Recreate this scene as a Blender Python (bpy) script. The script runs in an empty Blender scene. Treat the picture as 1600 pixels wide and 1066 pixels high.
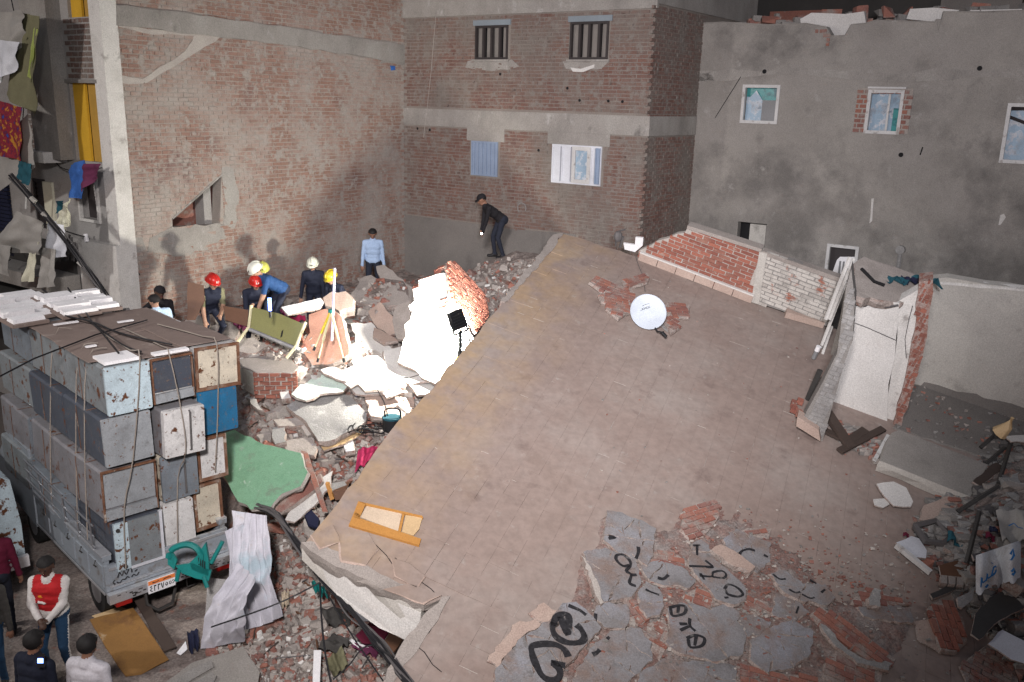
import bpy, bmesh, math, random
from mathutils import Vector as V, Matrix, noise
from mathutils.geometry import tessellate_polygon
random.seed(11)
R_ = random.random
def U_(a, b): return random.uniform(a, b)
SC = bpy.context.scene
COL = SC.collection
rad = math.radians

# ------------------------------------------------------------------ camera
CAM = V((0, 0, 7.5)); FPX = 1400.0
_p, _r = rad(15), rad(1.5)
FW = V((0, math.cos(_p), -math.sin(_p)))
_R0 = V((1, 0, 0)); _U0 = V((0, math.sin(_p), math.cos(_p)))
RT = _R0*math.cos(_r) + _U0*math.sin(_r)
UP = -_R0*math.sin(_r) + _U0*math.cos(_r)
cd = bpy.data.cameras.new('camera'); co = bpy.data.objects.new('camera', cd); COL.objects.link(co)
m = Matrix((RT, UP, -FW)).transposed().to_4x4(); m.translation = CAM; co.matrix_world = m
cd.sensor_width = 36; cd.lens = 36*FPX/1600; cd.clip_end = 400; cd.clip_start = .1
SC.camera = co

# ------------------------------------------------------------------ night sky, lamps, exposure
w = bpy.data.worlds.new('World'); SC.world = w; w.use_nodes = True
nt = w.node_tree; bg = nt.nodes['Background']
sky = nt.nodes.new('ShaderNodeTexSky'); sky.sky_type = 'NISHITA'; sky.sun_disc = False
sky.sun_elevation = rad(1.0); sky.sun_rotation = rad(200)
nm = nt.nodes.new('ShaderNodeMix'); nm.data_type = 'RGBA'; nm.inputs[0].default_value = .7; nm.inputs[7].default_value = (.92, .90, 1.10, 1)   # dull city glow over the whole night sky
nt.links.new(sky.outputs[0], nm.inputs[6]); nt.links.new(nm.outputs[2], bg.inputs[0]); bg.inputs[1].default_value = .15
def lamp(kind, name, loc, aim, energy, color, **kw):
    l = bpy.data.lights.new(name, kind); l.energy = energy; l.color = color
    for k, v in kw.items(): setattr(l, k, v)
    o = bpy.data.objects.new(name, l); COL.objects.link(o); o.location = loc
    o.rotation_euler = (V(aim)-V(loc)).to_track_quat('-Z', 'Y').to_euler()
    return o
# unseen main floodlight, inferred from the falloff across the roof; high above the camera
lamp('SPOT', 'street_floodlight', (-.9, -1.2, 10.6), (-1.2, 14.6, 3.7), 15500, (1, .93, .925), spot_size=rad(62), spot_blend=1.0, shadow_soft_size=.6)
# added frontal fill beside the camera, brightening the far buildings
lamp('SPOT', 'frontal_fill', (.5, -.5, 8.3), (3.6, 20, 9.6), 9800, (.96, .94, 1), spot_size=rad(78), spot_blend=1.0, shadow_soft_size=.4)
# added fill out of view on the left, brightening the street front and truck
lamp('POINT', 'left_fill', (-13.5, 8.0, 9.5), (0, 0, 0), 2300, (1, .95, .92), shadow_soft_size=.25)
SC.view_settings.view_transform = 'Standard'; SC.view_settings.look = 'None'
SC.view_settings.exposure = 0; SC.view_settings.gamma = 1; SC.view_settings.use_curve_mapping = False
SC.render.engine = 'CYCLES'; SC.cycles.max_bounces = 5; SC.cycles.diffuse_bounces = 3

# ------------------------------------------------------------------ geometry helpers
def ray(u, v): return FW + RT*((u-800)/FPX) - UP*((v-533)/FPX)
def at(u, v, d): return CAM + ray(u, v)*d
def onp(u, v, P, N):
    d = ray(u, v); return CAM + d*((P-CAM).dot(N)/d.dot(N))
Z = V((0, 0, 1))
def onz(u, v, z): return onp(u, v, V((0, 0, z)), Z)
def px(P):
    q = P-CAM; z = q.dot(FW); return 800+FPX*q.dot(RT)/z, 533-FPX*q.dot(UP)/z, z
def sstep(a, b, x):
    t = max(0, min(1, (x-a)/(b-a))); return t*t*(3-2*t)
def inpoly(x, y, P):
    c = False; n = len(P); j = n-1
    for i in range(n):
        xi, yi = P[i][:2]; xj, yj = P[j][:2]
        if (yi > y) != (yj > y) and x < (xj-xi)*(y-yi)/(yj-yi)+xi: c = not c
        j = i
    return c

# ------------------------------------------------------------------ materials
MATS = {}
def mat(name, cols, scale=2.0, detail=7, speck=.25, sscale=55, rough=.9, bump=.35, bscale=28, tone=0, stain=(), metal=0, emit=None, grad=None, stretch=(1, 1, 1), alpha=1, spec=.3):
    m = bpy.data.materials.new(name); m.use_nodes = True; t = m.node_tree; N = t.nodes; L = t.links
    b = N['Principled BSDF']; b.inputs['Roughness'].default_value = rough; b.inputs['Metallic'].default_value = metal
    b.inputs['Specular IOR Level'].default_value = spec
    if isinstance(cols[0], (int, float)): cols = [cols]
    g = N.new('ShaderNodeNewGeometry'); mp = N.new('ShaderNodeMapping'); mp.inputs['Scale'].default_value = stretch
    L.new(g.outputs['Position'], mp.inputs[0]); P = mp.outputs[0]
    def nz(s, d=6, r=.6):
        n = N.new('ShaderNodeTexNoise'); n.inputs['Scale'].default_value = s; n.inputs['Detail'].default_value = d
        n.inputs['Roughness'].default_value = r; L.new(P, n.inputs['Vector']); return n.outputs[0]
    def mr(x, a, b_, c=0, d=1):
        n = N.new('ShaderNodeMapRange'); n.inputs[1].default_value = a; n.inputs[2].default_value = b_
        n.inputs[3].default_value = c; n.inputs[4].default_value = d; L.new(x, n.inputs[0]); return n.outputs[0]
    def mix(f, a, c, mode='MIX'):
        n = N.new('ShaderNodeMix'); n.data_type = 'RGBA'; n.blend_type = mode
        for s, x in ((n.inputs[0], f), (n.inputs[6], a), (n.inputs[7], c)):
            if hasattr(x, 'links'): L.new(x, s)
            elif isinstance(x, (int, float)): s.default_value = x
            else: s.default_value = (*x[:3], 1)
        return n.outputs[2]
    f = mr(nz(scale, detail), .3, .7)
    if tone:
        a = N.new('ShaderNodeAttribute'); a.attribute_name = 'tone'
        mm = N.new('ShaderNodeMix'); mm.inputs[0].default_value = tone
        L.new(f, mm.inputs[2]); L.new(a.outputs['Fac'], mm.inputs[3]); f = mm.outputs[0]
    if len(cols) == 1: c = mix(f, [x*.88 for x in cols[0]], [x*1.1 for x in cols[0]])
    else:
        r = N.new('ShaderNodeValToRGB'); e = r.color_ramp.elements
        while len(e) < len(cols): e.new(.5)
        for i, cc in enumerate(cols): e[i].position = i/(len(cols)-1); e[i].color = (*cc[:3], 1)
        L.new(f, r.inputs[0]); c = r.outputs[0]
    for (sc, ss, lo, hi) in stain:
        c = mix(mr(nz(ss, 8, .65), lo, hi), c, sc)
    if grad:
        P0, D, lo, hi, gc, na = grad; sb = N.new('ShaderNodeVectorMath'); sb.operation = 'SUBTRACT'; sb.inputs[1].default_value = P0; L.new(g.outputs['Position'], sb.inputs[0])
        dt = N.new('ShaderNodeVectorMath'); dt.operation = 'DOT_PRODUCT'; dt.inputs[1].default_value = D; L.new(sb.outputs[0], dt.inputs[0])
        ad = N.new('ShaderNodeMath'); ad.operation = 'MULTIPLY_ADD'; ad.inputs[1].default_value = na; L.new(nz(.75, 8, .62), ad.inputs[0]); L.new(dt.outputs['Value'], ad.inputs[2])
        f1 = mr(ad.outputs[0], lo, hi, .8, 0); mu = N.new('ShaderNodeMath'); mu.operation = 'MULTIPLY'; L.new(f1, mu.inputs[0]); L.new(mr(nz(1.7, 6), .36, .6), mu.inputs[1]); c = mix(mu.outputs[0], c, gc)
    if speck: c = mix(1.0, c, mix(mr(nz(sscale, 4), .3, .7), (1-speck,)*3, (1+speck*.6,)*3), 'MULTIPLY')
    L.new(c, b.inputs['Base Color'])
    if bump:
        bp = N.new('ShaderNodeBump'); bp.inputs['Strength'].default_value = bump; bp.inputs['Distance'].default_value = .02
        L.new(nz(bscale, 8, .7), bp.inputs['Height']); L.new(bp.outputs[0], b.inputs['Normal'])
    if emit:
        b.inputs['Emission Color'].default_value = (*emit[:3], 1); b.inputs['Emission Strength'].default_value = emit[3]
    if alpha < 1:
        b.inputs['Transmission Weight'].default_value = 1-alpha
    MATS[name] = m; return m
def flat(name, c, rough=.6, metal=0, speck=.15, bump=.08, **k): return mat(name, [c], rough=rough, metal=metal, speck=speck, bump=bump, **k)

MOR = (.23, .205, .185)
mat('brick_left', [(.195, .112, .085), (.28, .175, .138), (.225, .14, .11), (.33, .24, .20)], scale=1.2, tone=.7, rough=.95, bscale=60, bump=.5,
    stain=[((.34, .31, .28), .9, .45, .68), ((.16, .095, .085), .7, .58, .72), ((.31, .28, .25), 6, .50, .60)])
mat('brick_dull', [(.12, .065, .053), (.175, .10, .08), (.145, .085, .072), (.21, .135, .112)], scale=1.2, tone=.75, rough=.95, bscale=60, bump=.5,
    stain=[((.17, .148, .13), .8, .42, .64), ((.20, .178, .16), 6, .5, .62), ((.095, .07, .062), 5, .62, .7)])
mat('brick_red', [(.25, .095, .068), (.32, .125, .088), (.21, .08, .06), (.30, .165, .125)], scale=2, tone=.7, rough=.9, bscale=70, bump=.5,
    stain=[((.34, .27, .23), 9, .6, .68)])
mat('brick_rubble', [(.24, .10, .075), (.30, .135, .10), (.21, .10, .085), (.31, .20, .165)], scale=2, tone=.7, rough=.95, bscale=70, bump=.6,
    stain=[((.27, .22, .195), 3, .5, .62)])
mat('brick_whitewash', [(.42, .40, .37), (.50, .48, .44), (.37, .345, .315)], scale=2, tone=.6, bscale=50, bump=.6, stain=[((.30, .12, .08), 2.2, .60, .64), ((.25, .235, .215), 2.4, .5, .66)])
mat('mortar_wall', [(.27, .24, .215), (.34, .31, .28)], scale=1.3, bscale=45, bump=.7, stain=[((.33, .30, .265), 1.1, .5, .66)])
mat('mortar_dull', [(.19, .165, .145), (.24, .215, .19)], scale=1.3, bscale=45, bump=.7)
mat('mortar_pale', [(.35, .32, .29), (.43, .40, .365)], scale=3, bscale=45, bump=.7)
mat('concrete_band', [(.20, .19, .175), (.27, .255, .235), (.32, .31, .285)], scale=1.2, bscale=35, bump=.45, stretch=(1, 1, .6), stain=[((.36, .35, .33), 3.5, .6, .7), ((.14, .13, .12), 2.0, .62, .72)])
mat('concrete_foot', [(.15, .14, .13), (.20, .185, .17)], scale=.9, bscale=30, bump=.35)
mat('plaster_grey', [(.215, .20, .182), (.27, .255, .235), (.24, .226, .206), (.295, .28, .256)], scale=.55, detail=9, bscale=22, bump=.3,
    stain=[((.165, .155, .143), .35, .52, .70), ((.32, .31, .29), 2.6, .60, .72), ((.17, .16, .148), 1.1, .6, .76), ((.29, .275, .25), .7, .52, .68)])
mat('broken_edge', [(.27, .12, .09), (.36, .29, .26), (.25, .115, .085), (.42, .38, .35)], scale=6, bscale=30, bump=1.0, speck=.35)
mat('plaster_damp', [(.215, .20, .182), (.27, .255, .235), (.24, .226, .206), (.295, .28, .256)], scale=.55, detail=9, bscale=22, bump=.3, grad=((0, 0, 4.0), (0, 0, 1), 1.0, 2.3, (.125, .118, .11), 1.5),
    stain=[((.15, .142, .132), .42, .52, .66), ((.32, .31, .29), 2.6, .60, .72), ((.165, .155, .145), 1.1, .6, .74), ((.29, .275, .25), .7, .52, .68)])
mat('plaster_pale', [(.36, .345, .315), (.43, .415, .38), (.39, .375, .34)], scale=.8, bscale=25, bump=.25, stain=[((.24, .23, .21), 1.6, .58, .72)])
mat('plaster_white', [(.50, .49, .465), (.60, .59, .565)], scale=1.0, bscale=20, bump=.2, stain=[((.5, .47, .44), 2.2, .6, .75)])
mat('plaster_mint', [(.50, .62, .55), (.58, .69, .62)], scale=1.2, bscale=20, bump=.2, stain=[((.6, .6, .56), 3, .55, .66)])
mat('plaster_green', [(.15, .31, .19), (.19, .37, .24), (.165, .335, .21)], scale=3, bscale=26, bump=.35, speck=.2, stain=[((.36, .48, .38), 5, .62, .68), ((.18, .24, .18), 2.5, .58, .68)])
mat('plaster_pink', [(.62, .33, .23), (.70, .40, .29)], scale=1.4, bscale=22, bump=.3, stain=[((.62, .5, .43), 3, .56, .68)])
mat('column_white', [(.50, .49, .46), (.60, .59, .56), (.45, .44, .41)], scale=1.5, bscale=30, bump=.4, stain=[((.33, .31, .29), 3, .6, .7)])
mat('facade_grey', [(.27, .26, .25), (.34, .33, .315)], scale=.9, bscale=30, bump=.3, stain=[((.2, .19, .18), 1.5, .58, .72)])
mat('rubble_ground', [(.13, .108, .097), (.195, .16, .143), (.245, .21, .19), (.16, .125, .113)], scale=2.2, detail=10, bscale=20, bump=.9, speck=.45, sscale=30, stain=[((.22, .11, .085), 3.1, .58, .66), ((.29, .27, .25), 6, .6, .68)])
mat('street_dirt', [(.12, .10, .09), (.165, .14, .125)], scale=1.4, bscale=40, bump=.5, speck=.3)
mat('concrete_dusty', [(.24, .215, .195), (.31, .28, .255), (.27, .24, .22)], scale=2, bscale=30, bump=.6, stain=[((.34, .31, .285), 4, .56, .68)])
mat('concrete_grey', [(.22, .215, .21), (.30, .295, .285)], scale=2.5, bscale=30, bump=.8, stain=[((.36, .355, .345), 5, .55, .66)])
mat('concrete_warm', [(.34, .255, .215), (.41, .325, .275)], scale=2, bscale=25, bump=.4)
mat('brick_powder', [(.17, .115, .10), (.22, .135, .115), (.24, .19, .17), (.19, .105, .085)], scale=4, detail=10, bscale=30, bump=1.0, speck=.4, sscale=40, stain=[((.26, .23, .215), 3, .5, .64)])
mat('break_face', [(.25, .21, .185), (.36, .31, .28), (.24, .14, .11)], scale=9, bscale=40, bump=1.0, speck=.4)
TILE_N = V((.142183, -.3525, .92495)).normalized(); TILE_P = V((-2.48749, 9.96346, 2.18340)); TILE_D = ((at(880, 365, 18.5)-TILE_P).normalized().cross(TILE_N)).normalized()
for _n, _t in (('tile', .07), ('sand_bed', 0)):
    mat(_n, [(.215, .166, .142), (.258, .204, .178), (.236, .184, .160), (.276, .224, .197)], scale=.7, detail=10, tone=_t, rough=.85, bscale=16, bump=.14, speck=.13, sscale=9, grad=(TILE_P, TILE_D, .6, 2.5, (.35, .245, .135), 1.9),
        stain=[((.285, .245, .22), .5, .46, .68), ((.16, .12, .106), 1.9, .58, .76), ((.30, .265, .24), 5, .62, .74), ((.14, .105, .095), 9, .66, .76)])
mat('wash_grey', [(.155, .15, .15), (.225, .222, .228), (.18, .172, .168)], scale=1.8, bscale=28, bump=.45, speck=.25, stain=[((.25, .255, .28), 1.3, .52, .66), ((.2, .155, .135), 2.2, .47, .64), ((.14, .135, .13), 7, .6, .7)])
mat('dust_grey', [(.19, .18, .17), (.25, .24, .225)], scale=2.5, bscale=24, bump=.5, speck=.3)
RUST = (.11, .045, .022)
def enamel(name, c, rust=.66, r2=.6): return mat(name, [[x*.78 for x in c], c, [min(1, x*1.06) for x in c]], scale=1.4, rough=.5, bump=.25, bscale=7, speck=.16, stain=[([x*.62+.03 for x in c], 2.5, .48, .7), ([x*.5+.06 for x in c], 9, .56, .7), (RUST, 6, rust-.05, rust-.02), ((.17, .12, .09), 15, r2+.02, r2+.07), (RUST, 28, .64, .68)])
enamel('enamel_sky', (.46, .57, .62), .62); enamel('enamel_white', (.56, .56, .55), .66); enamel('enamel_grey', (.27, .29, .305), .66)
enamel('enamel_slate', (.17, .195, .22), .68); enamel('enamel_navy', (.06, .07, .09), .66); enamel('enamel_blue', (.02, .13, .26), .72)
enamel('enamel_lilac', (.19, .188, .20), .64); enamel('enamel_cream', (.55, .50, .40), .62); enamel('enamel_steel', (.19, .21, .22), .64)
mat('rust_frame', [(.10, .045, .025), (.17, .08, .045), (.24, .18, .14)], scale=6, bscale=40, bump=.6, stain=[((.4, .36, .31), 5, .58, .66)])
mat('insulation', [(.40, .33, .24), (.47, .41, .32)], scale=6, bscale=40, bump=.8)
flat('foam_white', (.74, .74, .75), .7); flat('cardboard', (.20, .155, .135), .9, stain=[((.14, .11, .10), 2, .55, .7), ((.26, .215, .19), 3, .58, .68)])
flat('rope', (.25, .22, .19), .9); flat('cable_black', (.012, .012, .014), .55); flat('cable_grey', (.09, .085, .085), .6)
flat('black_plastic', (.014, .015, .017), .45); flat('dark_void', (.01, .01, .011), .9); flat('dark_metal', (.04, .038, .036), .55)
flat('steel', (.42, .43, .45), .35, .8); flat('truck_paint', (.25, .28, .31), .35, stain=[((.16, .15, .14), 4, .54, .68)]); flat('truck_chrome', (.65, .67, .7), .3, .7)
flat('tyre_rubber', (.015, .015, .015), .85); flat('white_paint', (.50, .50, .49), .5, stain=[((.3, .28, .26), 7, .56, .66)]); flat('plate_orange', (.75, .22, .06), .4); flat('plate_white', (.75, .76, .78), .4)
flat('tail_red', (.30, .015, .012), .3); flat('ink_black', (.022, .022, .025), .9, bump=0, speck=.5, sscale=30, stain=[((.15, .145, .14), 6, .56, .68)]); flat('ink_blue', (.03, .14, .34), .8, bump=0)
flat('dish_white', (.48, .53, .59), .45); flat('teal_plastic', (.008, .16, .15), .4); flat('yellow_tripod', (.55, .42, .04), .4)
flat('lavender_pole', (.55, .53, .68), .4); flat('olive_vinyl', (.17, .165, .06), .5); flat('cream_rail', (.60, .55, .34), .5)
flat('wood_orange', (.42, .205, .055), .6, stretch=(1, 1, 1), stain=[((.34, .15, .04), 4, .55, .65)]); flat('wood_brown', (.11, .055, .032), .6); flat('wood_dark', (.055, .04, .033), .75)
flat('wood_tan', (.50, .36, .20), .6); flat('board_ochre', (.22, .115, .035), .7, stain=[((.34, .25, .15), 2.2, .62, .68), ((.13, .065, .03), 2, .55, .7)])
flat('cream_panel', (.52, .42, .31), .7, stain=[((.42, .31, .22), 3, .55, .68)]); flat('yellow_shutter', (.58, .34, .03), .55); flat('ochre_shutter', (.40, .24, .05), .65)
flat('glass_teal', (.05, .24, .24), .25, stain=[((.03, .10, .12), 5, .5, .62)]); flat('glass_sky', (.27, .37, .46), .25, stain=[((.5, .52, .55), 6, .5, .6), ((.12, .17, .22), 3, .54, .66)]); flat('glass_grey', (.20, .205, .21), .4); flat('shutter_blue', (.22, .28, .38), .5); flat('shutter_white', (.55, .57, .61), .5)
flat('frame_dark', (.035, .03, .03), .5); flat('curtain_grey', (.19, .175, .16), .8); flat('lintel_blue', (.20, .235, .26), .8)
mat('cloth_white', [(.40, .40, .45), (.48, .48, .52)], scale=3, bump=.25, bscale=50, speck=.1, stain=[((.34, .42, .47), 1.7, .56, .66), ((.38, .34, .32), 3, .62, .72)])
flat('cloth_grey', (.30, .29, .27), .9); flat('cloth_khaki', (.15, .145, .085), .9); flat('cloth_lime', (.30, .36, .10), .9); flat('cloth_blue', (.03, .10, .32), .9); flat('cloth_maroon', (.10, .02, .055), .9)
flat('cloth_cream', (.58, .57, .45), .9); flat('cloth_pink', (.42, .03, .10), .9); flat('cloth_navy', (.012, .015, .04), .9); flat('cloth_dark', (.05, .048, .045), .9); flat('cloth_teal', (.015, .075, .10), .9)
mat('cloth_floral', [(.03, .05, .22), (.10, .01, .03), (.22, .02, .03), (.13, .01, .03), (.42, .16, .02), (.35, .22, .03)], scale=7, detail=2, bump=.1, speck=.2)
mat('cloth_zebra', [(.05, .045, .045), (.06, .055, .05), (.5, .48, .46), (.55, .52, .5)], scale=14, detail=1, bump=.1)
mat('blanket_magenta', [(.10, .01, .05), (.38, .03, .16), (.5, .22, .32), (.16, .02, .08)], scale=12, detail=2, bump=.4, bscale=30)
mat('banner_white', [(.46, .48, .50), (.54, .56, .58)], scale=2, bump=.15, stain=[((.34, .33, .31), 2, .56, .7)])
flat('skin', (.22, .115, .075), .6); flat('skin_light', (.30, .175, .12), .6); flat('skin_dark', (.075, .042, .03), .55); flat('hair_black', (.010, .009, .009), .7); flat('hair_grey', (.20, .19, .18), .8)
flat('shirt_blue', (.32, .43, .60), .85); flat('shirt_sky', (.40, .53, .68), .85); flat('shirt_white', (.50, .49, .52), .85); flat('navy', (.011, .014, .028), .85); flat('jacket_blue', (.012, .045, .13), .8)
flat('black_cloth', (.012, .011, .013), .9); flat('trouser_dark', (.016, .019, .03), .9); flat('jeans', (.014, .045, .095), .9); flat('jacket_red', (.40, .012, .016), .8); flat('sleeve_white', (.56, .54, .52), .8)
flat('maroon_top', (.11, .008, .028), .85); flat('shoe', (.012, .011, .012), .6); flat('helmet_red', (.36, .016, .012), .3, stain=[((.2, .05, .04), 14, .55, .7)]); flat('helmet_white', (.52, .53, .46), .35, stain=[((.35, .34, .3), 14, .55, .7)]); flat('helmet_lime', (.40, .40, .09), .35, stain=[((.25, .24, .1), 14, .55, .7)]); flat('helmet_yellow', (.40, .30, .02), .35, stain=[((.25, .2, .06), 14, .55, .7)])
flat('badge', (.65, .25, .02), .6); flat('eye', (.02, .015, .012), .3)
mat('lamp_glow', [(.9, .9, .9)], emit=(.75, .85, 1, 22)); mat('flood_glow', [(.9, .9, .9)], emit=(1, 1, .93, 40)); mat('blue_glow', [(.3, .4, .9)], emit=(.12, .22, 1, 9))
M = MATS

# ------------------------------------------------------------------ mesh builder
class MB:
    def __init__(s): s.v = []; s.f = []; s.m = []; s.t = []
    def add(s, vs, fs, m=0, tone=None):
        o = len(s.v); s.v += [V(x) for x in vs]; t = R_() if tone is None else tone; s.t += [t]*len(vs)
        for f in fs: s.f.append(tuple(i+o for i in f)); s.m.append(m)
        return s
    def hexa(s, b, t, m=0, tone=None):
        return s.add(list(b)+list(t), [(3, 2, 1, 0), (4, 5, 6, 7), (0, 1, 5, 4), (1, 2, 6, 5), (2, 3, 7, 6), (3, 0, 4, 7)], m, tone)
    def box(s, c, sz, ax=None, m=0, tone=None, j=0):
        X, Y, Zz = ax if ax else (V((1, 0, 0)), V((0, 1, 0)), Z); c = V(c); a, b, h = [q/2 for q in sz]
        P = []
        for dz in (-h, h):
            for dx, dy in ((-a, -b), (a, -b), (a, b), (-a, b)):
                q = c+X*dx+Y*dy+Zz*dz
                if j: q += V((U_(-j, j), U_(-j, j), U_(-j, j)))
                P.append(q)
        return s.hexa(P[:4], P[4:], m, tone)
    def prism(s, pts, vec, m=0, ms=None, tone=None):
        n = len(pts); pts = [V(p) for p in pts]; vec = V(vec); t = R_() if tone is None else tone
        nn = sum(((pts[i]-pts[0]).cross(pts[(i+1) % n]-pts[0]) for i in range(n)), V())
        if nn.dot(vec) > 0: pts = pts[::-1]
        s.add(pts, [tuple(range(n))], m, t)
        q = pts+[p+vec for p in pts]
        s.add(q, [((i+1) % n, i, i+n, (i+1) % n+n) for i in range(n)]+[tuple(range(2*n-1, n-1, -1))], m if ms is None else ms, t)
        return s
    def tube(s, pts, r, n=6, m=0, r2=None, cap=True):
        pts = [V(p) for p in pts]; k = len(pts); rings = []
        for i, p in enumerate(pts):
            d = (pts[min(i+1, k-1)]-pts[max(i-1, 0)]).normalized()
            a = d.cross(Z if abs(d.z) < .9 else V((1, 0, 0))).normalized(); b = d.cross(a)
            rr = r+((r2 if r2 is not None else r)-r)*i/max(1, k-1)
            rings += [p+(a*math.cos(2*math.pi*q/n)+b*math.sin(2*math.pi*q/n))*rr for q in range(n)]
        fs = [(i*n+q, i*n+(q+1) % n, (i+1)*n+(q+1) % n, (i+1)*n+q) for i in range(k-1) for q in range(n)]
        if cap: fs += [tuple(range(n-1, -1, -1)), tuple((k-1)*n+q for q in range(n))]
        return s.add(rings, fs, m)
    def disc(s, c, nrm, r, th, n=20, m=0):
        nrm = V(nrm).normalized(); return s.tube([V(c)-nrm*th/2, V(c)+nrm*th/2], r, n, m)
    def ball(s, c, r, nu=12, nv=8, m=0, ax=None, keep=None):
        c = V(c); X, Y, Zz = ax if ax else (V((1, 0, 0)), V((0, 1, 0)), Z); rx, ry, rz = r if hasattr(r, '__len__') else (r, r, r)
        P = []; loc = []
        for i in range(nv+1):
            th = math.pi*i/nv
            for q in range(nu):
                ph = 2*math.pi*q/nu; l = (math.sin(th)*math.cos(ph), math.sin(th)*math.sin(ph), math.cos(th)); loc.append(l)
                P.append(c+X*l[0]*rx+Y*l[1]*ry+Zz*l[2]*rz)
        fs = []
        for i in range(nv):
            for q in range(nu):
                f = (i*nu+q, (i+1)*nu+q, (i+1)*nu+(q+1) % nu, i*nu+(q+1) % nu)
                if keep is None or all(keep(*loc[k]) for k in f): fs.append(f)
        return s.add(P, fs, m)
    def grid(s, fn, nx, ny, m=0):
        P = [fn(i/nx, j/ny) for j in range(ny+1) for i in range(nx+1)]
        return s.add(P, [(j*(nx+1)+i, j*(nx+1)+i+1, (j+1)*(nx+1)+i+1, (j+1)*(nx+1)+i) for j in range(ny) for i in range(nx)], m, .5)
    def xf(s, M4): s.v = [M4 @ v for v in s.v]; return s
    def mesh(s, name, mats, off=V((0, 0, 0)), smooth=False):
        me = bpy.data.meshes.new(name); me.from_pydata([v-off for v in s.v], [], s.f); me.update()
        for k in (mats if isinstance(mats, (list, tuple)) else [mats]): me.materials.append(M[k])
        me.polygons.foreach_set('material_index', s.m)
        a = me.attributes.new('tone', 'FLOAT', 'POINT'); a.data.foreach_set('value', s.t)
        if smooth: me.polygons.foreach_set('use_smooth', [True]*len(s.f))
        return me
def root_of(o):
    q = V(o.location)
    while o.parent: o = o.parent; q += V(o.location)
    return q
def props(o, label=None, cat=None, group=None, kind=None):
    if label: o['label'] = label
    if cat: o['category'] = cat
    if group: o['group'] = group
    if kind: o['kind'] = kind
    return o
def thing(name, label, cat, loc, group=None, rotz=0):
    o = bpy.data.objects.new(name, None); COL.objects.link(o); o.location = loc; o.rotation_euler = (0, 0, rotz); o.empty_display_size = .1
    return props(o, label, cat, group)
def part(name, mb, mats, parent, label=None, smooth=False, kind=None, local=False):
    off = V((0, 0, 0)) if local else root_of(parent)
    o = bpy.data.objects.new(name, mb.mesh(name, mats, off, smooth)); COL.objects.link(o); o.parent = parent
    return props(o, label, None, None, kind)
def solo(name, label, cat, mb, mats, group=None, smooth=False, kind=None):
    n = len(mb.v); c = sum(mb.v, V())/n; c.z = min(v.z for v in mb.v)
    o = bpy.data.objects.new(name, mb.mesh(name, mats, c, smooth)); COL.objects.link(o); o.location = c
    return props(o, label, cat, group, kind)
def setting(name, mb, mats, smooth=False, kind='structure'):
    o = bpy.data.objects.new(name, mb.mesh(name, mats, V((0, 0, 0)), smooth)); COL.objects.link(o); o['kind'] = kind; return o

def jag(pts, step=.13, amp=.03, N=Z):
    out = []; n = len(pts)
    for i in range(n):
        a, b = pts[i], pts[(i+1) % n]; L = (b-a).length; k = max(1, int(L/step)); d = (b-a).normalized(); q = N.cross(d)
        for j in range(k):
            t = (j+(U_(-.3, .3) if j else 0))/k; out.append(a.lerp(b, t)+q*(U_(-amp, amp) if j else U_(-amp, amp)*.5)+d*0)
    return out
def slab(mb, pts, N, th, amp=.03, step=.13, m=0, ms=1, rough=.02):
    """irregular broken slab: flat top, ragged edge in three rings"""
    N = N.normalized(); n0 = sum(((pts[i]-pts[0]).cross(pts[(i+1) % len(pts)]-pts[0]) for i in range(len(pts))), V())
    if n0.dot(N) < 0: pts = pts[::-1]
    T = jag(pts, step, amp, N); c = sum(T, V())/len(T); n = len(T); t = R_()
    mid = [p+(p-c).normalized()*U_(0, rough*1.5)-N*th*U_(.25, .6) for p in T]
    bot = [c+(p-c)*U_(.9, .99)-N*th*U_(.93, 1) for p in T]
    mb.add(T, [tuple(range(n))], m, t)
    q = T+mid+bot
    fs = []
    for r in (0, 1): fs += [(r*n+(i+1) % n, r*n+i, (r+1)*n+i, (r+1)*n+(i+1) % n) for i in range(n)]
    fs.append(tuple(range(3*n-1, 2*n-1, -1)))
    mb.add(q, fs, ms, t); return mb
def cutpoly(P, c, d, N):
    q = N.cross(d); out = []
    for sg in (1, -1):
        R = []; n = len(P)
        for i in range(n):
            a, b = P[i], P[(i+1) % n]; fa, fb = (a-c).dot(q)*sg, (b-c).dot(q)*sg
            if fa >= 0: R.append(a)
            if fa*fb < 0: R.append(a.lerp(b, fa/(fa-fb)))
        if len(R) > 2: out.append(R)
    return out
def shatter(P, N, amin):
    ar = sum(((P[i]-P[0]).cross(P[(i+1) % len(P)]-P[0]).dot(N) for i in range(len(P))))*.5
    if abs(ar) < amin: return [P]
    c = sum(P, V())/len(P); e = max(((P[i]-P[j]) for i in range(len(P)) for j in range(i)), key=lambda x: x.length).normalized()
    d = (N.cross(e)+e*U_(-.6, .6)).normalized(); c = c+e*U_(-.08, .08); r = cutpoly(P, c, d, N)
    return [x for p in r for x in shatter(p, N, amin*U_(.7, 1.6))] if len(r) == 2 else [P]
def ribbon(mb, pts, wd, N, m=0, lift=.004, th=.003):
    """painted stroke as a thin film on a surface"""
    pts = [V(p)+N*lift for p in pts]; k = len(pts); A = []; B = []
    for i, p in enumerate(pts):
        d = (pts[min(i+1, k-1)]-pts[max(i-1, 0)]).normalized(); q = N.cross(d)*wd*.5*(.92+.14*math.sin(i*.7+1))
        A.append(p+q); B.append(p-q)
    mb.add(A+B, [(i, k+i, k+i+1, i+1) for i in range(k-1)], m); return mb
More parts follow.
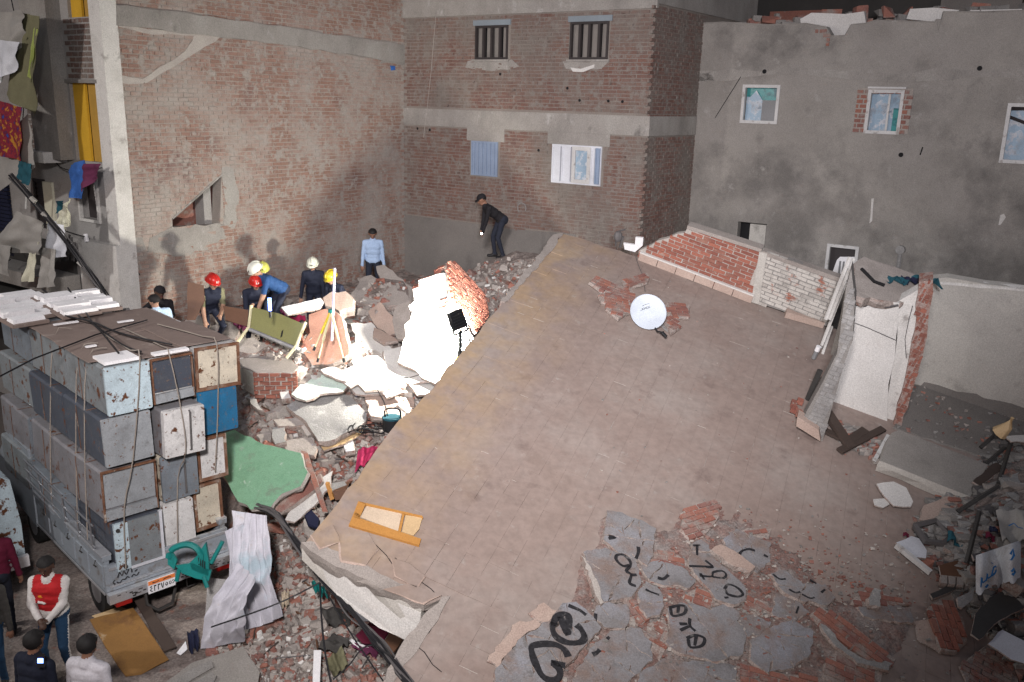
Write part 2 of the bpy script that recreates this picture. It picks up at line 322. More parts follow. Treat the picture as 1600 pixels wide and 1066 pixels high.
def smoothline(pts, k=5):
    out = []; n = len(pts)
    for i in range(n-1):
        p0, p1, p2, p3 = pts[max(i-1, 0)], pts[i], pts[i+1], pts[min(i+2, n-1)]
        for j in range(k):
            t = j/k; out.append(.5*((2*p1)+(p2-p0)*t+(2*p0-5*p1+4*p2-p3)*t*t+(3*p1-p0-3*p2+p3)*t**3))
    out.append(pts[-1]); return out
def cloth(mb, c4, nx=14, ny=14, amp=.05, fr=3, seed=0, m=0, N=None, th=.006):
    a, b, c, d = c4
    n = N if N else (b-a).cross(d-a).normalized()
    def fn(u, v):
        p = a.lerp(b, u).lerp(d.lerp(c, u), v)
        k = math.sin(u*fr*6.28+seed+2*noise.noise((u*2, v*1.5, seed)))*amp*(.4+.6*v)+noise.noise((u*4+seed, v*4, seed*1.7))*amp
        return p+n*k
    mb.grid(fn, nx, ny, m); mb.grid(lambda u, v: fn(1-u, v)-n*th, nx, ny, m); return mb
def chunkmesh(r, flat_=1.0, n=14, seed=0):
    """convex broken lump"""
    rnd = random.Random(seed); bm = bmesh.new()
    for _ in range(n):
        bm.verts.new((rnd.choice((-1, 1))*rnd.uniform(.55, 1)*r[0], rnd.choice((-1, 1))*rnd.uniform(.5, 1)*r[1], rnd.choice((-1, 1))*rnd.uniform(.6, 1)*r[2]))
    bmesh.ops.convex_hull(bm, input=bm.verts[:])
    for v in [v for v in bm.verts if not v.link_faces]: bm.verts.remove(v)
    bm.verts.index_update(); vs = [v.co.copy() for v in bm.verts]; fs = [tuple(v.index for v in f.verts) for f in bm.faces]; bm.free()
    return vs, fs

# ------------------------------------------------------------------ brickwork: 300 largest as objects, the rest joined
def meshes_brick(L, D, H, mats, k=7, tag=''):
    out = []
    for i in range(k):
        mb = MB(); mb.box((0, 0, 0), (L, D, H), m=0, tone=(i+.5)/k, j=.004); out.append(mb.mesh('brick'+tag, mats))
    return out
def bricks(parent, O, S, T, N, s0, s1, t0, t1, ok, L=.235, H=.068, J=.016, D=.05, proud=.012, mats='brick_red', lim=300, label=None, wob=.006, key=None, fill=True):
    """courses along S stacked along T, faces proud of the wall plane along N"""
    S, T, N = S.normalized(), T.normalized(), N.normalized(); ro = root_of(parent); ms = meshes_brick(L, D, H, mats)
    eul = Matrix((S, N*-1, T)).transposed().to_euler(); lst = []; halves = []
    r = 0; t = t0
    while t < t1:
        s = s0-(.5*(L+J) if r % 2 else 0)
        while s < s1:
            if ok(s+L/2, t+H/2) and ok(s+L*.1, t+H/2) and ok(s+L*.9, t+H/2):
                lst.append((O+S*(s+L/2+U_(-wob, wob))+T*(t+H/2+U_(-wob, wob)*.5)+N*(proud-D/2+U_(-.006, .006))))
            else:
                for o_ in (0, (L+J)/2):
                    if fill and all(ok(s+o_+q*(L-J)/2, t+H/2) for q in (.08, .5, .92)): halves.append(O+S*(s+o_+(L-J)/4)+T*(t+H/2)+N*(proud-D/2+U_(-.005, .005)))
            s += L+J
        t += H+J; r += 1
    def size(p):
        u, v, d = px(p)
        return d if (-20 < u < 1620 and -20 < v < 1086) else 999+d
    lst.sort(key=key or size)
    for p in lst[:lim]:
        o = bpy.data.objects.new('brick', random.choice(ms)); COL.objects.link(o); o.parent = parent; o.location = p-ro
        o.rotation_euler = (eul.x+U_(-.012, .012), eul.y+U_(-.01, .01), eul.z+U_(-.015, .015))
    if lst[lim:] or halves:
        mb = MB()
        for p in halves: mb.box(p, ((L-J)/2, D, H), (S, -N, T), 0, None, .004)
        for p in lst[lim:]: mb.box(p, (L, D, H), (S, -N, T), 0, None, .005)
        part('brickwork', mb, mats, parent, kind='stuff')
    return lst
def wallsheet(outer, holes, O, S, n, T=Z, m=0, depth=.22, mj=0):
    """flat wall with openings and their reveals; outer/holes in (s,t)"""
    mb = MB(); P = lambda q: O+S*q[0]+T*q[1]
    loops = [[V((a, b, 0)) for a, b in outer]]+[[V((a, b, 0)) for a, b in h] for h in holes]
    tris = tessellate_polygon(loops); flatv = [q for l in ([outer]+list(holes)) for q in l]
    vs = [P(q) for q in flatv]; fs = []
    for t in tris:
        a, b, c = [vs[i] for i in t]
        fs.append(tuple(t) if (b-a).cross(c-a).dot(n) > 0 else tuple(t[::-1]))
    mb.add(vs, fs, m)
    for h in holes:
        k = len(h); q = [P(x) for x in h]; q += [x-n*depth for x in q]
        mb.add(q, [(i, (i+1) % k, (i+1) % k+k, i+k) for i in range(k)], mj)
    return mb
# ------------------------------------------------------------------ ground and rubble mound
def H0(x, y):
    r = sstep(10.6, 17.6, y)
    near = sstep(.05, 1.25, (x+5.6)*.714+(y-11.25)*.70-1.98); far = sstep(14.9, 16.1, y)
    k = max(near, far)*sstep(-8.4, -7.0, x)
    z = 2.75*r*k + 1.38*math.exp(-((x-.2)**2/3.4+(y-20.4)**2/3.0)) - .60*math.exp(-((x+4.6)**2/1.3+(y-18.2)**2/.6)) - .40*math.exp(-((x+4.6)**2/1.0+(y-20.2)**2/1.2)) + .62*math.exp(-((x+4.2)**2/1.5+(y-16.2)**2/.30)) + .95*math.exp(-((x+2.9)**2/.8+(y-19.0)**2/.8))
    return z
def H(x, y):
    z = H0(x, y); k = min(1, z/.5)
    return z + k*(.16*noise.noise((x*.9, y*.9, 3))+.10*noise.noise((x*2.3, y*2.3, 7))+.05*noise.noise((x*6, y*6, 1)))
_GX, _GY, _GS = -9.4, 9.0, .09
_NGX, _NGY = int(16.6/_GS), int(18.5/_GS)
_HG = [[H(_GX+i*_GS, _GY+j*_GS) for i in range(_NGX+1)] for j in range(_NGY+1)]
def HF(x, y):
    fx = (x-_GX)/_GS; fy = (y-_GY)/_GS; i = int(fx); j = int(fy)
    if not (0 <= i < _NGX and 0 <= j < _NGY): return 0.0
    fx -= i; fy -= j; a, b = _HG[j], _HG[j+1]
    return (a[i]*(1-fx)+a[i+1]*fx)*(1-fy)+(b[i]*(1-fx)+b[i+1]*fx)*fy
def om(u, v, lift=0.0):
    """where the sight line through a pixel meets the rubble"""
    d = ray(u, v); cx_, cy_, cz_ = CAM; dx_, dy_, dz_ = d; t = t0 = 9.0
    while t < 30:
        x, y, z = cx_+dx_*t, cy_+dy_*t, cz_+dz_*t; h = HF(x, y)+lift
        if z < h: break
        t0 = t; t += max(.02, min(.35, (z-h)*.3))
    for _ in range(7):
        tm = (t0+t)/2; x, y, z = cx_+dx_*tm, cy_+dy_*tm, cz_+dz_*tm
        if z < HF(x, y)+lift: t = tm
        else: t0 = tm
    return CAM+d*t
g = MB(); g.add([(-60, -20, -.03), (70, -20, -.03), (70, 120, -.03), (-60, 120, -.03)], [(0, 1, 2, 3)]); setting('ground', g, 'street_dirt')
g = MB()
NX, NY = 150, 190
x0, x1, y0, y1 = -9.2, 6.2, 9.3, 26.5
P = []
for j in range(NY+1):
    for i in range(NX+1):
        x = x0+(x1-x0)*i/NX; y = y0+(y1-y0)*j/NY; z = H(x, y)
        e = .02*noise.noise((x*3, y*3, 5)) if z < .05 else .06*noise.noise((x*11, y*11, 2))
        P.append((x, y, max(-.02, z+e*.6-.012 if z > .02 else -.012+e)))
g.add(P, [(j*(NX+1)+i, j*(NX+1)+i+1, (j+1)*(NX+1)+i+1, (j+1)*(NX+1)+i) for j in range(NY) for i in range(NX)], 0, .5)
setting('rubble_mound', g, 'rubble_ground')

# ------------------------------------------------------------------ standing buildings
_a = rad(35)
DL = V((math.sin(_a), math.cos(_a), 0)); DC = V((math.cos(_a), -math.sin(_a), 0))
B0 = at(632, 300, 25); B0.z = 0
A0 = B0-DL*8.59; P1 = B0+DC*7.433; P2 = P1+DL*2.54
def wc(u, v, O, S):
    n = S.cross(Z); p = onp(u, v, O, n); return ((p-O).dot(S), p.z)
def wpoly(pix, O, S): return [wc(u, v, O, S) for u, v in pix]
def wp(q, O, S): return O+S*q[0]+Z*q[1]
def patch(mb, pix, O, S, n, th, m=0, jg=.02, back=.03):
    pts = [wp(q, O, S)+n*th for q in wpoly(pix, O, S)]
    mb.prism(jag(pts, .2, jg, n), -n*(th+back), m); return mb
def rectfit(u0, v0, u1, v1, O, S):
    a = wc(u0, v0, O, S); b = wc(u1, v0, O, S); c = wc(u0, v1, O, S); d = wc(u1, v1, O, S)
    return (min((a[0]+c[0])/2, (b[0]+d[0])/2), max((a[0]+c[0])/2, (b[0]+d[0])/2), (c[1]+d[1])/2, (a[1]+b[1])/2)
def rectloop(r): return [(r[0], r[2]), (r[1], r[2]), (r[1], r[3]), (r[0], r[3])]
def wbox(mb, r, O, S, n, d0, d1, m=0):
    """box over the rectangle r=(s0,s1,z0,z1) from depth d0 to d1 along n"""
    b = [O+S*s+Z*r[2]+n*d for s, d in ((r[0], d0), (r[1], d0), (r[1], d1), (r[0], d1))]
    return mb.hexa(b, [p+Z*(r[3]-r[2]) for p in b], m)
def framebox(mb, r, O, S, n, wd, d0, d1, m=0):
    a, b, c, d = r
    wbox(mb, (a, b, c, c+wd), O, S, n, d0, d1, m); wbox(mb, (a, b, d-wd, d), O, S, n, d0, d1, m)
    wbox(mb, (a, a+wd, c+wd, d-wd), O, S, n, d0, d1, m); wbox(mb, (b-wd, b, c+wd, d-wd), O, S, n, d0, d1, m)

# --- tall building on the left: long brick flank and the street front with laundry
lb = thing('brick_building', 'tall bare brick building on the left with long flank wall and white corner column', 'building', A0)
SL = -DL; nL = DC
tri = wpoly([(346, 272), (344, 352), (270, 356), (269, 342)], B0, SL)
sh = wallsheet([(-.02, 0), (8.55, 0), (8.55, 13), (-.02, 13)], [tri], B0, SL, nL, depth=.3)
wall = part('wall', sh, 'mortar_wall', lb)
beamL = wpoly([(180, 8), (400, 36), (644, 72), (644, 101), (400, 64), (180, 40)], B0, SL)
def okL(s, t):
    return .02 < s < 8.45 and not inpoly(s, t, tri) and not inpoly(s, t, beamL)
bricks(wall, B0, SL, Z, nL, 0, 8.5, 2.1, 10.9, okL, mats='brick_left', H=.072, J=.018, L=.225)
mb = MB(); pts = [wp(q, B0, SL)+nL*.045 for q in beamL]; mb.prism(jag(pts, .3, .025, nL), -nL*.07)
part('ring_beam', mb, 'concrete_band', lb)
mb = MB()
for k_, pix in enumerate(([(306, 44), (350, 52), (334, 66), (300, 86), (268, 106), (226, 131), (222, 124), (258, 100), (288, 80), (300, 62)],
            [(184, 116), (226, 124), (224, 131), (200, 132), (184, 128)], [(184, 36), (232, 46), (300, 50), (304, 56), (240, 54), (184, 42)],
[(346, 262), (362, 258), (372, 300), (366, 356), (348, 352), (350, 300)],
            [(268, 356), (346, 350), (352, 372), (320, 392), (270, 400), (230, 396), (234, 372)], [(186, 368), (220, 372), (228, 392), (206, 398), (188, 384)],
            [(600, 90), (643, 96), (643, 101), (592, 100)])):
    mb = MB(); patch(mb, pix, B0, SL, nL, .022 if k_ < 3 else .017, jg=.018 if k_ < 3 else .05); part('plaster_patch', mb, 'mortar_pale' if k_ < 3 else 'concrete_band', wall)
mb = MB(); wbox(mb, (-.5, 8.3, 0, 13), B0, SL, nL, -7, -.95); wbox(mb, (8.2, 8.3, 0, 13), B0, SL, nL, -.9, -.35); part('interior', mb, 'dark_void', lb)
mb = MB(); r = (min(q[0] for q in tri)-.4, max(q[0] for q in tri)+.4, min(q[1] for q in tri)-.4, max(q[1] for q in tri)+.5)
wbox(mb, r, B0, SL, nL, -.75, -.7); part('inner_wall', mb, 'brick_rubble', lb)
mb = MB(); q = wc(334, 345, B0, SL); wbox(mb, (q[0]-.18, q[0]+.02, q[1]-.3, q[1]+1.6), B0, SL, nL, -.62, -.3); part('inner_post', mb, 'facade_grey', lb)
# diagonal stair edge above the opening and the crack
mb = MB(); a = wp(wc(269, 342, B0, SL), B0, SL); b = wp(wc(350, 270, B0, SL), B0, SL); mb.tube([a+nL*.01, b+nL*.01], .022, 6); part('stair_edge', mb, 'concrete_band', lb)
mb = MB(); mb.tube([wp(wc(u, v, B0, SL), B0, SL)+nL*.014 for u, v in ((186, 384), (196, 396), (204, 402), (208, 416), (214, 424), (218, 430))], .012, 4); part('crack', mb, 'dark_void', lb)
# small blue rag caught under the beam
mb = MB(); q = wp(wc(611, 103, B0, SL), B0, SL); cloth(mb, [q+nL*.06+SL*-.1, q+nL*.06+SL*.1, q+nL*.07+SL*.06-Z*.12, q+nL*.07-SL*.08-Z*.1], 5, 5, .02); solo('rag', 'small blue rag caught under the end of the concrete beam', 'rag', mb, 'cloth_blue')
# street front
SF = -DC; nF = -DL
def F(u, v): return wp(wc(u, v, A0, SF), A0, SF)
r_sh = rectfit(114, 130, 156, 252, A0, SF); r_sh2 = rectfit(104, -40, 141, 27, A0, SF); r_bl = rectfit(126, 272, 153, 342, A0, SF); r_gr = rectfit(54, 280, 74, 356, A0, SF)
sh = wallsheet([(.3, 0), (9.5, 0), (9.5, 13), (.3, 13)], [rectloop(r) for r in (r_sh, r_sh2, r_bl, r_gr)], A0, SF, nF, depth=.2)
front = part('front_wall', sh, 'facade_grey', lb)
mb = MB()
wbox(mb, (-.03, .36, 0, 13), A0, SF, nF, -.30, .05)
part('corner_column', mb, 'column_white', lb)
mb = MB(); r = rectfit(140, 378, 183, 520, A0, SF); wbox(mb, (-.04, r[1], 0, r[3]), A0, SF, nF, -.2, .16); part('column_base', mb, 'column_white', lb)
mb = MB(); r = rectfit(62, -60, 102, 246, A0, SF); wbox(mb, r, A0, SF, nF, -.05, .3); part('column', mb, 'concrete_band', lb)
mb = MB(); r = rectfit(38, 234, 104, 250, A0, SF); wbox(mb, (r[0]-.0, r[1]+1.5, r[2], r[3]), A0, SF, nF, -.05, .5); part('balcony_slab', mb, 'column_white', lb)
rb = rectfit(104, 30, 152, 122, A0, SF)
bricks(front, A0, SF, Z, nF, rb[0], rb[1], rb[2], rb[3], lambda s, t: rb[0] < s < rb[1] and rb[2] < t < rb[3], mats='brick_dull', L=.2, H=.075, J=.03, lim=120)
rb2 = rectfit(42, 160, 70, 232, A0, SF)
bricks(front, A0, SF, Z, nF, rb2[0], rb2[1], rb2[2], rb2[3], lambda s, t: rb2[0] < s < rb2[1] and rb2[2] < t < rb2[3], mats='brick_dull', L=.2, H=.075, J=.03, lim=60)
for r, half in ((r_sh, 1), (r_sh2, 1)):
    mm = (r[0]+r[1])*.5+.05
    s_ = MB(); wbox(s_, (mm, r[1], r[2], r[3]), A0, SF, nF, -.12, -.07); k = part('shutter', s_, 'yellow_shutter', lb)
    s_ = MB(); wbox(s_, (r[0], mm-.01, r[2], r[3]), A0, SF, nF, -.17, -.13); part('shutter', s_, 'ochre_shutter', lb, 'darker ochre shutter leaf')
    s_ = MB(); wbox(s_, (r[0]-.1, r[1]+.1, r[3], r[3]+.07), A0, SF, nF, -.02, .06); part('lintel', s_, 'dust_grey', lb)
mb = MB(); wbox(mb, r_bl, A0, SF, nF, -.19, -.16); wn = part('window', mb, 'frame_dark', lb)
mb = MB(); rr = r_bl; cloth(mb, [wp((rr[0]+.02, rr[3]), A0, SF)-nF*.06, wp((rr[0]+.22, rr[3]), A0, SF)-nF*.06, wp((rr[0]+.20, rr[2]), A0, SF)-nF*.06, wp((rr[0]+.03, rr[2]), A0, SF)-nF*.06], 8, 14, .03); part('curtain', mb, 'cloth_zebra', wn)
mb = MB(); framebox(mb, (rr[0]-.05, rr[1]+.05, rr[2]-.06, rr[3]+.02), A0, SF, nF, .06, -.02, .05); part('frame', mb, 'column_white', wn)
mb = MB(); wbox(mb, r_gr, A0, SF, nF, -.1, -.05); framebox(mb, r_gr, A0, SF, nF, .06, -.05, -.02)
for k in range(1, 12): z_ = r_gr[2]+(r_gr[3]-r_gr[2])*k/12; wbox(mb, (r_gr[0]+.06, r_gr[1]-.06, z_, z_+.02), A0, SF, nF, -.05, -.03)
part('shutter', mb, 'frame_dark', lb, 'dark green louvred shutter')
mb = MB(); r = rectfit(-30, 272, 22, 420, A0, SF)
nS = 26
for k in range(nS): z_ = r[2]+(r[3]-r[2])*k/nS; wbox(mb, (r[0], r[1], z_, z_+(r[3]-r[2])/nS*.8), A0, SF, nF, .02, .07+.02*(k % 2))
part('roller_shutter', mb, 'cloth_navy', lb, 'dark blue corrugated roller shutter')
mb = MB(); r = rectfit(74, 285, 88, 372, A0, SF); wbox(mb, r, A0, SF, nF, .0, .05); part('door_jamb', mb, 'cloth_cream', lb)
mb = MB(); r = rectfit(44, 62, 64, 148, A0, SF); wbox(mb, r, A0, SF, nF, .0, .04); part('opening', mb, 'cloth_teal', lb, 'dark teal curtained opening behind the laundry')
mb = MB(); r = rectfit(-60, 365, 138, 560, A0, SF); wbox(mb, (r[0]+.3, r[1], r[2], r[3]), A0, SF, nF, .02, .09); part('shop_front', mb, 'cloth_dark', lb)
mb = MB(); r = rectfit(-60, 405, 138, 425, A0, SF); wbox(mb, (r[0]+.2, r[1], r[2], r[3]), A0, SF, nF, .1, .8); part('awning_slab', mb, 'concrete_band', lb)
mb = MB(); r = rectfit(104, 425, 128, 500, A0, SF); wbox(mb, r, A0, SF, nF, .09, .13); part('door', mb, 'glass_teal', lb, 'dark teal shop door behind the refrigerator load')

# --- brick building in the middle
cb = thing('brick_building', 'dull red brick building in the middle with barred and white shuttered windows', 'building', B0)
nC = -DL
W1 = rectfit(743, 40, 794, 93, B0, DC); W2 = rectfit(891, 34, 951, 93, B0, DC); W3 = rectfit(737, 221, 778, 275, B0, DC); W4 = rectfit(863, 227, 940, 288, B0, DC)
zt, zb0, zb1 = 9.55, 6.80, 7.24
foot = wpoly([(620, 334), (740, 349), (800, 358), (900, 366), (900, 700), (620, 700)], B0, DC)
sh = wallsheet([(.02, 0), (7.42, 0), (7.42, 13), (.02, 13)], [rectloop(r) for r in (W1, W2, W3, W4)], B0, DC, nC, depth=.2)
wall = part('wall', sh, 'mortar_dull', cb)
wins = (W1, W2, W3, W4)
def okC(s, t):
    if not (.02 < s < 7.44): return False
    if zb0-.03 < t < zb1+.03 or t > zt-.03 or inpoly(s, t, foot): return False
    return not any(r[0]-.02 < s < r[1]+.02 and r[2]-.03 < t < r[3]+.03 for r in wins)
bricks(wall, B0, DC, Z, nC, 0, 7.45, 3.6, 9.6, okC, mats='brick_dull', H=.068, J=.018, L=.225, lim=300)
s2 = wallsheet([(0, 0), (6, 0), (6, 13), (0, 13)], [], P1, DL, DC)
wall2 = part('side_wall', s2, 'mortar_dull', cb)
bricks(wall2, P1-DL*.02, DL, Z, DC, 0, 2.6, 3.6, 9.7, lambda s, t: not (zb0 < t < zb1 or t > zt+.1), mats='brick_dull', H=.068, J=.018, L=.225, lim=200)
mb = MB(); wbox(mb, (-.02, 7.46, zb0, zb1), B0, DC, nC, -.03, .03); wbox(mb, (0.032, 5.9, zb0, zb1), P1, DL, DC, -.03, .028); part('concrete_band', mb, 'concrete_band', cb)
mb = MB(); wbox(mb, (-.02, 7.47, zt, 10.6), B0, DC, nC, -.03, .035); wbox(mb, (0.037, 5.9, zt+.1, 10.6), P1, DL, DC, -.03, .032); part('concrete_band', mb, 'concrete_band', cb)
mb = MB(); mb.prism([wp(q, B0, DC)+nC*.018 for q in foot], -nC*.04); part('concrete_footing', mb, 'concrete_foot', cb)
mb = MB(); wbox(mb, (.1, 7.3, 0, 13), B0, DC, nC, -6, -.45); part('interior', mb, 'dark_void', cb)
mb = MB()
for pix in ([(732, 94), (800, 94), (812, 104), (770, 112), (728, 106)], [(880, 96), (952, 96), (940, 108), (884, 108)]): mb = MB(); patch(mb, pix, B0, DC, nC, .016, jg=.03); part('plaster_patch', mb, 'concrete_band', wall)
for r in (W3, W4): mb = MB(); wbox(mb, (r[0]-.15, r[1]+.2, r[3]+.002, zb0-.002), B0, DC, nC, -.02, .022); part('plaster_patch', mb, 'concrete_band', wall)
mb = MB(); patch(mb, [(892, 106), (908, 108), (930, 101), (929, 106), (912, 113), (896, 112)], B0, DC, nC, .03, jg=.01); part('plaster_drip', mb, 'plaster_white', wall)
mb = MB()   # putlog holes
for u, v in ((782, 116), (653, 201), (672, 203), (887, 138), (906, 157), (951, 158), (973, 159), (700, 165), (842, 235)):
    p = wp(wc(u, v, B0, DC), B0, DC); mb.disc(p+nC*.014, nC, .035, .01, 8)
part('scaffold_hole', mb, 'dark_void', wall, kind='stuff')
for r in (W1, W2):
    mb = MB(); framebox(mb, r, B0, DC, nC, .05, -.06, .03); wn = part('window', mb, 'frame_dark', cb)
    mb = MB()
    for k in (1, 2, 3): c = r[0]+(r[1]-r[0])*k/4; wbox(mb, (c-.03, c+.03, r[2]+.05, r[3]-.05), B0, DC, nC, -.055, .02)
    part('bars', mb, 'frame_dark', wn)
    for k in range(4):
        a = r[0]+(r[1]-r[0])*k/4; mb = MB(); wbox(mb, (a+.02, a+(r[1]-r[0])/4-.02, r[2]+.03, r[3]-.03), B0, DC, nC, -.12-.02*(k % 2), -.10-.02*(k % 2)); part('pane', mb, 'curtain_grey', wn)
    mb = MB(); wbox(mb, (r[0]-.06, r[1]+.08, r[3]+.003, r[3]+.13), B0, DC, nC, -.03, .034); part('lintel', mb, 'lintel_blue', wn)
    mb = MB(); wbox(mb, (r[0]-.06, r[1]+.06, r[2]-.05, r[2]-.003), B0, DC, nC, -.03, .06); part('sill', mb, 'concrete_band', wn)
mb = MB(); framebox(mb, W3, B0, DC, nC, .04, -.04, .03); wn = part('window', mb, 'shutter_blue', cb)
mb = MB()
for k in range(6): a = W3[0]+.04+(W3[1]-W3[0]-.08)*k/6; wbox(mb, (a, a+.5*(W3[1]-W3[0]-.08)/6, W3[2]+.04, W3[3]-.04), B0, DC, nC, -.03, .012); wbox(mb, (a+.5*(W3[1]-W3[0]-.08)/6, a+(W3[1]-W3[0]-.08)/6, W3[2]+.04, W3[3]-.04), B0, DC, nC, -.05, -.012)
part('shutter', mb, 'shutter_blue', wn)
mb = MB(); framebox(mb, W4, B0, DC, nC, .05, -.05, .04, 0); wn = part('window', mb, 'shutter_white', cb)
a, b, c, d = W4; wd = b-a
for (f0, f1, dp) in ((0.02, .19, .05), (.21, .39, .03), (.80, .88, .04), (.90, .985, .06)):
    mb = MB(); q = (a+wd*f0, a+wd*f1, c+.04, d-.04); wbox(mb, q, B0, DC, nC, -.02, dp)
    framebox(mb, q, B0, DC, nC, .03, dp, dp+.02); part('shutter', mb, 'shutter_white' if f0 < .89 else 'shutter_blue', wn)
mb = MB(); q = (a+wd*.42, a+wd*.79, c+.03, d-.03); framebox(mb, q, B0, DC, nC, .09, -.02, .05); part('sash', mb, 'white_paint', wn)
mb = MB(); wbox(mb, (q[0]+.09, q[1]-.09, q[2]+.09, q[3]-.09), B0, DC, nC, -.01, .01); part('pane', mb, 'glass_sky', wn)
mb = MB(); mb.tube([wp(wc(u, v, B0, DC), B0, DC)+nC*.03 for u, v in ((684, 5), (679, 60), (675, 110), (669, 165), (663, 215))], .006, 4); solo('hanging_wire', 'thin pale wire hanging down the dull brick wall left of the barred window', 'wire', mb, 'mortar_pale')
mb = MB(); c_ = wp(wc(817, 325, B0, DC), B0, DC)+nC*.05; mb.tube([c_+DC*(.13*math.cos(t))+Z*(.13*math.sin(t)) for t in [k*.5 for k in range(-1, 9)]], .012, 5); solo('pipe_hoop', 'small pale pipe hoop on the brick wall right of the bent man', 'pipe', mb, 'concrete_grey')

# --- grey plastered building on the right
gb = thing('plastered_building', 'grey cement plastered house on the right with small windows and broken parapet', 'building', P2)
G1 = rectfit(1162, 136, 1214, 190, P2, DC); G2 = rectfit(1357, 144, 1406, 206, P2, DC); G3 = rectfit(1572, 166, 1650, 253, P2, DC); G4 = rectfit(1293, 386, 1336, 440, P2, DC); G5 = rectfit(1150, 348, 1195, 420, P2, DC)
def gz(u, v): return wc(u, v, P2, DC)
top = [gz(u, v) for u, v in ((1090, 38), (1130, 36), (1200, 40), (1260, 38), (1292, 44), (1300, 58), (1320, 57), (1330, 40), (1352, 38), (1370, 33), (1464, 36), (1466, 50), (1474, 20), (1540, 20), (1600, 18), (1680, 14))]
outer = [(0, 0)]+[(10.2, 0), (10.2, top[-1][1])]+top[::-1]+[(0, top[0][1])]
sh = wallsheet(outer, [rectloop(r) for r in (G1, G2, G3, G4, G5)], P2, DC, nC, depth=.2)
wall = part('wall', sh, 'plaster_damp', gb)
mb = MB()
for a, b in zip(top[:-1], top[1:]):
    p, q = wp(a, P2, DC), wp(b, P2, DC); mb.hexa([p, q, q-nC*.2, p-nC*.2], [p+Z*.03+nC*.02, q+Z*.03+nC*.02, q+Z*.03-nC*.22, p+Z*.03-nC*.22])
part('parapet_edge', mb, 'concrete_band', gb)
mb = MB()
for pix in ([(1090, 115), (1140, 106), (1180, 112), (1240, 106), (1330, 112), (1420, 116), (1470, 105), (1520, 110), (1620, 106), (1620, 118), (1500, 124), (1400, 130), (1330, 124), (1240, 116), (1150, 124), (1090, 128)],
            [(1090, 112), (1112, 110), (1116, 126), (1092, 130)]): mb = MB(); patch(mb, pix, P2, DC, nC, .018, jg=.035); part('plaster_ledge', mb, 'concrete_band', gb)
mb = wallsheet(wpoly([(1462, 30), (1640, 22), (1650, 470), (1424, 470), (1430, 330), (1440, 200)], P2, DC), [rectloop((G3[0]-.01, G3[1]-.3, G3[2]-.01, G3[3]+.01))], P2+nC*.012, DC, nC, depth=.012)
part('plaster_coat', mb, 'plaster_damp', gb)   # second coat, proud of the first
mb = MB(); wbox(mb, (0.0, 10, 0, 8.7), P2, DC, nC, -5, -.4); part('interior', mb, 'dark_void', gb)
rs = rectfit(1337, 138, 1423, 208, P2, DC)
sb = part('brick_surround', wallsheet([(rs[0], rs[2]), (rs[1], rs[2]), (rs[1], rs[3]), (rs[0], rs[3])], [rectloop(G2)], P2+nC*.016, DC, nC, depth=.1), 'mortar_wall', gb)
bricks(sb, P2+nC*.016, DC, Z, nC, rs[0], rs[1], rs[2], rs[3], lambda s, t: rs[0] < s < rs[1] and rs[2] < t < rs[3] and not (G2[0] < s < G2[1] and G2[2] < t < G2[3]), L=.13, mats='brick_rubble', H=.075, J=.03)
rb_ = wpoly([(1276, 41), (1296, 44), (1300, 58), (1296, 72), (1286, 70), (1286, 52), (1274, 50)], P2, DC)
bricks(wall, P2, DC, Z, nC, min(q[0] for q in rb_), max(q[0] for q in rb_), min(q[1] for q in rb_), max(q[1] for q in rb_), lambda s, t: inpoly(s, t, rb_), L=.16, mats='brick_rubble', H=.075, J=.02)
for r, pm in ((G1, 'glass_teal'), (G2, 'glass_sky'), (G3, 'glass_sky'), (G4, 'frame_dark')):
    mb = MB(); framebox(mb, (r[0]-.05, r[1]+.05, r[2]-.05, r[3]+.05), P2, DC, nC, .07, -.05, .035); wn = part('window', mb, 'white_paint', gb)
    mb = MB(); wbox(mb, (r[0], r[1], r[2], r[3]), P2, DC, nC, -.18, -.16); part('pane', mb, pm if r is not G3 else 'glass_sky', wn)
    a, b, c, d = r; wd, ht = b-a, d-c
    if r is G1:
        mb = MB(); mb.prism([wp((a+wd*x, c+ht*y), P2, DC)-nC*.12 for x, y in ((.02, .02), (.5, .02), (.52, .6), (.3, .9), (.12, .7), (.02, .72))], -nC*.01); part('broken_pane', mb, 'glass_sky', wn)
        mb = MB(); wbox(mb, (a+wd*.52, b, c, c+ht*.62), P2, DC, nC, -.11, -.09); part('board', mb, 'glass_grey', wn)
    if r is G2:
        mb = MB(); wbox(mb, (a+wd*.76, b, c, c+ht*.6), P2, DC, nC, -.12, -.1); part('pane', mb, 'glass_teal', wn)
        mb = MB(); wbox(mb, (a-.06, b+.08, d+.07, d+.11), P2, DC, nC, -.02, .07); wbox(mb, (a+wd*.55, a+wd*.62, c, d), P2, DC, nC, -.13, -.1); part('frame', mb, 'white_paint', wn)
    if r is G3:
        mb = MB(); p, q = wp((a, d-.22), P2, DC)-nC*.08, wp((b, d-.55), P2, DC)-nC*.08; mb.tube([p, q], .035, 6); mb.tube([wp((a, d-.06), P2, DC)-nC*.1, wp((b, d-.02), P2, DC)-nC*.1], .04, 6); part('slat', mb, 'frame_dark', wn)
    if r is G4:
        mb = MB(); mb.prism([wp((a+wd*x, c+ht*y), P2, DC)-nC*.06 for x, y in ((.1, -.1), (.9, -.1), (1, .75), (.4, .7), (.3, .6))], -nC*.03); p_ = part('panel', mb, 'foam_white', wn)
        mb = MB()
        for k in range(4): wbox(mb, (a+wd*(.4+.13*k), a+wd*(.47+.13*k), c+.1, c+ht*.58), P2, DC, nC, -.06, -.05)
        part('slat', mb, 'glass_grey', wn)
mb = MB(); wbox(mb, (G5[0], G5[1], G5[2], G5[3]), P2, DC, nC, -.35, -.3); part('doorway', mb, 'dark_void', gb)
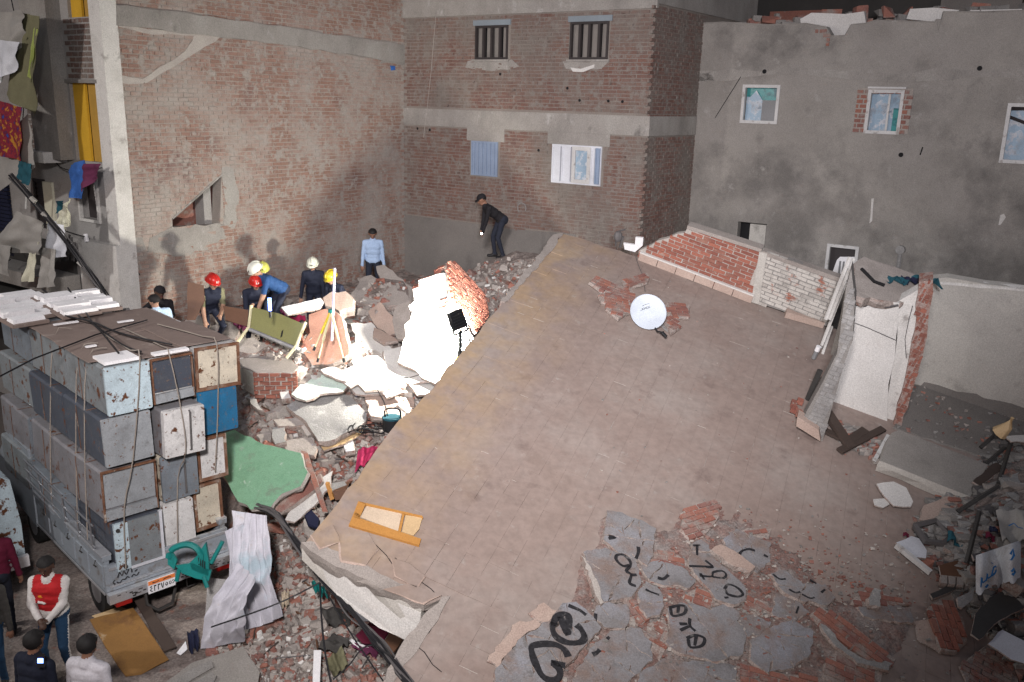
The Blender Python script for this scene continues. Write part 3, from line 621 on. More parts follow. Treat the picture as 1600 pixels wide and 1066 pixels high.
mb = MB(); wd = G5[1]-G5[0]; wbox(mb, (G5[0]+wd*.42, G5[1]-.02, G5[2], G5[3]-.03), P2, DC, nC, -.18, -.02); part('post', mb, 'plaster_pale', gb)
mb = MB()
for pix in ([(1362, 311), (1366, 310), (1363, 345), (1359, 349)], [(1563, 336), (1569, 334), (1572, 340), (1564, 351), (1560, 352)]): mb = MB(); patch(mb, pix, P2, DC, nC, .024, jg=.01); part('paint_mark', mb, 'plaster_white', gb)
mb = MB(); mb.tube([wp(wc(u, v, P2, DC), P2, DC)+nC*.02 for u, v in ((1158, 120), (1138, 152), (1118, 184))], .008, 4); mb.tube([wp(wc(u, v, P2, DC), P2, DC)+nC*.02 for u, v in ((1442, 230), (1438, 242))], .015, 4); part('crack', mb, 'dark_void', gb)
mb = MB()
for u, v in ((1195, 112), (1531, 107), (1408, 242)): mb.disc(wp(wc(u, v, P2, DC), P2, DC)+nC*.025, nC, .05, .02, 10)
part('pipe_hole', mb, 'dark_void', gb, kind='stuff')
mb = MB(); p = wp(wc(1408, 390, P2, DC), P2, DC); mb.tube([p-nC*.05, p+nC*.12], .1, 10); mb.tube([p+nC*.05-Z*.4, p+nC*.05], .05, 8); part('vent_pipe', mb, 'concrete_grey', gb)
# roof clutter and whitewashed parapets behind the broken top edge, then the dark house beyond
mb = MB()
for pix, d in (([(1250, 30), (1268, 20), (1320, 22), (1350, 18), (1353, 36), (1330, 42), (1322, 60), (1300, 58), (1292, 42), (1252, 40)], .35), ([(1416, 30), (1422, 14), (1460, 12), (1500, 16), (1476, 24), (1468, 52), (1460, 34)], .35), ([(1516, 16), (1600, 14), (1660, 10), (1660, 24), (1516, 24)], .35)):
    pts = [wp(q, P2-nC*d, DC) for q in wpoly(pix, P2-nC*d, DC)]; mb = MB(); mb.prism(pts, -nC*.12); part('inner_parapet', mb, 'plaster_white', gb)
bh = thing('house', 'dark half built house beyond the broken parapet of the plastered house', 'house', P2-nC*7)
mb = MB(); Q = P2-nC*6; wbox(mb, (-9, 22, 0, 14), Q, DC, nC, -5, 0); part('wall', mb, 'cloth_dark', bh)
for k, (s0, s1, z0, z1, mt) in enumerate(((-.4, 1.4, 8.5, 10.2, 'brick_rubble'), (2.0, 3.2, 8.5, 9.9, 'concrete_foot'), (4.2, 6.1, 8.5, 10.4, 'concrete_foot'), (6.6, 7.0, 8.5, 11, 'dust_grey'), (8.2, 10.5, 8.5, 10.1, 'concrete_foot'))):
    mb = MB(); wbox(mb, (s0, s1, z0, z1), Q, DC, nC, .01, .5); part('parapet_block', mb, mt, bh)
mb = MB()
for k in range(110):
    s = U_(0.1, 10); c_ = P2+DC*s-nC*U_(.5, 1.3)+Z*(top[0][1]-.1+U_(0, .3)); vs, fs = chunkmesh((U_(.05, .26), U_(.06, .2), U_(.05, .2)), seed=k); mb.add([V(v)+c_ for v in vs], fs, k % 2)
solo('roof_debris', 'broken masonry lying on the roof behind the plastered house parapet', 'debris', mb, ['dust_grey', 'brick_rubble'], kind='stuff')
mb = MB(); wbox(mb, (-.1, 10, 8.72, 8.86), P2, DC, nC, -5.9, -.42); part('roof', mb, 'dust_grey', gb)
# ------------------------------------------------------------------ the collapsed roof
RT0 = at(880, 365, 18.5); RN = V((.142183, -.3525, .92495)).normalized()
def rp(u, v, h=0.0): return onp(u, v, RT0+RN*h, RN)
RL = rp(475, 850); E1 = (RT0-RL).normalized(); E2 = E1.cross(RN).normalized()
def ab(p): q = p-RL; return (q.dot(E1), q.dot(E2))
def rq(a, b, h=0.0): return RL+E1*a+E2*b+RN*h
outpx = [(475, 850), (500, 822), (540, 764), (568, 732), (612, 672), (660, 622), (700, 574), (770, 490), (830, 422), (880, 365), (910, 372), (940, 384), (970, 392), (1003, 403), (1172, 470), (1290, 507), (1420, 560), (1600, 640), (1900, 760), (1900, 1300), (470, 1250), (600, 1066), (640, 990), (692, 934), (664, 944), (600, 918), (540, 884), (500, 866)]
RPOLY = [ab(rp(u, v)) for u, v in outpx]
roof = thing('collapsed_roof', 'large tiled roof slab collapsed at a slant across the middle of the site', 'roof', RL)
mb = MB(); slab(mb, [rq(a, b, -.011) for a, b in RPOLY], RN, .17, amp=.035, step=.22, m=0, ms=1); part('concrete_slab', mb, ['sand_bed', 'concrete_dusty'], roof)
TS = .30
sandy = [ab(rp(u, v)) for u, v in ((475, 850), (540, 764), (612, 672), (700, 574), (770, 490), (800, 470), (820, 520), (760, 640), (700, 760), (690, 860), (640, 900), (560, 880))]
tl = []
nb = noise.noise
for i in range(-16, 36):
    for j in range(-2, 46):
        a, b = i*TS*1.0+.15, j*TS+.15
        if not all(inpoly(a+da, b+db, RPOLY) for da in (-.14, .14) for db in (-.14, .14)): continue
        if b < .5 and R_() < .25: continue
        u, v, d = px(rq(a, b)); 
        if u > 1750 or v > 1180 or u < 300: continue
        tl.append((d, a, b, inpoly(a+.4*nb((a, b, 1)), b+.4*nb((a, b, 9)), sandy)))
tl.sort(key=lambda q: q[0] if px(rq(q[1], q[2]))[1] < 1075 else 90+q[0])
tv = {}
for s in (0, 1):
    tv[s] = []
    for k in range(6):
        mb = MB(); h = TS/2-U_(.0004, .0012); mb.hexa([V((x, y, -.028)) for x, y in ((-h, -h), (h, -h), (h, h), (-h, h))], [V((x+U_(-.003, .003), y+U_(-.003, .003), U_(-.0015, .0015))) for x, y in ((-h, -h), (h, -h), (h, h), (-h, h))], 0, k/6)
        tv[s].append(mb.mesh('tile', ('tile')))
re = Matrix((E1, E2*-1, RN)).transposed().to_euler()
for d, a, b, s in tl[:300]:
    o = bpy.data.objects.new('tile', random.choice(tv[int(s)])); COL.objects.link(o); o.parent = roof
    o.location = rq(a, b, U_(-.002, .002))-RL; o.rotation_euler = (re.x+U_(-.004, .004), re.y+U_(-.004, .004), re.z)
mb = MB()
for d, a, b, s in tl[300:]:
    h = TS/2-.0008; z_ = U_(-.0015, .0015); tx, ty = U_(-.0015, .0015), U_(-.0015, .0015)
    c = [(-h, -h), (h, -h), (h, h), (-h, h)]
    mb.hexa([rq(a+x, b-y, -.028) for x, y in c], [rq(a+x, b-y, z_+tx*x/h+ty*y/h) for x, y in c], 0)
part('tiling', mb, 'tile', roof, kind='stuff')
# white mortar left standing in a few joints, and small crumbs
mb = MB()
for k in range(200):
    i, j = random.randint(-8, 32), random.randint(1, 40); a, b = i*TS, j*TS
    if not inpoly(a, b, RPOLY): continue
    L_ = U_(.04, .26); q = [rq(a, b, .002), rq(a+L_, b, .002)] if R_() < .5 else [rq(a, b, .002), rq(a, b+L_, .002)]
    mb.tube(q, U_(.0015, .0035), 4)
part('joint_mortar', mb, 'mortar_pale', roof, kind='stuff')
# fascia hanging under the near edge
def fas(u, v, h): return rp(u, v, h)
mb = MB(); fp = [(478, 853), (540, 887), (600, 920), (664, 947), (690, 936)]
pts = [rp(u, v, -.10)+V((-.035, -.075, 0)) for u, v in fp[:4]]
DN = V((0, 0, -1))-RN*.35; DN.normalize()
n_ = (pts[-1]-pts[0]).cross(DN).normalized()
if n_.y > 0: n_ = -n_
top_ = jag([p for p in pts], 9, 0, RN)
lo = [pts[0]+DN*.16, pts[1]+DN*.42, pts[2]+DN*.50, pts[3]+DN*.52]
mb.prism(pts+lo[::-1], -n_*.10); 
part('fascia', mb, 'plaster_pale', roof)
mb = MB(); w_ = [pts[0].lerp(pts[3], .17)+DN*.03, pts[1].lerp(pts[2], .0)+DN*.06, pts[1].lerp(pts[2], .55)+DN*.03, pts[3]+DN*.05, lo[3]+DN*.01, lo[2]+DN*.015, lo[1]+DN*.01, pts[0].lerp(pts[3], .2)+DN*.22]
mb.prism(jag([p+n_*.012 for p in w_], .15, .014, n_), -n_*.03); part('plaster_coat', mb, 'plaster_white', roof)
mb = MB(); slab(mb, [rp(u, v, .012) for u, v in ((470, 848), (486, 846), (560, 878), (640, 916), (690, 930), (664, 946), (600, 922), (540, 890), (486, 862))], RN, .20, amp=.03, step=.12); part('edge_concrete', mb, ['concrete_dusty', 'concrete_dusty'], roof)
mb = MB(); slab(mb, [rp(u, v, .01) for u, v in ((690, 932), (704, 932), (672, 984), (632, 1040), (600, 1082), (588, 1080), (640, 990))], RN, .24, amp=.025, step=.12); part('edge_concrete', mb, ['concrete_dusty', 'concrete_dusty'], roof)
mb = MB(); slab(mb, [rp(u, v, .012) for u, v in ((880, 363), (862, 392), (830, 428), (790, 472), (782, 470), (826, 418), (866, 366))], RN, .22, amp=.03, step=.1); part('edge_concrete', mb, ['concrete_dusty', 'break_face'], roof)
# cracks across the corner
mb = MB()
for ln in (((586, 850), (604, 868), (612, 882)), ((618, 873), (640, 890), (656, 908), (672, 922), (684, 930)), ((500, 866), (530, 876), (556, 886)), ((644, 1004), (662, 1020), (674, 1040), (690, 1052)), ((700, 930), (690, 955), (670, 990))):
    mb.tube([rp(u+U_(-2, 2), v+U_(-2, 2), .003) for u, v in ln], .006, 4)
part('crack', mb, 'dark_void', roof)
mb = MB()
for pix in (((530, 842), (575, 832), (590, 858), (570, 882), (534, 876)), ((612, 872), (640, 880), (664, 900), (650, 918), (618, 900)), ((486, 836), (520, 820), (532, 846), (500, 856)), ((600, 920), (640, 912), (690, 930), (660, 942))):
    slab(mb, [rp(u, v, .028) for u, v in pix], RN, .026, .01, .1)
part('broken_tile', mb, ['tile', 'concrete_warm'], roof)

# ------------------------------------------------------------------ parapets and the stair room still standing on it
def upplane(u, v): P = rp(u, v); return P, -E1
def pw(u, v, P, n): return onp(u, v, P, n)
pa, pb = rp(1000, 404), rp(1172, 470); SP = (pb-pa).normalized(); pn = SP.cross(RN).normalized()
if pn.y > 0: pn = -pn
def pst(u, v, off=0): q = onp(u, v, pa+pn*off, pn)-pa; return (q.dot(SP), q.dot(RN))
out1 = [pst(*q) for q in ((998, 402), (998, 392), (1016, 384), (1028, 376), (1044, 372), (1056, 366), (1070, 364), (1074, 356), (1190, 393), (1176, 470))]
par = thing('parapet_wall', 'broken stepped parapet of bright red brick on the edge of the collapsed roof', 'parapet', pa)
mb = MB(); mb.prism([pa+SP*s+RN*t for s, t in out1], -pn*.12); wl = part('backing', mb, 'mortar_pale', par)
bricks(par, pa, SP, RN, pn, -.05, out1[-1][0]+.1, .02, 1.6, lambda s, t: inpoly(s, t, out1), L=.235, H=.062, J=.018, D=.06, mats='brick_red')
mb = MB(); c0, c1 = [pa+SP*s+RN*t for s, t in (out1[7], out1[8])]; mb.hexa([c0+pn*.05, c1+pn*.05, c1-pn*.17, c0-pn*.17], [p+RN*.07 for p in (c0+pn*.05, c1+pn*.05, c1-pn*.17, c0-pn*.17)]); part('coping', mb, 'concrete_dusty', par)
mb = MB(); q0, q1 = pa-SP*.02, pb+SP*.04
for k in range(6):
    a, b = q0.lerp(q1, k/6+.003), q0.lerp(q1, (k+1)/6-.003); mb.hexa([a+pn*.02, b+pn*.02, b+pn*.09, a+pn*.09], [p+RN*.155 for p in (a+pn*.02, b+pn*.02, b+pn*.07, a+pn*.07)])
part('skirting', mb, 'concrete_warm', par)
mb = MB(); mb.hexa([q0+pn*.015, q1+pn*.015, q1+pn*.08, q0+pn*.08], [p+RN*.03 for p in (q0+pn*.015, q1+pn*.015, q1+pn*.08, q0+pn*.08)])
mb.v = [p+RN*.152 for p in mb.v]; part('mortar_lip', mb, 'plaster_white', par)
# white washed continuation
out2 = [pst(*q) for q in ((1177, 471), (1191, 394), (1240, 408), (1322, 440), (1312, 470), (1292, 510), (1240, 492))]
pr2 = thing('parapet_wall', 'whitewashed brick parapet between the red brick parapet and the leaning door', 'parapet', pb)
mb = MB(); mb.prism([pa+SP*s+RN*t for s, t in out2], -pn*.12); part('backing', mb, 'dust_grey', pr2)
bricks(pr2, pa, SP, RN, pn, out2[0][0]-.1, out2[3][0]+.2, -.4, 1.6, lambda s, t: inpoly(s, t, out2), L=.235, H=.062, J=.018, D=.06, mats='brick_whitewash')
mb = MB(); jc = [pst(*q) for q in ((1174, 471), (1187, 392), (1199, 396), (1186, 475))]; mb.prism([pa+SP*s+RN*t+pn*.03 for s, t in jc], -pn*.1); part('pier', mb, 'plaster_pale', pr2)
mb = MB(); jc = [pst(*q) for q in ((1192, 392), (1192, 398), (1322, 444), (1322, 437))]; mb.prism([pa+SP*s+RN*t+pn*.02 for s, t in jc], -pn*.17); part('coping', mb, 'concrete_dusty', pr2)
mb = MB(); mb.prism([rp(u, v, .14)+pn*.05 for u, v in ((1230, 476), (1288, 492), (1290, 503), (1230, 486))], -RN*.13); solo('skirting_stone', 'loose tan skirting block at the foot of the whitewashed parapet', 'stone', mb, 'concrete_warm')
# fallen white door piece on the roof edge
mb = MB(); P = rp(985, 392); mb.prism([onp(u, v, P+E1*.05, -E1) for u, v in ((974, 380), (992, 383), (993, 371), (1005, 372), (1004, 384), (992, 394), (976, 390))], E1*.05)
solo('broken_board', 'white broken L-shaped board at the stepped end of the red parapet', 'board', mb, 'foam_white')
mb = MB(); P = rp(962, 384); mb.tube([P, P+RN*.3+E2*-.06, P+RN*.42+E2*.1], .02, 5); mb.tube([P+E2*.1, P+RN*.25+E2*.1], .03, 5); mb.ball(P+RN*.22, (.09, .05, .12), 8, 6); solo('bent_metal', 'tangle of dark bent metal at the far edge of the collapsed roof', 'scrap', mb, 'cable_grey')

def wallprism(pix, base, dep, off=0, jg=.0):
    P = rp(*base)+E1*off; pts = [onp(u, v, P, E1) for u, v in pix]
    return (jag(pts, .2, jg, -E1) if jg else pts), E1*dep
hut = thing('stair_room', 'wrecked white plastered stair room standing at the right of the collapsed roof', 'room', rp(1300, 660))
# leaning brick jamb
jp, jv = wallprism([(1247, 668), (1285, 690), (1302, 630), (1320, 566), (1332, 532), (1336, 470), (1330, 420), (1322, 450), (1308, 552), (1284, 600), (1262, 640)], (1262, 682), .3)
mb = MB(); mb.prism(jp, jv); jw = part('jamb_wall', mb, 'dust_grey', hut)
jP = rp(1262, 682); JS = E2; 
def jst(p): q = p-jP; return (q.dot(JS), q.dot(RN))
jpoly = [jst(p) for p in jp]
bricks(hut, jP, JS, RN, -E1, -.6, 1.6, .1, 3.6, lambda s, t: inpoly(s, t, jpoly), L=.15, H=.07, J=.012, D=.05, mats='concrete_grey', wob=.008)
mb = MB(); p_, v_ = wallprism([(1244, 666), (1282, 690), (1279, 672), (1246, 651)], (1262, 684), .2, -.08); mb.prism(p_, v_); part('skirting', mb, 'concrete_warm', hut)
mb = MB(); p_, v_ = wallprism([(1302, 636), (1294, 640), (1320, 560), (1333, 532), (1335, 462), (1405, 474), (1398, 560), (1388, 600), (1386, 662), (1340, 652)], (1340, 655), .12, .25, .006); mb.prism(p_, v_); part('white_wall', mb, 'plaster_white', hut)
mb = MB(); p_, v_ = wallprism([(1405, 470), (1436, 452), (1440, 470), (1412, 640), (1404, 662), (1383, 661), (1390, 600), (1400, 545)], (1394, 663), .22, .12, .008); mb.prism(p_, v_); part('white_pier', mb, 'column_white', hut)
ep, ev = wallprism([(1436, 440), (1458, 438), (1446, 540), (1428, 600), (1408, 668), (1394, 668), (1412, 600), (1428, 520)], (1400, 668), .3, .06, .02); mb = MB(); mb.prism(ep, ev); part('broken_brick_edge', mb, 'broken_edge', hut)
eP = rp(1400, 668)+E1*.06; epoly = [((p-eP).dot(E2), (p-eP).dot(RN)) for p in ep]
bricks(hut, eP, E2, RN, -E1, -.6, 1.4, .05, 3.4, lambda s, t: inpoly(s, t, epoly) and R_() < .8, L=.085, H=.06, J=.02, D=.06, mats='brick_red', wob=.015)
mb = MB()
P = rp(1340, 655)+E1*.25-E1*.012
for ln, r in ((((1336, 505), (1355, 512), (1400, 532)), .007), (((1336, 476), (1352, 478), (1362, 472), (1384, 480), (1404, 477)), .02), (((1426, 478), (1420, 500), (1414, 530), (1416, 560)), .006)):
    mb.tube([onp(u, v, P if u < 1407 else rp(1394, 663)+E1*.11, E1) for u, v in ln], r, 5)
part('crack', mb, 'cable_grey', hut)
tp = onp(1370, 462, rp(1340, 655)+E1*.25, E1)
mb = MB(); slab(mb, [onp(u, v, tp, RN+V((0, -.18, 0))) for u, v in ((1334, 412), (1352, 402), (1400, 418), (1446, 436), (1436, 456), (1406, 473), (1372, 468), (1336, 462))], RN, .18, .04, .12, 0, 1); part('roof_slab', mb, ['concrete_dusty', 'break_face'], hut)
mb = MB(); mb.tube([onp(u, v, tp+RN*.02, RN+V((0, -.18, 0))) for u, v in ((1346, 420), (1356, 430), (1366, 440), (1382, 446))], .03, 5); part('gap', mb, 'dark_void', hut)
gp, gv = wallprism([(1452, 436), (1480, 434), (1540, 444), (1600, 452), (1720, 470), (1720, 700), (1612, 646), (1540, 625), (1418, 598), (1436, 560), (1446, 500)], (1420, 598), .16, 0, .01)
gw = thing('plastered_wall', 'pale grey plastered wall standing behind the white pier at the far right', 'wall', gp[0])
mb = MB(); mb.prism(gp, gv); part('wall', mb, 'plaster_pale', gw)
mb = MB(); P = rp(1420, 598); mb.prism(jag([onp(u, v, P-E1*.02, E1) for u, v in ((1452, 440), (1600, 452), (1720, 470), (1720, 474), (1600, 456), (1456, 444))], .2, .012, E1), E1*.1+RN*.02); part('broken_top', mb, 'column_white', gw)
mb = MB(); mb.prism(jag([onp(u, v, P-E1*.012, E1) for u, v in ((1436, 606), (1444, 598), (1560, 626), (1720, 668), (1720, 720), (1600, 660), (1420, 612))], .2, .03, E1), E1*.012); part('damp_band', mb, 'concrete_foot', gw)
mb = MB(); slab(mb, [rp(u, v, .03) for u, v in ((1396, 668), (1412, 604), (1440, 602), (1612, 648), (1640, 700), (1545, 716), (1470, 692))], RN, .08, .03, .15); solo('floor_slab', 'dark damp floor screed below the pale grey wall', 'floor', mb, ['concrete_foot', 'concrete_foot'])
mb = MB()
for k in range(150):
    u, v = U_(1400, 1600), U_(600, 720); vs, fs = chunkmesh((U_(.012, .05), U_(.012, .04), U_(.01, .03)), n=9, seed=k+300); p = rp(u, v, .04); mb.add([V(x)+p for x in vs], fs, k % 3)
solo('floor_crumbs', 'crumbs of plaster and brick on the damp floor by the kerb', 'crumbs', mb, ['dust_grey', 'concrete_dusty', 'brick_rubble'], kind='stuff')
# low plastered kerb in front
kb = thing('kerb_block', 'low grey plastered kerb with tan skirting in front of the damp floor', 'kerb', rp(1380, 712))
mb = MB(); kp = [(1393, 664), (1405, 660), (1544, 714), (1516, 764), (1374, 708)]; kz = [rp(u, v+12, .24) for u, v in kp]; slab(mb, kz, RN, .235, .012, .2, 0, 1, .01); part('block', mb, ['plaster_grey', 'plaster_pale'], kb)
mb = MB(); a, b = rp(1371, 722), rp(1512, 772)
n2 = (b-a).cross(RN).normalized(); n2 = -n2 if n2.y > 0 else n2
for k in range(5):
    p, q = a.lerp(b, k/5+.003), a.lerp(b, (k+1)/5-.003); mb.hexa([p, q, q+n2*.03, p+n2*.03], [x+RN*.15 for x in (p, q, q+n2*.025, p+n2*.025)])
part('skirting', mb, 'concrete_warm', kb)
mb = MB(); p, q = a+RN*.152+n2*.004, b+RN*.152+n2*.004; mb.tube([p.lerp(q, k/14)+RN*U_(0, .02) for k in range(15)], .022, 5); part('mortar_lip', mb, 'mortar_pale', kb)
# leaning door with metal frame left of the jamb
mb = MB()
P = rp(1276, 560)
for (u0, v0, u1, v1, r) in ((1290, 500, 1328, 402, .035), (1296, 500, 1334, 404, .03), (1284, 540, 1322, 440, .03), (1276, 580, 1300, 510, .025), (1267, 600, 1290, 520, .02)):
    mb.tube([onp(u0, v0, P, E1), onp(u1, v1, P+E1*.6, E1)], r, 5)
dr = solo('leaning_bars', 'leaning door frame of peeling white and red bars beside the whitewashed parapet', 'metal bars', mb, 'plaster_white')
mb = MB(); mb.prism([onp(u, v, P+E1*.3, E1) for u, v in ((1296, 560), (1286, 600), (1276, 640), (1290, 640), (1312, 552), (1330, 440), (1322, 446), (1312, 500))], E1*.1); solo('leaning_sheet', 'grey panel leaning behind the peeling door frame bars', 'panel', mb, 'plaster_grey')
mb = MB(); q = rp(1271, 560, .05); mb.tube([q, q+RN*.16], .04, 8, 0); mb.tube([q+RN*.17, q+RN*.27], .045, 10, 1); solo('plastic_jar', 'small white capped jar on the roof by the leaning door frame', 'jar', mb, ['glass_grey', 'foam_white'])
mb = MB(); q = rp(1262, 625); mb.tube([q, q+RN*.55+E1*.15], .05, 5); solo('dark_post', 'short dark post standing left of the leaning brick jamb', 'post', mb, 'dark_metal')
bk = MB()
for k in range(5): bk.box(rp(1238+U_(0, 14), 626+U_(0, 22), .05+.03*k), (U_(.08, .16), .1, .07), (E1, E2, RN), 0)
solo('brick_fragment', 'small red broken bricks beside the leaning jamb of the stair room', 'bricks', bk, 'brick_red')
pk = [(1290, 640, 1330, 700, .07), (1312, 705, 1380, 670, .05), (1326, 690, 1352, 672, .06), (1288, 672, 1330, 692, .05), (1366, 720, 1388, 680, .025)]
lbs = ['dark brown plank leaning down inside the stair room doorway', 'long bowed plank lying across the stair room doorway rubble', 'short tan plank end in the doorway rubble', 'black slatted wood by the leaning brick jamb', 'thin white rod standing in the doorway rubble']
for (u0, v0, u1, v1, r), l in zip(pk, lbs):
    mb = MB(); a, b = rp(u0, v0, .3 if v0 < 660 else .1), rp(u1, v1, .1); d = (b-a).normalized(); mb.box((a+b)/2, ((b-a).length, r*2.4, r*.8), (d, RN.cross(d).normalized(), d.cross(RN.cross(d)).normalized())); solo('plank' if r > .03 else 'rod', l, 'plank', mb, 'wood_dark' if r > .03 else 'white_paint')
mb = MB()
for k in range(70):
    u = U_(1310, 1385); v = 668+(u-1310)*.55+U_(-14, 22); vs, fs = chunkmesh((U_(.03, .11), U_(.03, .09), U_(.02, .07)), seed=k+50); p = rp(u, v, .03); mb.add([V(x)+p for x in vs], fs, k % 3)
solo('doorway_rubble', 'crumbled brick and mortar heaped in the stair room doorway', 'rubble', mb, ['dust_grey', 'brick_rubble', 'concrete_dusty'], kind='stuff')
mb = MB(); P_ = onp(1410, 440, tp+RN*.05, RN); 
for k in range(3): cloth(mb, [P_+V((-.35+.25*k, .1, .02*k)), P_+V((-.05+.25*k, 0, .06)), P_+V((.05+.25*k, -.25, .02)), P_+V((-.3+.25*k, -.2, .05))], 8, 8, .06, 2, k, k % 2)
solo('rag', 'crumpled dark teal cloth on the wrecked stair room roof', 'rag', mb, ['cloth_teal', 'cloth_navy'])

# ------------------------------------------------------------------ satellite dish
dc = rp(1013, 487, .26); dn = (V((-.10, -.80, .60))).normalized(); dx = dn.cross(Z).normalized()*-1; dy = dn.cross(dx); 
dx = V((1, 0, 0))-dn*dn.x; dx.normalize(); dy = dn.cross(dx).normalized()
dx, dy = dx*math.cos(.33)+dy*math.sin(.33), dy*math.cos(.33)-dx*math.sin(.33)
ds = thing('satellite_dish', 'white offset satellite dish lying on the collapsed roof with black arm', 'satellite dish', rp(1013, 492))
mb = MB(); n = 36; rings = 7; P = []
for i in range(rings+1):
    r = i/rings
    for k in range(n): t = 2*math.pi*k/n; P.append(dc+dx*math.cos(t)*r*.315+dy*math.sin(t)*r*.345-dn*.055*(1-r*r))
fs = [(i*n+k, i*n+(k+1) % n, (i+1)*n+(k+1) % n, (i+1)*n+k) for i in range(rings) for k in range(n)]
mb.add(P, fs); mb.add([p-dn*.008 for p in P], [f[::-1] for f in fs]); rim = [P[rings*n+k % n] for k in range(n+1)]; mb.tube(rim, .007, 5)
part('reflector', mb, 'dish_white', ds, smooth=True)
mb = MB(); e = dc-dy*.34; mb.tube([e, e-dy*.10+dn*.07, e-dy*.16+dn*.12+dx*.06], .014, 6); part('arm', mb, 'cable_black', ds)
mb = MB(); q = e-dy*.17+dn*.12+dx*.06; mb.tube([q, q-dy*.1+dx*.04], .03, 10); mb.tube([q+dy*.012, q+dy*.0], .036, 10); part('receiver', mb, 'black_plastic', ds)
mb = MB(); mb.tube([dc-dn*.06, dc-dn*.16, dc-dn*.22-dy*.15], .022, 6); mb.box(dc-dn*.09, (.14, .14, .06), (dx, dy, dn)); part('bracket', mb, 'dark_metal', ds)
def textobj(name, txt, parent, mtl, org, X, Y, size, ext=.001, local_off=None):
    c = bpy.data.curves.new(name, 'FONT'); c.body = txt; c.size = size; c.extrude = ext; c.align_x = 'CENTER'
    tmp = bpy.data.objects.new(name, c); COL.objects.link(tmp); dg = bpy.context.evaluated_depsgraph_get(); dg.update()
    me = bpy.data.meshes.new_from_object(tmp.evaluated_get(dg)); bpy.data.objects.remove(tmp); me.materials.clear(); me.materials.append(M[mtl])
    o = bpy.data.objects.new(name, me); COL.objects.link(o); o.parent = parent
    mm = Matrix((X, Y, X.cross(Y))).transposed().to_4x4(); mm.translation = org-root_of(parent); o.matrix_local = mm; return o
textobj('lettering', 'CAMEX', ds, 'ink_black', dc+dy*.075-dx*.03-dn*.045, dx, dy, .062)
mb = MB(); mb.tube([dc+dx*x+dy*(.145+.018*math.sin((x+.08)*16))-dn*.040 for x in [-.05+.012*k for k in range(12)]], .004, 4); part('logo_arc', mb, 'ink_black', ds)
mb = MB(); mb.prism([rp(u, v, .03) for u, v in ((1026, 500), (1040, 502), (1050, 518), (1048, 521), (1036, 512))], -RN*.02); solo('metal_plate', 'pale grey metal plate on the roof below the satellite dish', 'plate', mb, 'concrete_grey')
mb = MB(); mb.tube(smoothline([rp(u, v, .012) for u, v in ((993, 400), (998, 416), (1004, 430), (1007, 446), (1008, 456))], 4), .006, 4); solo('dish_cable', 'thin dark cable running up from the satellite dish to the parapet', 'cable', mb, 'cable_grey')

# ------------------------------------------------------------------ lumps of fallen brickwork on the roof (each brick its own part)
def brickslab(pix, cdir, label, h=.10, mt='brick_rubble', base='break_face', L=.22, Hc=.07, J=.016, name='brickwork_lump', tilt=None, lim=300, zoff=0.0, group=None):
    """a fallen piece of wall lying on the roof; courses run along cdir (pixel pair)"""
    N = (RN+(tilt or V())).normalized(); c = rp(sum(p[0] for p in pix)/len(pix), sum(p[1] for p in pix)/len(pix), h+zoff)
    pts = [onp(u, v, c, N) for u, v in pix]; a, b = onp(*cdir[0], c, N), onp(*cdir[1], c, N); S = (b-a).normalized(); T = N.cross(S).normalized()
    t_ = thing(name, label, 'brickwork', c-RN*h, group)
    mb = MB(); slab(mb, [p-N*.012 for p in pts], N, h, .02, .14, 0, 1); part('mortar_bed', mb, [base, 'break_face'], t_)
    pl = [((p-c).dot(S), (p-c).dot(T)) for p in pts]
    s0, s1 = min(p[0] for p in pl), max(p[0] for p in pl); t0, t1 = min(p[1] for p in pl), max(p[1] for p in pl)
    bricks(t_, c, S, T, N, s0-.1, s1+.1, t0, t1, lambda s, t: inpoly(s, t, pl), L=L, H=Hc, J=J, D=.05, proud=.004, mats=mt, lim=lim, wob=.008)
    return t_
brickslab([(930, 430), (950, 436), (985, 452), (972, 462), (940, 454), (922, 440)], [(930, 430), (985, 452)], 'brick lump with three stepped courses at the upper left of the dish')
brickslab([(974, 436), (1012, 426), (1016, 432), (1010, 440), (976, 448)], [(974, 436), (1012, 426)], 'short brick lump just above the satellite dish')
brickslab([(934, 458), (988, 452), (996, 470), (984, 480), (940, 470)], [(934, 458), (988, 470)], 'brick lump touching the left rim of the satellite dish')
brickslab([(946, 470), (984, 478), (988, 486), (966, 496), (948, 482)], [(946, 470), (988, 480)], 'lowest brick lump left of the dish')
brickslab([(1040, 472), (1078, 476), (1076, 494), (1054, 496), (1038, 486)], [(1040, 476), (1078, 480)], 'brick lump touching the right rim of the satellite dish')
brickslab([(1036, 488), (1058, 496), (1066, 508), (1050, 520), (1040, 504)], [(1036, 490), (1062, 508)], 'brick lump right of the dish receiver')

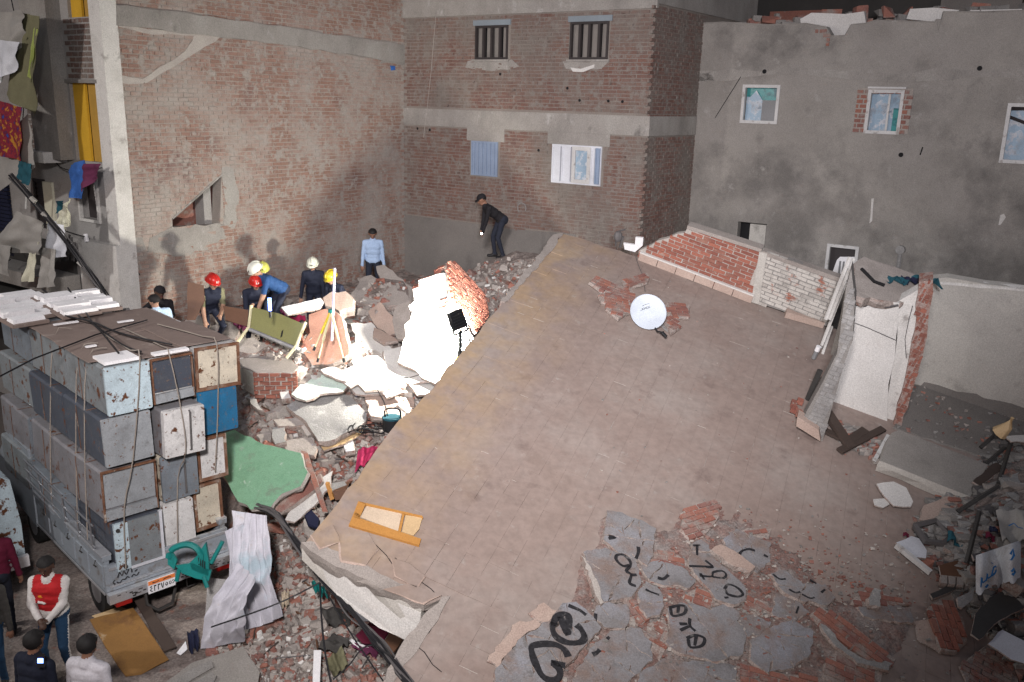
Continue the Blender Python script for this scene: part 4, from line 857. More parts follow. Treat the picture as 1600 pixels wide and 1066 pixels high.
# fallen gable with spray painted letters
def plasterfrag(name, label, pix, strokes=(), h=.07, tilt=None, mt='wash_grey', amp=.022, wd=.05, cat='wall fragment', zoff=0.0, side='break_face', ink='ink_black', th=None):
    N = (RN+(tilt or V())).normalized(); c = rp(sum(p[0] for p in pix)/len(pix), sum(p[1] for p in pix)/len(pix), h+zoff)
    pts = [onp(u, v, c, N) for u, v in pix]; t_ = thing(name, label, cat, c-RN*h)
    for pc in shatter(pts, N, .10 if mt == 'wash_grey' else 9):
        g = sum(pc, V())/len(pc); dz = U_(-.006, .002); mb = MB(); slab(mb, [g+(p-g)*U_(.965, .995)+N*dz for p in pc], N, th or h*.98, amp, .06, 0, 1, .02); part('plaster', mb, [mt, side], t_)
    if strokes:
        mb = MB()
        for st in strokes:
            w2 = wd
            if isinstance(st[0], (int, float)): w2, st = st[0], st[1]
            ribbon(mb, smoothline([onp(u, v, c, N) for u, v in st], 4), w2, N)
        part('spray_paint', mb, ink, t_, kind='stuff')
    return t_
def K(L_, ox, oy, s=4.0): return [[(ox+x/s, oy+y/s) for x, y in l] for l in L_]
cx = lambda *l: [(800+x/3.978, 798+y/3.978) for x, y in l]
rx = lambda *l: [(1200+x/3.978, 798+y/3.978) for x, y in l]
PF = plasterfrag
PF('wall_fragment', 'bluish grey plaster fragment at the top of the fallen painted gable', [(948, 797), (972, 800), (1004, 814), (1025, 826), (1020, 868), (1012, 884), (990, 872), (962, 860), (942, 844), (946, 820)], [(.05, cx((600, 160), (640, 168), (600, 175))), (.05, cx((785, 225), (785, 260), (770, 300)))], h=.09)
PF('wall_fragment', 'grey plaster fragment with a looping black painted letter', [(912, 862), (946, 856), (990, 872), (1000, 890), (1000, 916), (986, 932), (944, 940), (930, 906), (916, 876)], [(.045, cx((730, 340), (690, 345), (650, 310), (650, 280), (690, 275), (730, 310), (735, 345), (710, 375), (740, 400), (730, 450), (770, 470))), (.045, cx((740, 400), (775, 400)))], h=.10, tilt=V((.05, 0, 0)))
PF('wall_fragment', 'large grey plaster fragment with thick black painted e and wave', [(772, 1050), (810, 1000), (856, 970), (880, 942), (900, 940), (926, 962), (940, 980), (900, 1024), (862, 1066), (800, 1080), (770, 1080)],
   [(.085, cx((270, 690), (250, 720), (270, 780), (340, 820), (420, 820), (450, 790), (430, 740), (400, 710))), (.085, cx((300, 660), (345, 770), (355, 700), (345, 650), (300, 645), (265, 680), (260, 720))), (.085, cx((350, 910), (320, 860), (250, 830), (130, 840), (125, 890), (150, 960), (190, 1030), (250, 1058), (295, 1030), (290, 980), (250, 945), (330, 965))), (.05, cx((350, 590), (420, 620), (460, 650)))], h=.10, amp=.02)
PF('wall_fragment', 'small bluish fragment with a black dot stroke between the e and the loop', [(930, 946), (952, 940), (980, 944), (984, 966), (976, 982), (944, 980), (930, 966)], [(.04, cx((520, 640), (518, 690)))], h=.09)
PF('wall_fragment', 'grey fragment with black stroke below the small bluish one', [(905, 1040), (930, 1004), (960, 984), (1000, 980), (1018, 1004), (1020, 1032), (980, 1066), (920, 1090), (890, 1080)], [(.06, cx((500, 895), (525, 885), (545, 865))), (.04, cx((590, 800), (605, 785)))], h=.075, mt='wash_grey')
PF('wall_fragment', 'pale blue grey fragment with a short black tick beside red bricks', [(996, 926), (1010, 908), (1030, 920), (1038, 946), (1030, 960), (1012, 966), (1000, 950)], [(.035, cx((830, 490), (860, 505), (915, 525)))], h=.08)
PF('wall_fragment', 'pale fragment with a single black crescent stroke', [(1000, 884), (1030, 876), (1066, 886), (1088, 906), (1080, 918), (1036, 914), (1012, 904)], [(.05, cx((905, 418), (940, 425), (972, 400)))], h=.07)
PF('wall_fragment', 'grey fragment with painted letters T A R D slanting down', [(1076, 880), (1082, 850), (1094, 842), (1108, 852), (1116, 872), (1140, 892), (1166, 918), (1166, 938), (1140, 944), (1118, 936), (1108, 922), (1090, 900)],
   [(.035, cx((1125, 218), (1170, 215))), (.035, cx((1150, 216), (1150, 278))), (.035, cx((1100, 345), (1250, 350))), (.035, cx((1200, 310), (1250, 352), (1205, 352))), (.035, cx((1165, 405), (1240, 410), (1250, 385), (1300, 375), (1330, 395), (1315, 420), (1245, 412))), (.035, cx((1170, 390), (1195, 430))), (.04, cx((1320, 490), (1345, 460), (1400, 480), (1435, 520), (1400, 535), (1340, 520), (1330, 495))), (.03, cx((1320, 542), (1345, 540)))], h=.09, tilt=V((0, .04, 0)))
PF('wall_fragment', 'broad grey fragment with painted letters A T A', [(1042, 950), (1062, 940), (1100, 948), (1150, 968), (1166, 994), (1160, 1022), (1120, 1034), (1066, 1022), (1040, 1004), (1046, 976)],
   [(.042, cx((975, 605), (1040, 590), (1078, 600), (1070, 640), (1000, 655), (985, 610))), (.042, cx((1035, 595), (1030, 640))), (.042, cx((1040, 705), (1090, 705))), (.042, cx((1105, 670), (1105, 715), (1140, 750))), (.042, cx((1045, 745), (1100, 720))), (.042, cx((1085, 795), (1140, 775), (1195, 795), (1180, 840), (1110, 850), (1095, 800))), (.042, cx((1145, 780), (1135, 840)))], h=.075)
PF('wall_fragment', 'blue grey fragment with a painted black arc at the right of the letters', [(1130, 842), (1150, 826), (1180, 838), (1204, 846), (1204, 878), (1184, 896), (1160, 880), (1134, 862)], [(.04, cx((1410, 290), (1425, 255), (1470, 240), (1510, 250))), (.04, cx((1565, 275), (1590, 290)))], h=.08)
PF('wall_fragment', 'rounded pale grey fragment among red bricks right of letters A T A', [(1112, 950), (1136, 944), (1156, 956), (1150, 974), (1120, 978)], h=.07)
PF('wall_fragment', 'grey fragment with faint black scribbles near the right end of the gable', [(1204, 896), (1226, 890), (1256, 912), (1290, 912), (1306, 934), (1290, 946), (1250, 938), (1222, 922)], [(.03, rx((30, 395), (70, 425), (110, 425))), (.03, rx((130, 490), (170, 510), (200, 505))), (.03, rx((260, 430), (300, 455))), (.03, rx((330, 510), (355, 490))), (.03, rx((210, 520), (260, 545), (290, 540)))], h=.09)
PF('wall_fragment', 'grey fragment with a thin black tick under the scribbles', [(1210, 926), (1246, 938), (1264, 956), (1240, 972), (1208, 962)], [(.025, rx((175, 640), (190, 595)))], h=.06)
PF('wall_fragment', 'big smooth grey fragment at the bottom right of the gable', [(1172, 1000), (1200, 980), (1240, 970), (1272, 986), (1266, 1020), (1240, 1044), (1200, 1050), (1172, 1030)], h=.07)
PF('wall_fragment', 'large plain grey fragment at the bottom edge between letters and brick', [(1000, 1050), (1040, 1030), (1110, 1034), (1150, 1040), (1150, 1090), (980, 1090)], h=.06)
PF('wall_fragment', 'low grey fragment between red bricks at the lower right', [(1340, 948), (1380, 944), (1424, 950), (1426, 974), (1390, 970), (1350, 962)], h=.06)
PF('wall_fragment', 'plain grey fragment left of the wall with dark letters', [(1150, 968), (1180, 960), (1206, 972), (1196, 990), (1168, 994)], h=.05)
bs = brickslab
BED = [(905, 880), (945, 800), (1025, 822), (1066, 800), (1124, 782), (1206, 826), (1310, 930), (1424, 935), (1432, 978), (1400, 1040), (1300, 1095), (750, 1095), (800, 1000), (880, 945)]
def gable_bed():
    mb = MB(); nx, ny = 110, 60; P = []
    for j in range(ny+1):
        for i in range(nx+1):
            u = 740+i*(1450-740)/nx; v = 775+j*(1100-775)/ny; p = rp(u, v)
            # distance to the outline decides how high the powder lies
            dmin = min(((u-(a[0]+(b[0]-a[0])*q))**2+(v-(a[1]+(b[1]-a[1])*q))**2)**.5 for a, b in zip(BED, BED[1:]+BED[:1]) for q in (0, .25, .5, .75))
            ins = inpoly(u, v, BED); k = sstep(0, 26, dmin+14*nb((p.x*2.5, p.y*2.5, 3))) if ins else 0
            P.append(p+RN*(-.02+k*(.045+.03*nb((p.x*5, p.y*5, 8))+.02*nb((p.x*14, p.y*14, 2)))))
    mb.add(P, [(j*(nx+1)+i, j*(nx+1)+i+1, (j+1)*(nx+1)+i+1, (j+1)*(nx+1)+i)[::-1] for j in range(ny) for i in range(nx)], 0, .5)
    solo('brick_powder', 'bed of crushed red brick and powder under the fallen painted gable', 'rubble', mb, 'brick_powder', kind='stuff')
gable_bed()
bs([(1066, 800), (1090, 784), (1124, 782), (1124, 806), (1100, 836), (1078, 840), (1064, 826)], [(1066, 812), (1120, 796)], 'red brick lump at the top right of the fallen gable', h=.07)
bs([(1000, 868), (1030, 862), (1060, 866), (1078, 880), (1064, 888), (1030, 878), (1004, 886)], [(1000, 870), (1070, 880)], 'red bricks between the blue top fragment and letters', h=.05)
bs([(1088, 918), (1112, 922), (1130, 944), (1104, 948), (1076, 938), (1068, 930)], [(1080, 920), (1130, 940)], 'red bricks exposed above the letters A T A', h=.055)
bs([(984, 934), (1000, 950), (1012, 966), (1000, 978), (984, 970), (972, 944)], [(980, 940), (1006, 972)], 'red bricks exposed right of the black dot fragment', h=.05)
bs([(1006, 976), (1040, 968), (1044, 1000), (1030, 1030), (1016, 1010)], [(1006, 980), (1040, 1000)], 'worn red brick strip left of letters A T A', h=.045)
bs([(1140, 836), (1168, 824), (1206, 826), (1200, 840), (1176, 836), (1150, 846)], [(1140, 838), (1200, 830)], 'red brick lump above the painted arc', h=.05)
bs([(1268, 958), (1284, 948), (1330, 974), (1368, 1004), (1400, 1030), (1384, 1046), (1350, 1028), (1310, 994), (1280, 972)], [(1280, 952), (1390, 1034)], 'long red brick strip fallen below the grey fragments', h=.10)
bs([(1290, 1034), (1310, 1010), (1350, 1030), (1380, 1048), (1372, 1080), (1330, 1080), (1286, 1056)], [(1296, 1030), (1380, 1066)], 'red brick strip at the bottom edge of the picture', h=.07)
bs([(1342, 926), (1366, 918), (1390, 930), (1424, 944), (1380, 944), (1344, 946), (1332, 940)], [(1340, 930), (1420, 944)], 'red brick lump at the far right of the fallen gable', h=.08)
bs([(1452, 950), (1470, 934), (1490, 938), (1506, 966), (1512, 1000), (1496, 1018), (1472, 1016), (1462, 980)], [(1456, 960), (1476, 1016)], 'brick piece with pale joints beside the grey rubble at right', h=.09, mt='brick_red')
bs([(1500, 1040), (1540, 1010), (1580, 1020), (1600, 1090), (1520, 1090)], [(1500, 1046), (1580, 1090)], 'dark brick patch in the bottom right corner', h=.05)
bs([(1150, 1040), (1180, 1040), (1230, 1052), (1290, 1060), (1290, 1090), (1140, 1090)], [(1150, 1044), (1290, 1080)], 'brick patch at the bottom edge under the big smooth fragment', h=.05)
bs([(1166, 930), (1200, 940), (1208, 960), (1180, 960), (1160, 950)], [(1166, 934), (1208, 956)], 'red bricks between letters D and the grey fragments', h=.05)
PF('tile_piece', 'tan skirting piece lifted at the left end of the fallen gable', [(826, 958), (850, 942), (872, 956), (860, 972), (840, 970)], h=.06, mt='concrete_warm', cat='stone')
PF('tile_piece', 'longer tan skirting piece beside the thick painted e', [(762, 1030), (806, 972), (838, 966), (846, 974), (800, 1010), (776, 1046)], h=.06, mt='concrete_warm', cat='stone')
PF('tile_piece', 'narrow pale mortar strip along the left side of the looping letter', [(908, 866), (914, 872), (932, 906), (944, 942), (938, 944), (924, 912)], h=.12, mt='mortar_pale', cat='stone')
PF('tile_piece', 'pale mortar ridge above the letters T A R D', [(1112, 858), (1126, 850), (1160, 868), (1180, 886), (1172, 894), (1140, 880)], h=.13, mt='concrete_warm', cat='stone')
PF('tile_piece', 'grey concrete edge running along the long red brick strip', [(1280, 972), (1290, 976), (1320, 1010), (1352, 1030), (1396, 1036), (1390, 1048), (1340, 1036), (1300, 1004)], h=.09, mt='concrete_grey', cat='stone', zoff=.03)
PF('tile_piece', 'small upright concrete stub on the red brick lump at far right', [(1360, 930), (1366, 918), (1378, 922), (1374, 948), (1358, 946)], h=.14, mt='concrete_grey', cat='stone')
PF('tile_piece', 'beige tile left of the pale jointed brick piece', [(1428, 970), (1452, 966), (1472, 1012), (1470, 1020), (1440, 1004)], h=.04, mt='concrete_warm', cat='tile')
# crumbs on the roof round the gable and the parapet
mb = MB(); k = 0
for _ in range(3600):
    u, v = random.gauss(1110, 160), random.gauss(950, 72)
    if not (780 < u < 1500 and 790 < v < 1075) or v < 1010-(u-800)*.62 : continue
    s = U_(.007, .02)*random.choice((1, 1, 1, 1.8)); vs, fs = chunkmesh((s, s*U_(.6, 1), s*.6), n=9, seed=k); p = rp(u, v, s*.4+U_(0, .05)); mb.add([V(x)+p for x in vs], fs, random.choice((0, 1, 1, 2))); k += 1
for _ in range(130):
    u = U_(930, 1480); v = U_(420, 900); a_, b_ = ab(rp(u, v))
    if not inpoly(a_, b_, RPOLY): continue
    s = U_(.006, .02); vs, fs = chunkmesh((s, s, s*.6), n=8, seed=k); p = rp(u, v, s*.5); mb.add([V(x)+p for x in vs], fs, random.choice((0, 1, 2))); k += 1
solo('brick_crumbs', 'crumbs of brick and plaster strewn over the collapsed roof', 'crumbs', mb, ['dust_grey', 'brick_rubble', 'mortar_pale'], kind='stuff')

# ------------------------------------------------------------------ framed yellow panel on the roof
pl = thing('window_panel', 'orange wooden window shutter with cream infill lying on the roof corner', 'shutter', rp(600, 815))
c = rp(602, 816, .04)
def q4(*l): return [onp(u, v, c, RN) for u, v in l]
mb = MB()
for l in (((545, 820), (551, 806), (658, 842), (655, 852)), ((551, 806), (560, 783), (572, 786), (562, 809)), ((552, 808), (562, 811), (563, 805), (555, 800)), ((622, 830), (626, 832), (632, 804), (629, 802)), ((560, 783), (572, 786), (660, 806), (661, 809), (574, 790))):
    mb.prism(q4(*l), -RN*.038)
part('frame', mb, 'wood_orange', pl)
mb = MB(); mb.prism([p-RN*.012 for p in q4((563, 807), (574, 788), (628, 802), (622, 829))], -RN*.015); part('panel', mb, 'cream_panel', pl)
mb = MB(); mb.prism([p-RN*.010 for p in q4((628, 830), (634, 804), (660, 808), (655, 826), (646, 836))], -RN*.015); part('panel', mb, 'wood_tan', pl)

# ------------------------------------------------------------------ rubble heap in the right corner, lying on the roof
def uedge(v):
    K_ = [(640, 1640), (690, 1570), (730, 1520), (770, 1475), (810, 1440), (860, 1440), (900, 1470), (950, 1520), (1000, 1560), (1066, 1610)]
    for (v0, u0), (v1, u1) in zip(K_[:-1], K_[1:]):
        if v0 <= v <= v1: return u0+(u1-u0)*(v-v0)/(v1-v0)
    return 2000
def HR(u, v): return .55*sstep(0, 170, u-uedge(v)) + .10*sstep(0, 40, u-uedge(v))
mb = MB(); nx, ny = 60, 90; P = []
for j in range(ny+1):
    for i in range(nx+1):
        u = 1420+i*(1900-1420)/nx; v = 630+j*(1120-630)/ny
        h = HR(u, v); p = rp(u, v); k = min(1, h/.1); P.append(p+RN*(h-.02+k*.12*nb((p.x*3, p.y*3, 4))+k*.05*nb((p.x*9, p.y*9, 2))))
mb.add(P, [(j*(nx+1)+i, j*(nx+1)+i+1, (j+1)*(nx+1)+i+1, (j+1)*(nx+1)+i)[::-1] for j in range(ny) for i in range(nx)], 0, .5); setting('rubble_heap', mb, 'rubble_ground')
mb = MB(); 
for k in range(1100):
    v = U_(650, 1066); u = uedge(v)+abs(random.gauss(0, 75))-8
    if u > 1640: continue
    s = U_(.015, .07)*random.choice((1, 1, 1.7)); vs, fs = chunkmesh((s, s*U_(.5, 1), s*U_(.4, .8)), n=10, seed=k+900); p = rp(u, v, HR(u, v)+.02); mb.add([V(x)+p for x in vs], fs, random.choice((0, 0, 1, 2, 3)))
solo('heap_debris', 'small broken pieces covering the rubble heap at the right edge', 'debris', mb, ['dust_grey', 'cable_grey', 'concrete_grey', 'brick_rubble'], kind='stuff')
for k in range(60):
    v = U_(700, 1050); u = uedge(v)+abs(random.gauss(10, 60))
    if u > 1620: continue
    s = U_(.06, .16); vs, fs = chunkmesh((s, s*U_(.6, 1), s*U_(.4, .7)), n=14, seed=k+70); p = rp(u, v, HR(u, v)+s*.2); mb = MB(); mb.add([V(x)+p for x in vs], fs, 0)
    solo('concrete_lump', 'grey broken lump on the rubble heap at the right edge', 'rubble piece', mb, random.choice(('dust_grey', 'concrete_grey', 'concrete_dusty', 'plaster_grey')), 'grey lumps on the right hand rubble heap')
def hp(u, v, extra=0.05): return rp(u, v, HR(u, v)+extra)
def heapfrag(name, label, cat, pix, mt, th=.05, h=None, tilt=None, amp=.015, side='break_face'):
    cu, cv = sum(p[0] for p in pix)/len(pix), sum(p[1] for p in pix)/len(pix); N = (RN+(tilt or V())).normalized()
    c = rp(cu, cv, (HR(cu, cv)+.08) if h is None else h); mb = MB(); slab(mb, [onp(u, v, c, N) for u, v in pix], N, th, amp, .12, 0, 1, .01); return solo(name, label, cat, mb, [mt, side])
hf = heapfrag
hf('plaster_sheet', 'white rounded plaster sheet lying on the roof below the kerb', 'sheet', [(1370, 756), (1396, 752), (1416, 762), (1427, 784), (1424, 792), (1396, 790), (1382, 776)], 'plaster_white', .04, .10)
hf('plaster_sheet', 'small white plaster piece left of the rounded sheet', 'sheet', [(1364, 780), (1384, 779), (1390, 788), (1380, 794), (1366, 790)], 'plaster_white', .035, .06)
hf('plaster_sheet', 'white crumpled flake at the end of the tan skirting', 'sheet', [(1475, 755), (1492, 752), (1508, 766), (1496, 770), (1480, 764)], 'foam_white', .03, .06)
hf('concrete_piece', 'large pinkish concrete slab on the heap with smooth top', 'slab', [(1444, 790), (1492, 770), (1516, 792), (1534, 804), (1524, 826), (1498, 828), (1470, 816), (1436, 812)], 'concrete_warm', .12, .16)
hf('wood_board', 'dark plank tilted at the upper edge of the heap', 'board', [(1520, 752), (1556, 722), (1570, 730), (1532, 760)], 'wood_dark', .06, .30)
hf('frame_board', 'white perforated board with bright broken edge on the heap side', 'board', [(1400, 848), (1424, 838), (1436, 842), (1448, 860), (1446, 872), (1430, 870)], 'shutter_white', .05, .12)
mb = MB(); c = rp(1425, 870, .12); a, b = onp(1400, 852, c, RN), onp(1454, 895, c, RN); d = (b-a).normalized(); mb.box((a+b)/2, ((b-a).length, .06, .07), (d, RN.cross(d), RN)); solo('white_bar', 'bright white bar along the perforated board', 'bar', mb, 'white_paint')
mb = MB(); c = rp(1455, 835, .2); fr = [onp(u, v, c, RN) for u, v in ((1430, 822), (1462, 814), (1484, 838), (1474, 850), (1446, 846))]; mb.tube(fr+fr[:1], .05, 5); solo('bent_metal_ring', 'bent grey metal ring on the rubble heap', 'scrap metal', mb, 'cable_grey')
hf('concrete_piece', 'grey teal stained slab beside the bent frame', 'slab', [(1478, 834), (1516, 820), (1540, 832), (1530, 856), (1496, 866), (1476, 856)], 'dust_grey', .1, .22)
hf('wood_board', 'brown flat board with a row of blocks on the heap', 'board', [(1468, 884), (1500, 876), (1524, 892), (1524, 904), (1494, 900), (1470, 898)], 'wood_brown', .04, .2)
for k in range(4):
    hf('block', ['first', 'second', 'third', 'last'][k]+' block from the left in the row of small concrete blocks', 'block', [(1470+k*13, 899+k*1.5), (1480+k*13, 900+k*1.5), (1480+k*13, 912+k*1.5), (1470+k*13, 911+k*1.5)], 'concrete_dusty', .08, .2)
hf('wood_board', 'dark rounded bar below the row of concrete blocks', 'bar', [(1453, 928), (1480, 916), (1500, 914), (1490, 922), (1458, 936)], 'dark_metal', .06, .14)
hf('concrete_piece', 'folded grey angle piece beside the pale jointed brick', 'slab', [(1496, 934), (1512, 926), (1526, 914), (1520, 938), (1504, 950), (1498, 948)], 'concrete_grey', .05, .25)
hf('wood_board', 'long grey board in shade across the heap middle', 'board', [(1518, 866), (1560, 858), (1564, 864), (1522, 874)], 'cable_grey', .05, .42)
hf('sheet_metal', 'pale corrugated sheet at the bottom right corner', 'sheet', [(1544, 1006), (1566, 984), (1620, 1010), (1620, 1046), (1580, 1030)], 'shutter_white', .03, .34, V((-.1, .1, 0)))
hf('sheet_metal', 'dark bent sheet below the lettered banner', 'sheet', [(1524, 960), (1546, 934), (1580, 918), (1600, 950), (1560, 970), (1530, 1000), (1518, 990)], 'dark_metal', .04, .36, V((-.15, .1, 0)))
hf('sheet_metal', 'grey curved lid near the yellow cone', 'lid', [(1582, 742), (1610, 732), (1640, 760), (1600, 764), (1574, 760)], 'concrete_grey', .04, .42)
hf('plaster_sheet', 'white rag of plaster above the curved lid', 'sheet', [(1570, 682), (1600, 680), (1620, 690), (1580, 690)], 'plaster_white', .03, .3)
hf('concrete_piece', 'grey block lying right of the long grey board', 'slab', [(1570, 880), (1600, 872), (1630, 900), (1600, 920), (1574, 904)], 'plaster_grey', .2, .6)
mb = MB(); q = rp(1556, 684, .25); mb.tube([q, q+RN*.1], .03, 8, 1); mb.tube([q+RN*.1, q+RN*.28+E2*.06, q+RN*.46+E2*.05], .13, 8, 0, .03)
solo('yellow_cone', 'bent pale yellow plastic cone sticking up from the rubble at right', 'cone', mb, ['wood_tan', 'dark_metal'])
for (u0, v0, u1, v1, l) in ((1532, 700, 1560, 676, 'dark bent rod under the yellow cone'), (1540, 726, 1570, 700, 'second dark rod leaning against the curved lid'), (1560, 756, 1580, 690, 'upright dark bar in front of the curved lid'), (1496, 800, 1560, 760, 'dark rod across the shaded hollow of the heap'), (1510, 880, 1530, 800, 'dark upright rod beside the stained slab')):
    mb = MB(); mb.tube([hp(u0, v0, .05), hp((u0+u1)/2, (v0+v1)/2, .16), hp(u1, v1, .2)], .035, 5); solo('bent_rod', l, 'rod', mb, 'dark_metal')
# lettered banner, folded over the heap
def banner(u, v): 
    p = hp(1525+u*70, 868+v*58-u*24, .17+.10*math.sin(u*9+.7)+.05*math.sin(v*5)); return p
bn = thing('banner', 'torn white banner with blue painted lettering folded over the rubble heap', 'banner', hp(1550, 900, 0))
mb = MB(); mb.grid(lambda u, v: banner(u, v+.12*math.sin(u*17)*(v > .9)), 18, 12); mb.grid(lambda u, v: banner(1-u, v)-RN*.008, 18, 12); part('sheet', mb, 'banner_white', bn, smooth=True)
mb = MB()
def bst(pts, w=.03): ribbon(mb, [banner(u, v) for u, v in pts], w, RN, lift=.012)
bst([(.10, .92), (.12, .66), (.13, .80), (.22, .76), (.24, .60), (.25, .74), (.33, .70), (.38, .5), (.44, .48), (.46, .58), (.40, .66), (.34, .70)], .035); bst([(.34, .36), (.36, .37)], .035); bst([(.2, .96), (.26, .9)], .03); bst([(.76, .30), (.82, .18), (.84, .36), (.78, .46), (.74, .44)], .03); bst([(.78, .78), (.84, .70), (.86, .82), (.80, .88)], .04)
part('lettering', mb, 'ink_blue', bn)
mb = MB(); cloth(mb, [hp(1556, 800, .25), hp(1620, 790, .3), hp(1630, 850, .2), hp(1566, 850, .2)], 10, 10, .09, 2, 4); b2 = solo('banner', 'grey folded sheet with faint violet writing above the blue lettered banner', 'banner', mb, 'cloth_grey', smooth=True)
mb = MB(); ribbon(mb, [hp(u, v, .36) for u, v in ((1576, 822), (1584, 818), (1590, 824), (1598, 826))], .02, RN); solo('writing', 'faint violet writing stroke on the grey folded sheet', 'writing', mb, 'ink_blue')
for (u, v, s, mt, l) in ((1548, 838, .06, 'maroon_top', 'small dark red rag in the shaded part of the heap'), (1553, 828, .055, 'cloth_navy', 'small dark blue rag next to the red rag'), (1492, 842, .1, 'cloth_teal', 'small teal rag on the stained slab'), (1416, 836, .04, 'maroon_top', 'tiny red scrap above the white perforated board')):
    mb = MB(); p = hp(u, v, .12); cloth(mb, [p-E2*s+E1*s, p+E2*s+E1*s, p+E2*s-E1*s, p-E2*s-E1*s], 6, 6, s*.5, 1, u); solo('rag', l, 'rag', mb, mt)
# ------------------------------------------------------------------ the loaded pickup truck
TO = V((-5.60, 11.25, 0)); TR = V((.714, .70, 0)).normalized(); TF = V((-TR.y, TR.x, 0))
def TL(x, y, z): return TO+TR*x+TF*y+Z*z
TX = (TR, TF, Z)
def tbox(mb, x0, x1, y0, y1, z0, z1, m=0, j=0): return mb.box(TL((x0+x1)/2, (y0+y1)/2, (z0+z1)/2), (x1-x0, y1-y0, z1-z0), TX, m, j=j)
tk = thing('pickup_truck', 'silver pickup truck stacked high with old refrigerators, seen from behind', 'truck', TL(.9, 1.5, 0))
mb = MB(); tbox(mb, .02, 1.78, .08, 3.0, .62, .78); part('bed_floor', mb, 'dark_metal', tk)
for x, nm in ((0, 'a'), (1.74, 'b')):
    mb = MB(); tbox(mb, x, x+.07, .06, 3.0, .58, 1.12); tbox(mb, x-.03, x+.10, .04, 3.0, 1.12, 1.19)
    for k in range(5): tbox(mb, x-.018, x+.088, .12+.56*k, .60+.56*k, .68, 1.02)
    sp = part('side_panel', mb, 'truck_paint', tk)
    mb = MB(); tbox(mb, x-.035, x-.022 if x == 0 else x+.105, .05, 2.95, .60, .635); tbox(mb, x-.04, x+.11, .05, 2.95, 1.191, 1.21); part('trim', mb, 'truck_chrome', sp)
    mb = MB()
    for k in range(5): p = TL(x-.03 if x == 0 else x+.1, .3+.55*k, 1.05); mb.tube([p, p-Z*.06+TR*(-.03 if x == 0 else .03), p-Z*.1], .012, 5)
    part('tie_hook', mb, 'dark_metal', sp)
mb = MB(); tbox(mb, -.02, 1.82, .0, .06, .66, 1.06); tg = part('tailgate', mb, 'truck_paint', tk)
mb = MB(); tbox(mb, .03, 1.78, -.016, -.002, .72, .75); tbox(mb, .03, 1.78, -.016, -.002, .98, 1.02); part('trim', mb, 'truck_chrome', tg)
mb = MB(); tbox(mb, -.03, 1.84, -.12, -.01, .52, .66); bp_ = part('bumper', mb, 'truck_chrome', tk)
mb = MB()
for k in range(40): p = TL(.05+U_(0, 1.75), -.122, U_(.54, .65)); mb.box(p, (U_(.01, .06), .004, U_(.01, .03)), TX)
part('rust_flake', mb, 'dark_metal', bp_, kind='stuff')
for x in (.06, 1.58):
    mb = MB(); tbox(mb, x, x+.22, -.10, -.01, .44, .52); part('tail_lamp', mb, 'tail_red', tk)
def tstroke(mb, L_, wd, y=-.022):
    for l in L_: ribbon(mb, smoothline([TL(x, y, z) for x, z in l], 3), wd, -TF, lift=.002)
mb = MB()
tstroke(mb, [[(.14, .85), (.17, .92), (.20, .86), (.23, .92), (.26, .86), (.30, .93), (.30, .99)], [(.34, .86), (.34, 1.0)], [(.16, .95), (.20, .97)], [(.12, .79), (.16, .76), (.20, .80), (.24, .79), (.27, .82), (.30, .79)], [(.33, .79), (.36, .82), (.40, .79), (.44, .83)], [(.38, .86), (.42, .88)], [(.40, .92), (.46, .94)], [(.10, .76), (.07, .80), (.10, .83)]], .018)
part('lettering', mb, 'ink_black', tg)
mb = MB(); tbox(mb, .50, .90, -.150, -.135, .50, .70); lp = part('licence_plate', mb, 'plate_white', tk)
mb = MB(); tbox(mb, .505, .895, -.156, -.151, .635, .695); part('plate_band', mb, 'plate_orange', lp)
mb = MB()
def dg(x, l, w_=.013): tstroke(mb, [[(x+a*.045, .525+b*.09) for a, b in s] for s in l], w_, -.153)
dg(.52, [[(.8, 1), (.2, .85), (.75, .6), (.15, .35), (.85, 0)]]); dg(.575, [[(.3, 0), (.3, .9), (.2, 1)], [(.3, .7), (.55, .95), (.8, .75), (.8, 1)]]); dg(.63, [[(.3, 0), (.3, .9), (.2, 1)], [(.3, .7), (.55, .95), (.8, .75), (.8, 1)]])
dg(.685, [[(.1, 1), (.5, 0), (.9, 1)]]); dg(.745, [[(.5, .2), (.15, .5), (.5, .8), (.85, .5), (.5, .2)]]); dg(.80, [[(.9, .6), (.6, .3), (.2, .35), (.3, .7), (.7, .75)]]); dg(.845, [[(.1, .7), (.5, .8), (.9, .6), (.4, .3), (.1, .3)]])
part('plate_text', mb, 'ink_black', lp)
mb = MB(); tstroke(mb, [[(.56, .665), (.62, .66), (.66, .67)], [(.72, .66), (.78, .672), (.84, .66)]], .014, -.158); part('plate_text', mb, 'ink_black', lp)
for (x, y) in ((.18, .75), (1.62, .75), (.18, 3.6), (1.62, 3.6)):
    mb = MB(); c = TL(x, y, .33); mb.disc(c, TR, .33, .2, 20); wh = part('wheel', mb, 'tyre_rubber', tk)
    mb = MB(); mb.disc(c, TR, .19, .21, 14); part('rim', mb, 'steel', wh)
mb = MB(); c = TL(1.0, .55, .48); mb.disc(c, Z, .32, .18, 18); part('spare_wheel', mb, 'tyre_rubber', tk)
mb = MB(); mb.tube([TL(.5, -.02, .5), TL(.5, -.06, .3), TL(.62, -.12, .18), TL(.85, -.1, .2), TL(1.0, .1, .34)], .025, 6); mb.tube([TL(1.1, -.06, .52), TL(1.1, -.08, .36), TL(1.3, -.08, .36), TL(1.3, -.06, .52)], .012, 5); part('tow_bar', mb, 'dark_metal', tk)
mb = MB()   # cab with roof, hidden behind the load from here
def ring(y, x0, x1, z0, z1): return [TL(x0, y, z0), TL(x1, y, z0), TL(x1, y, z1), TL(x0, y, z1)]
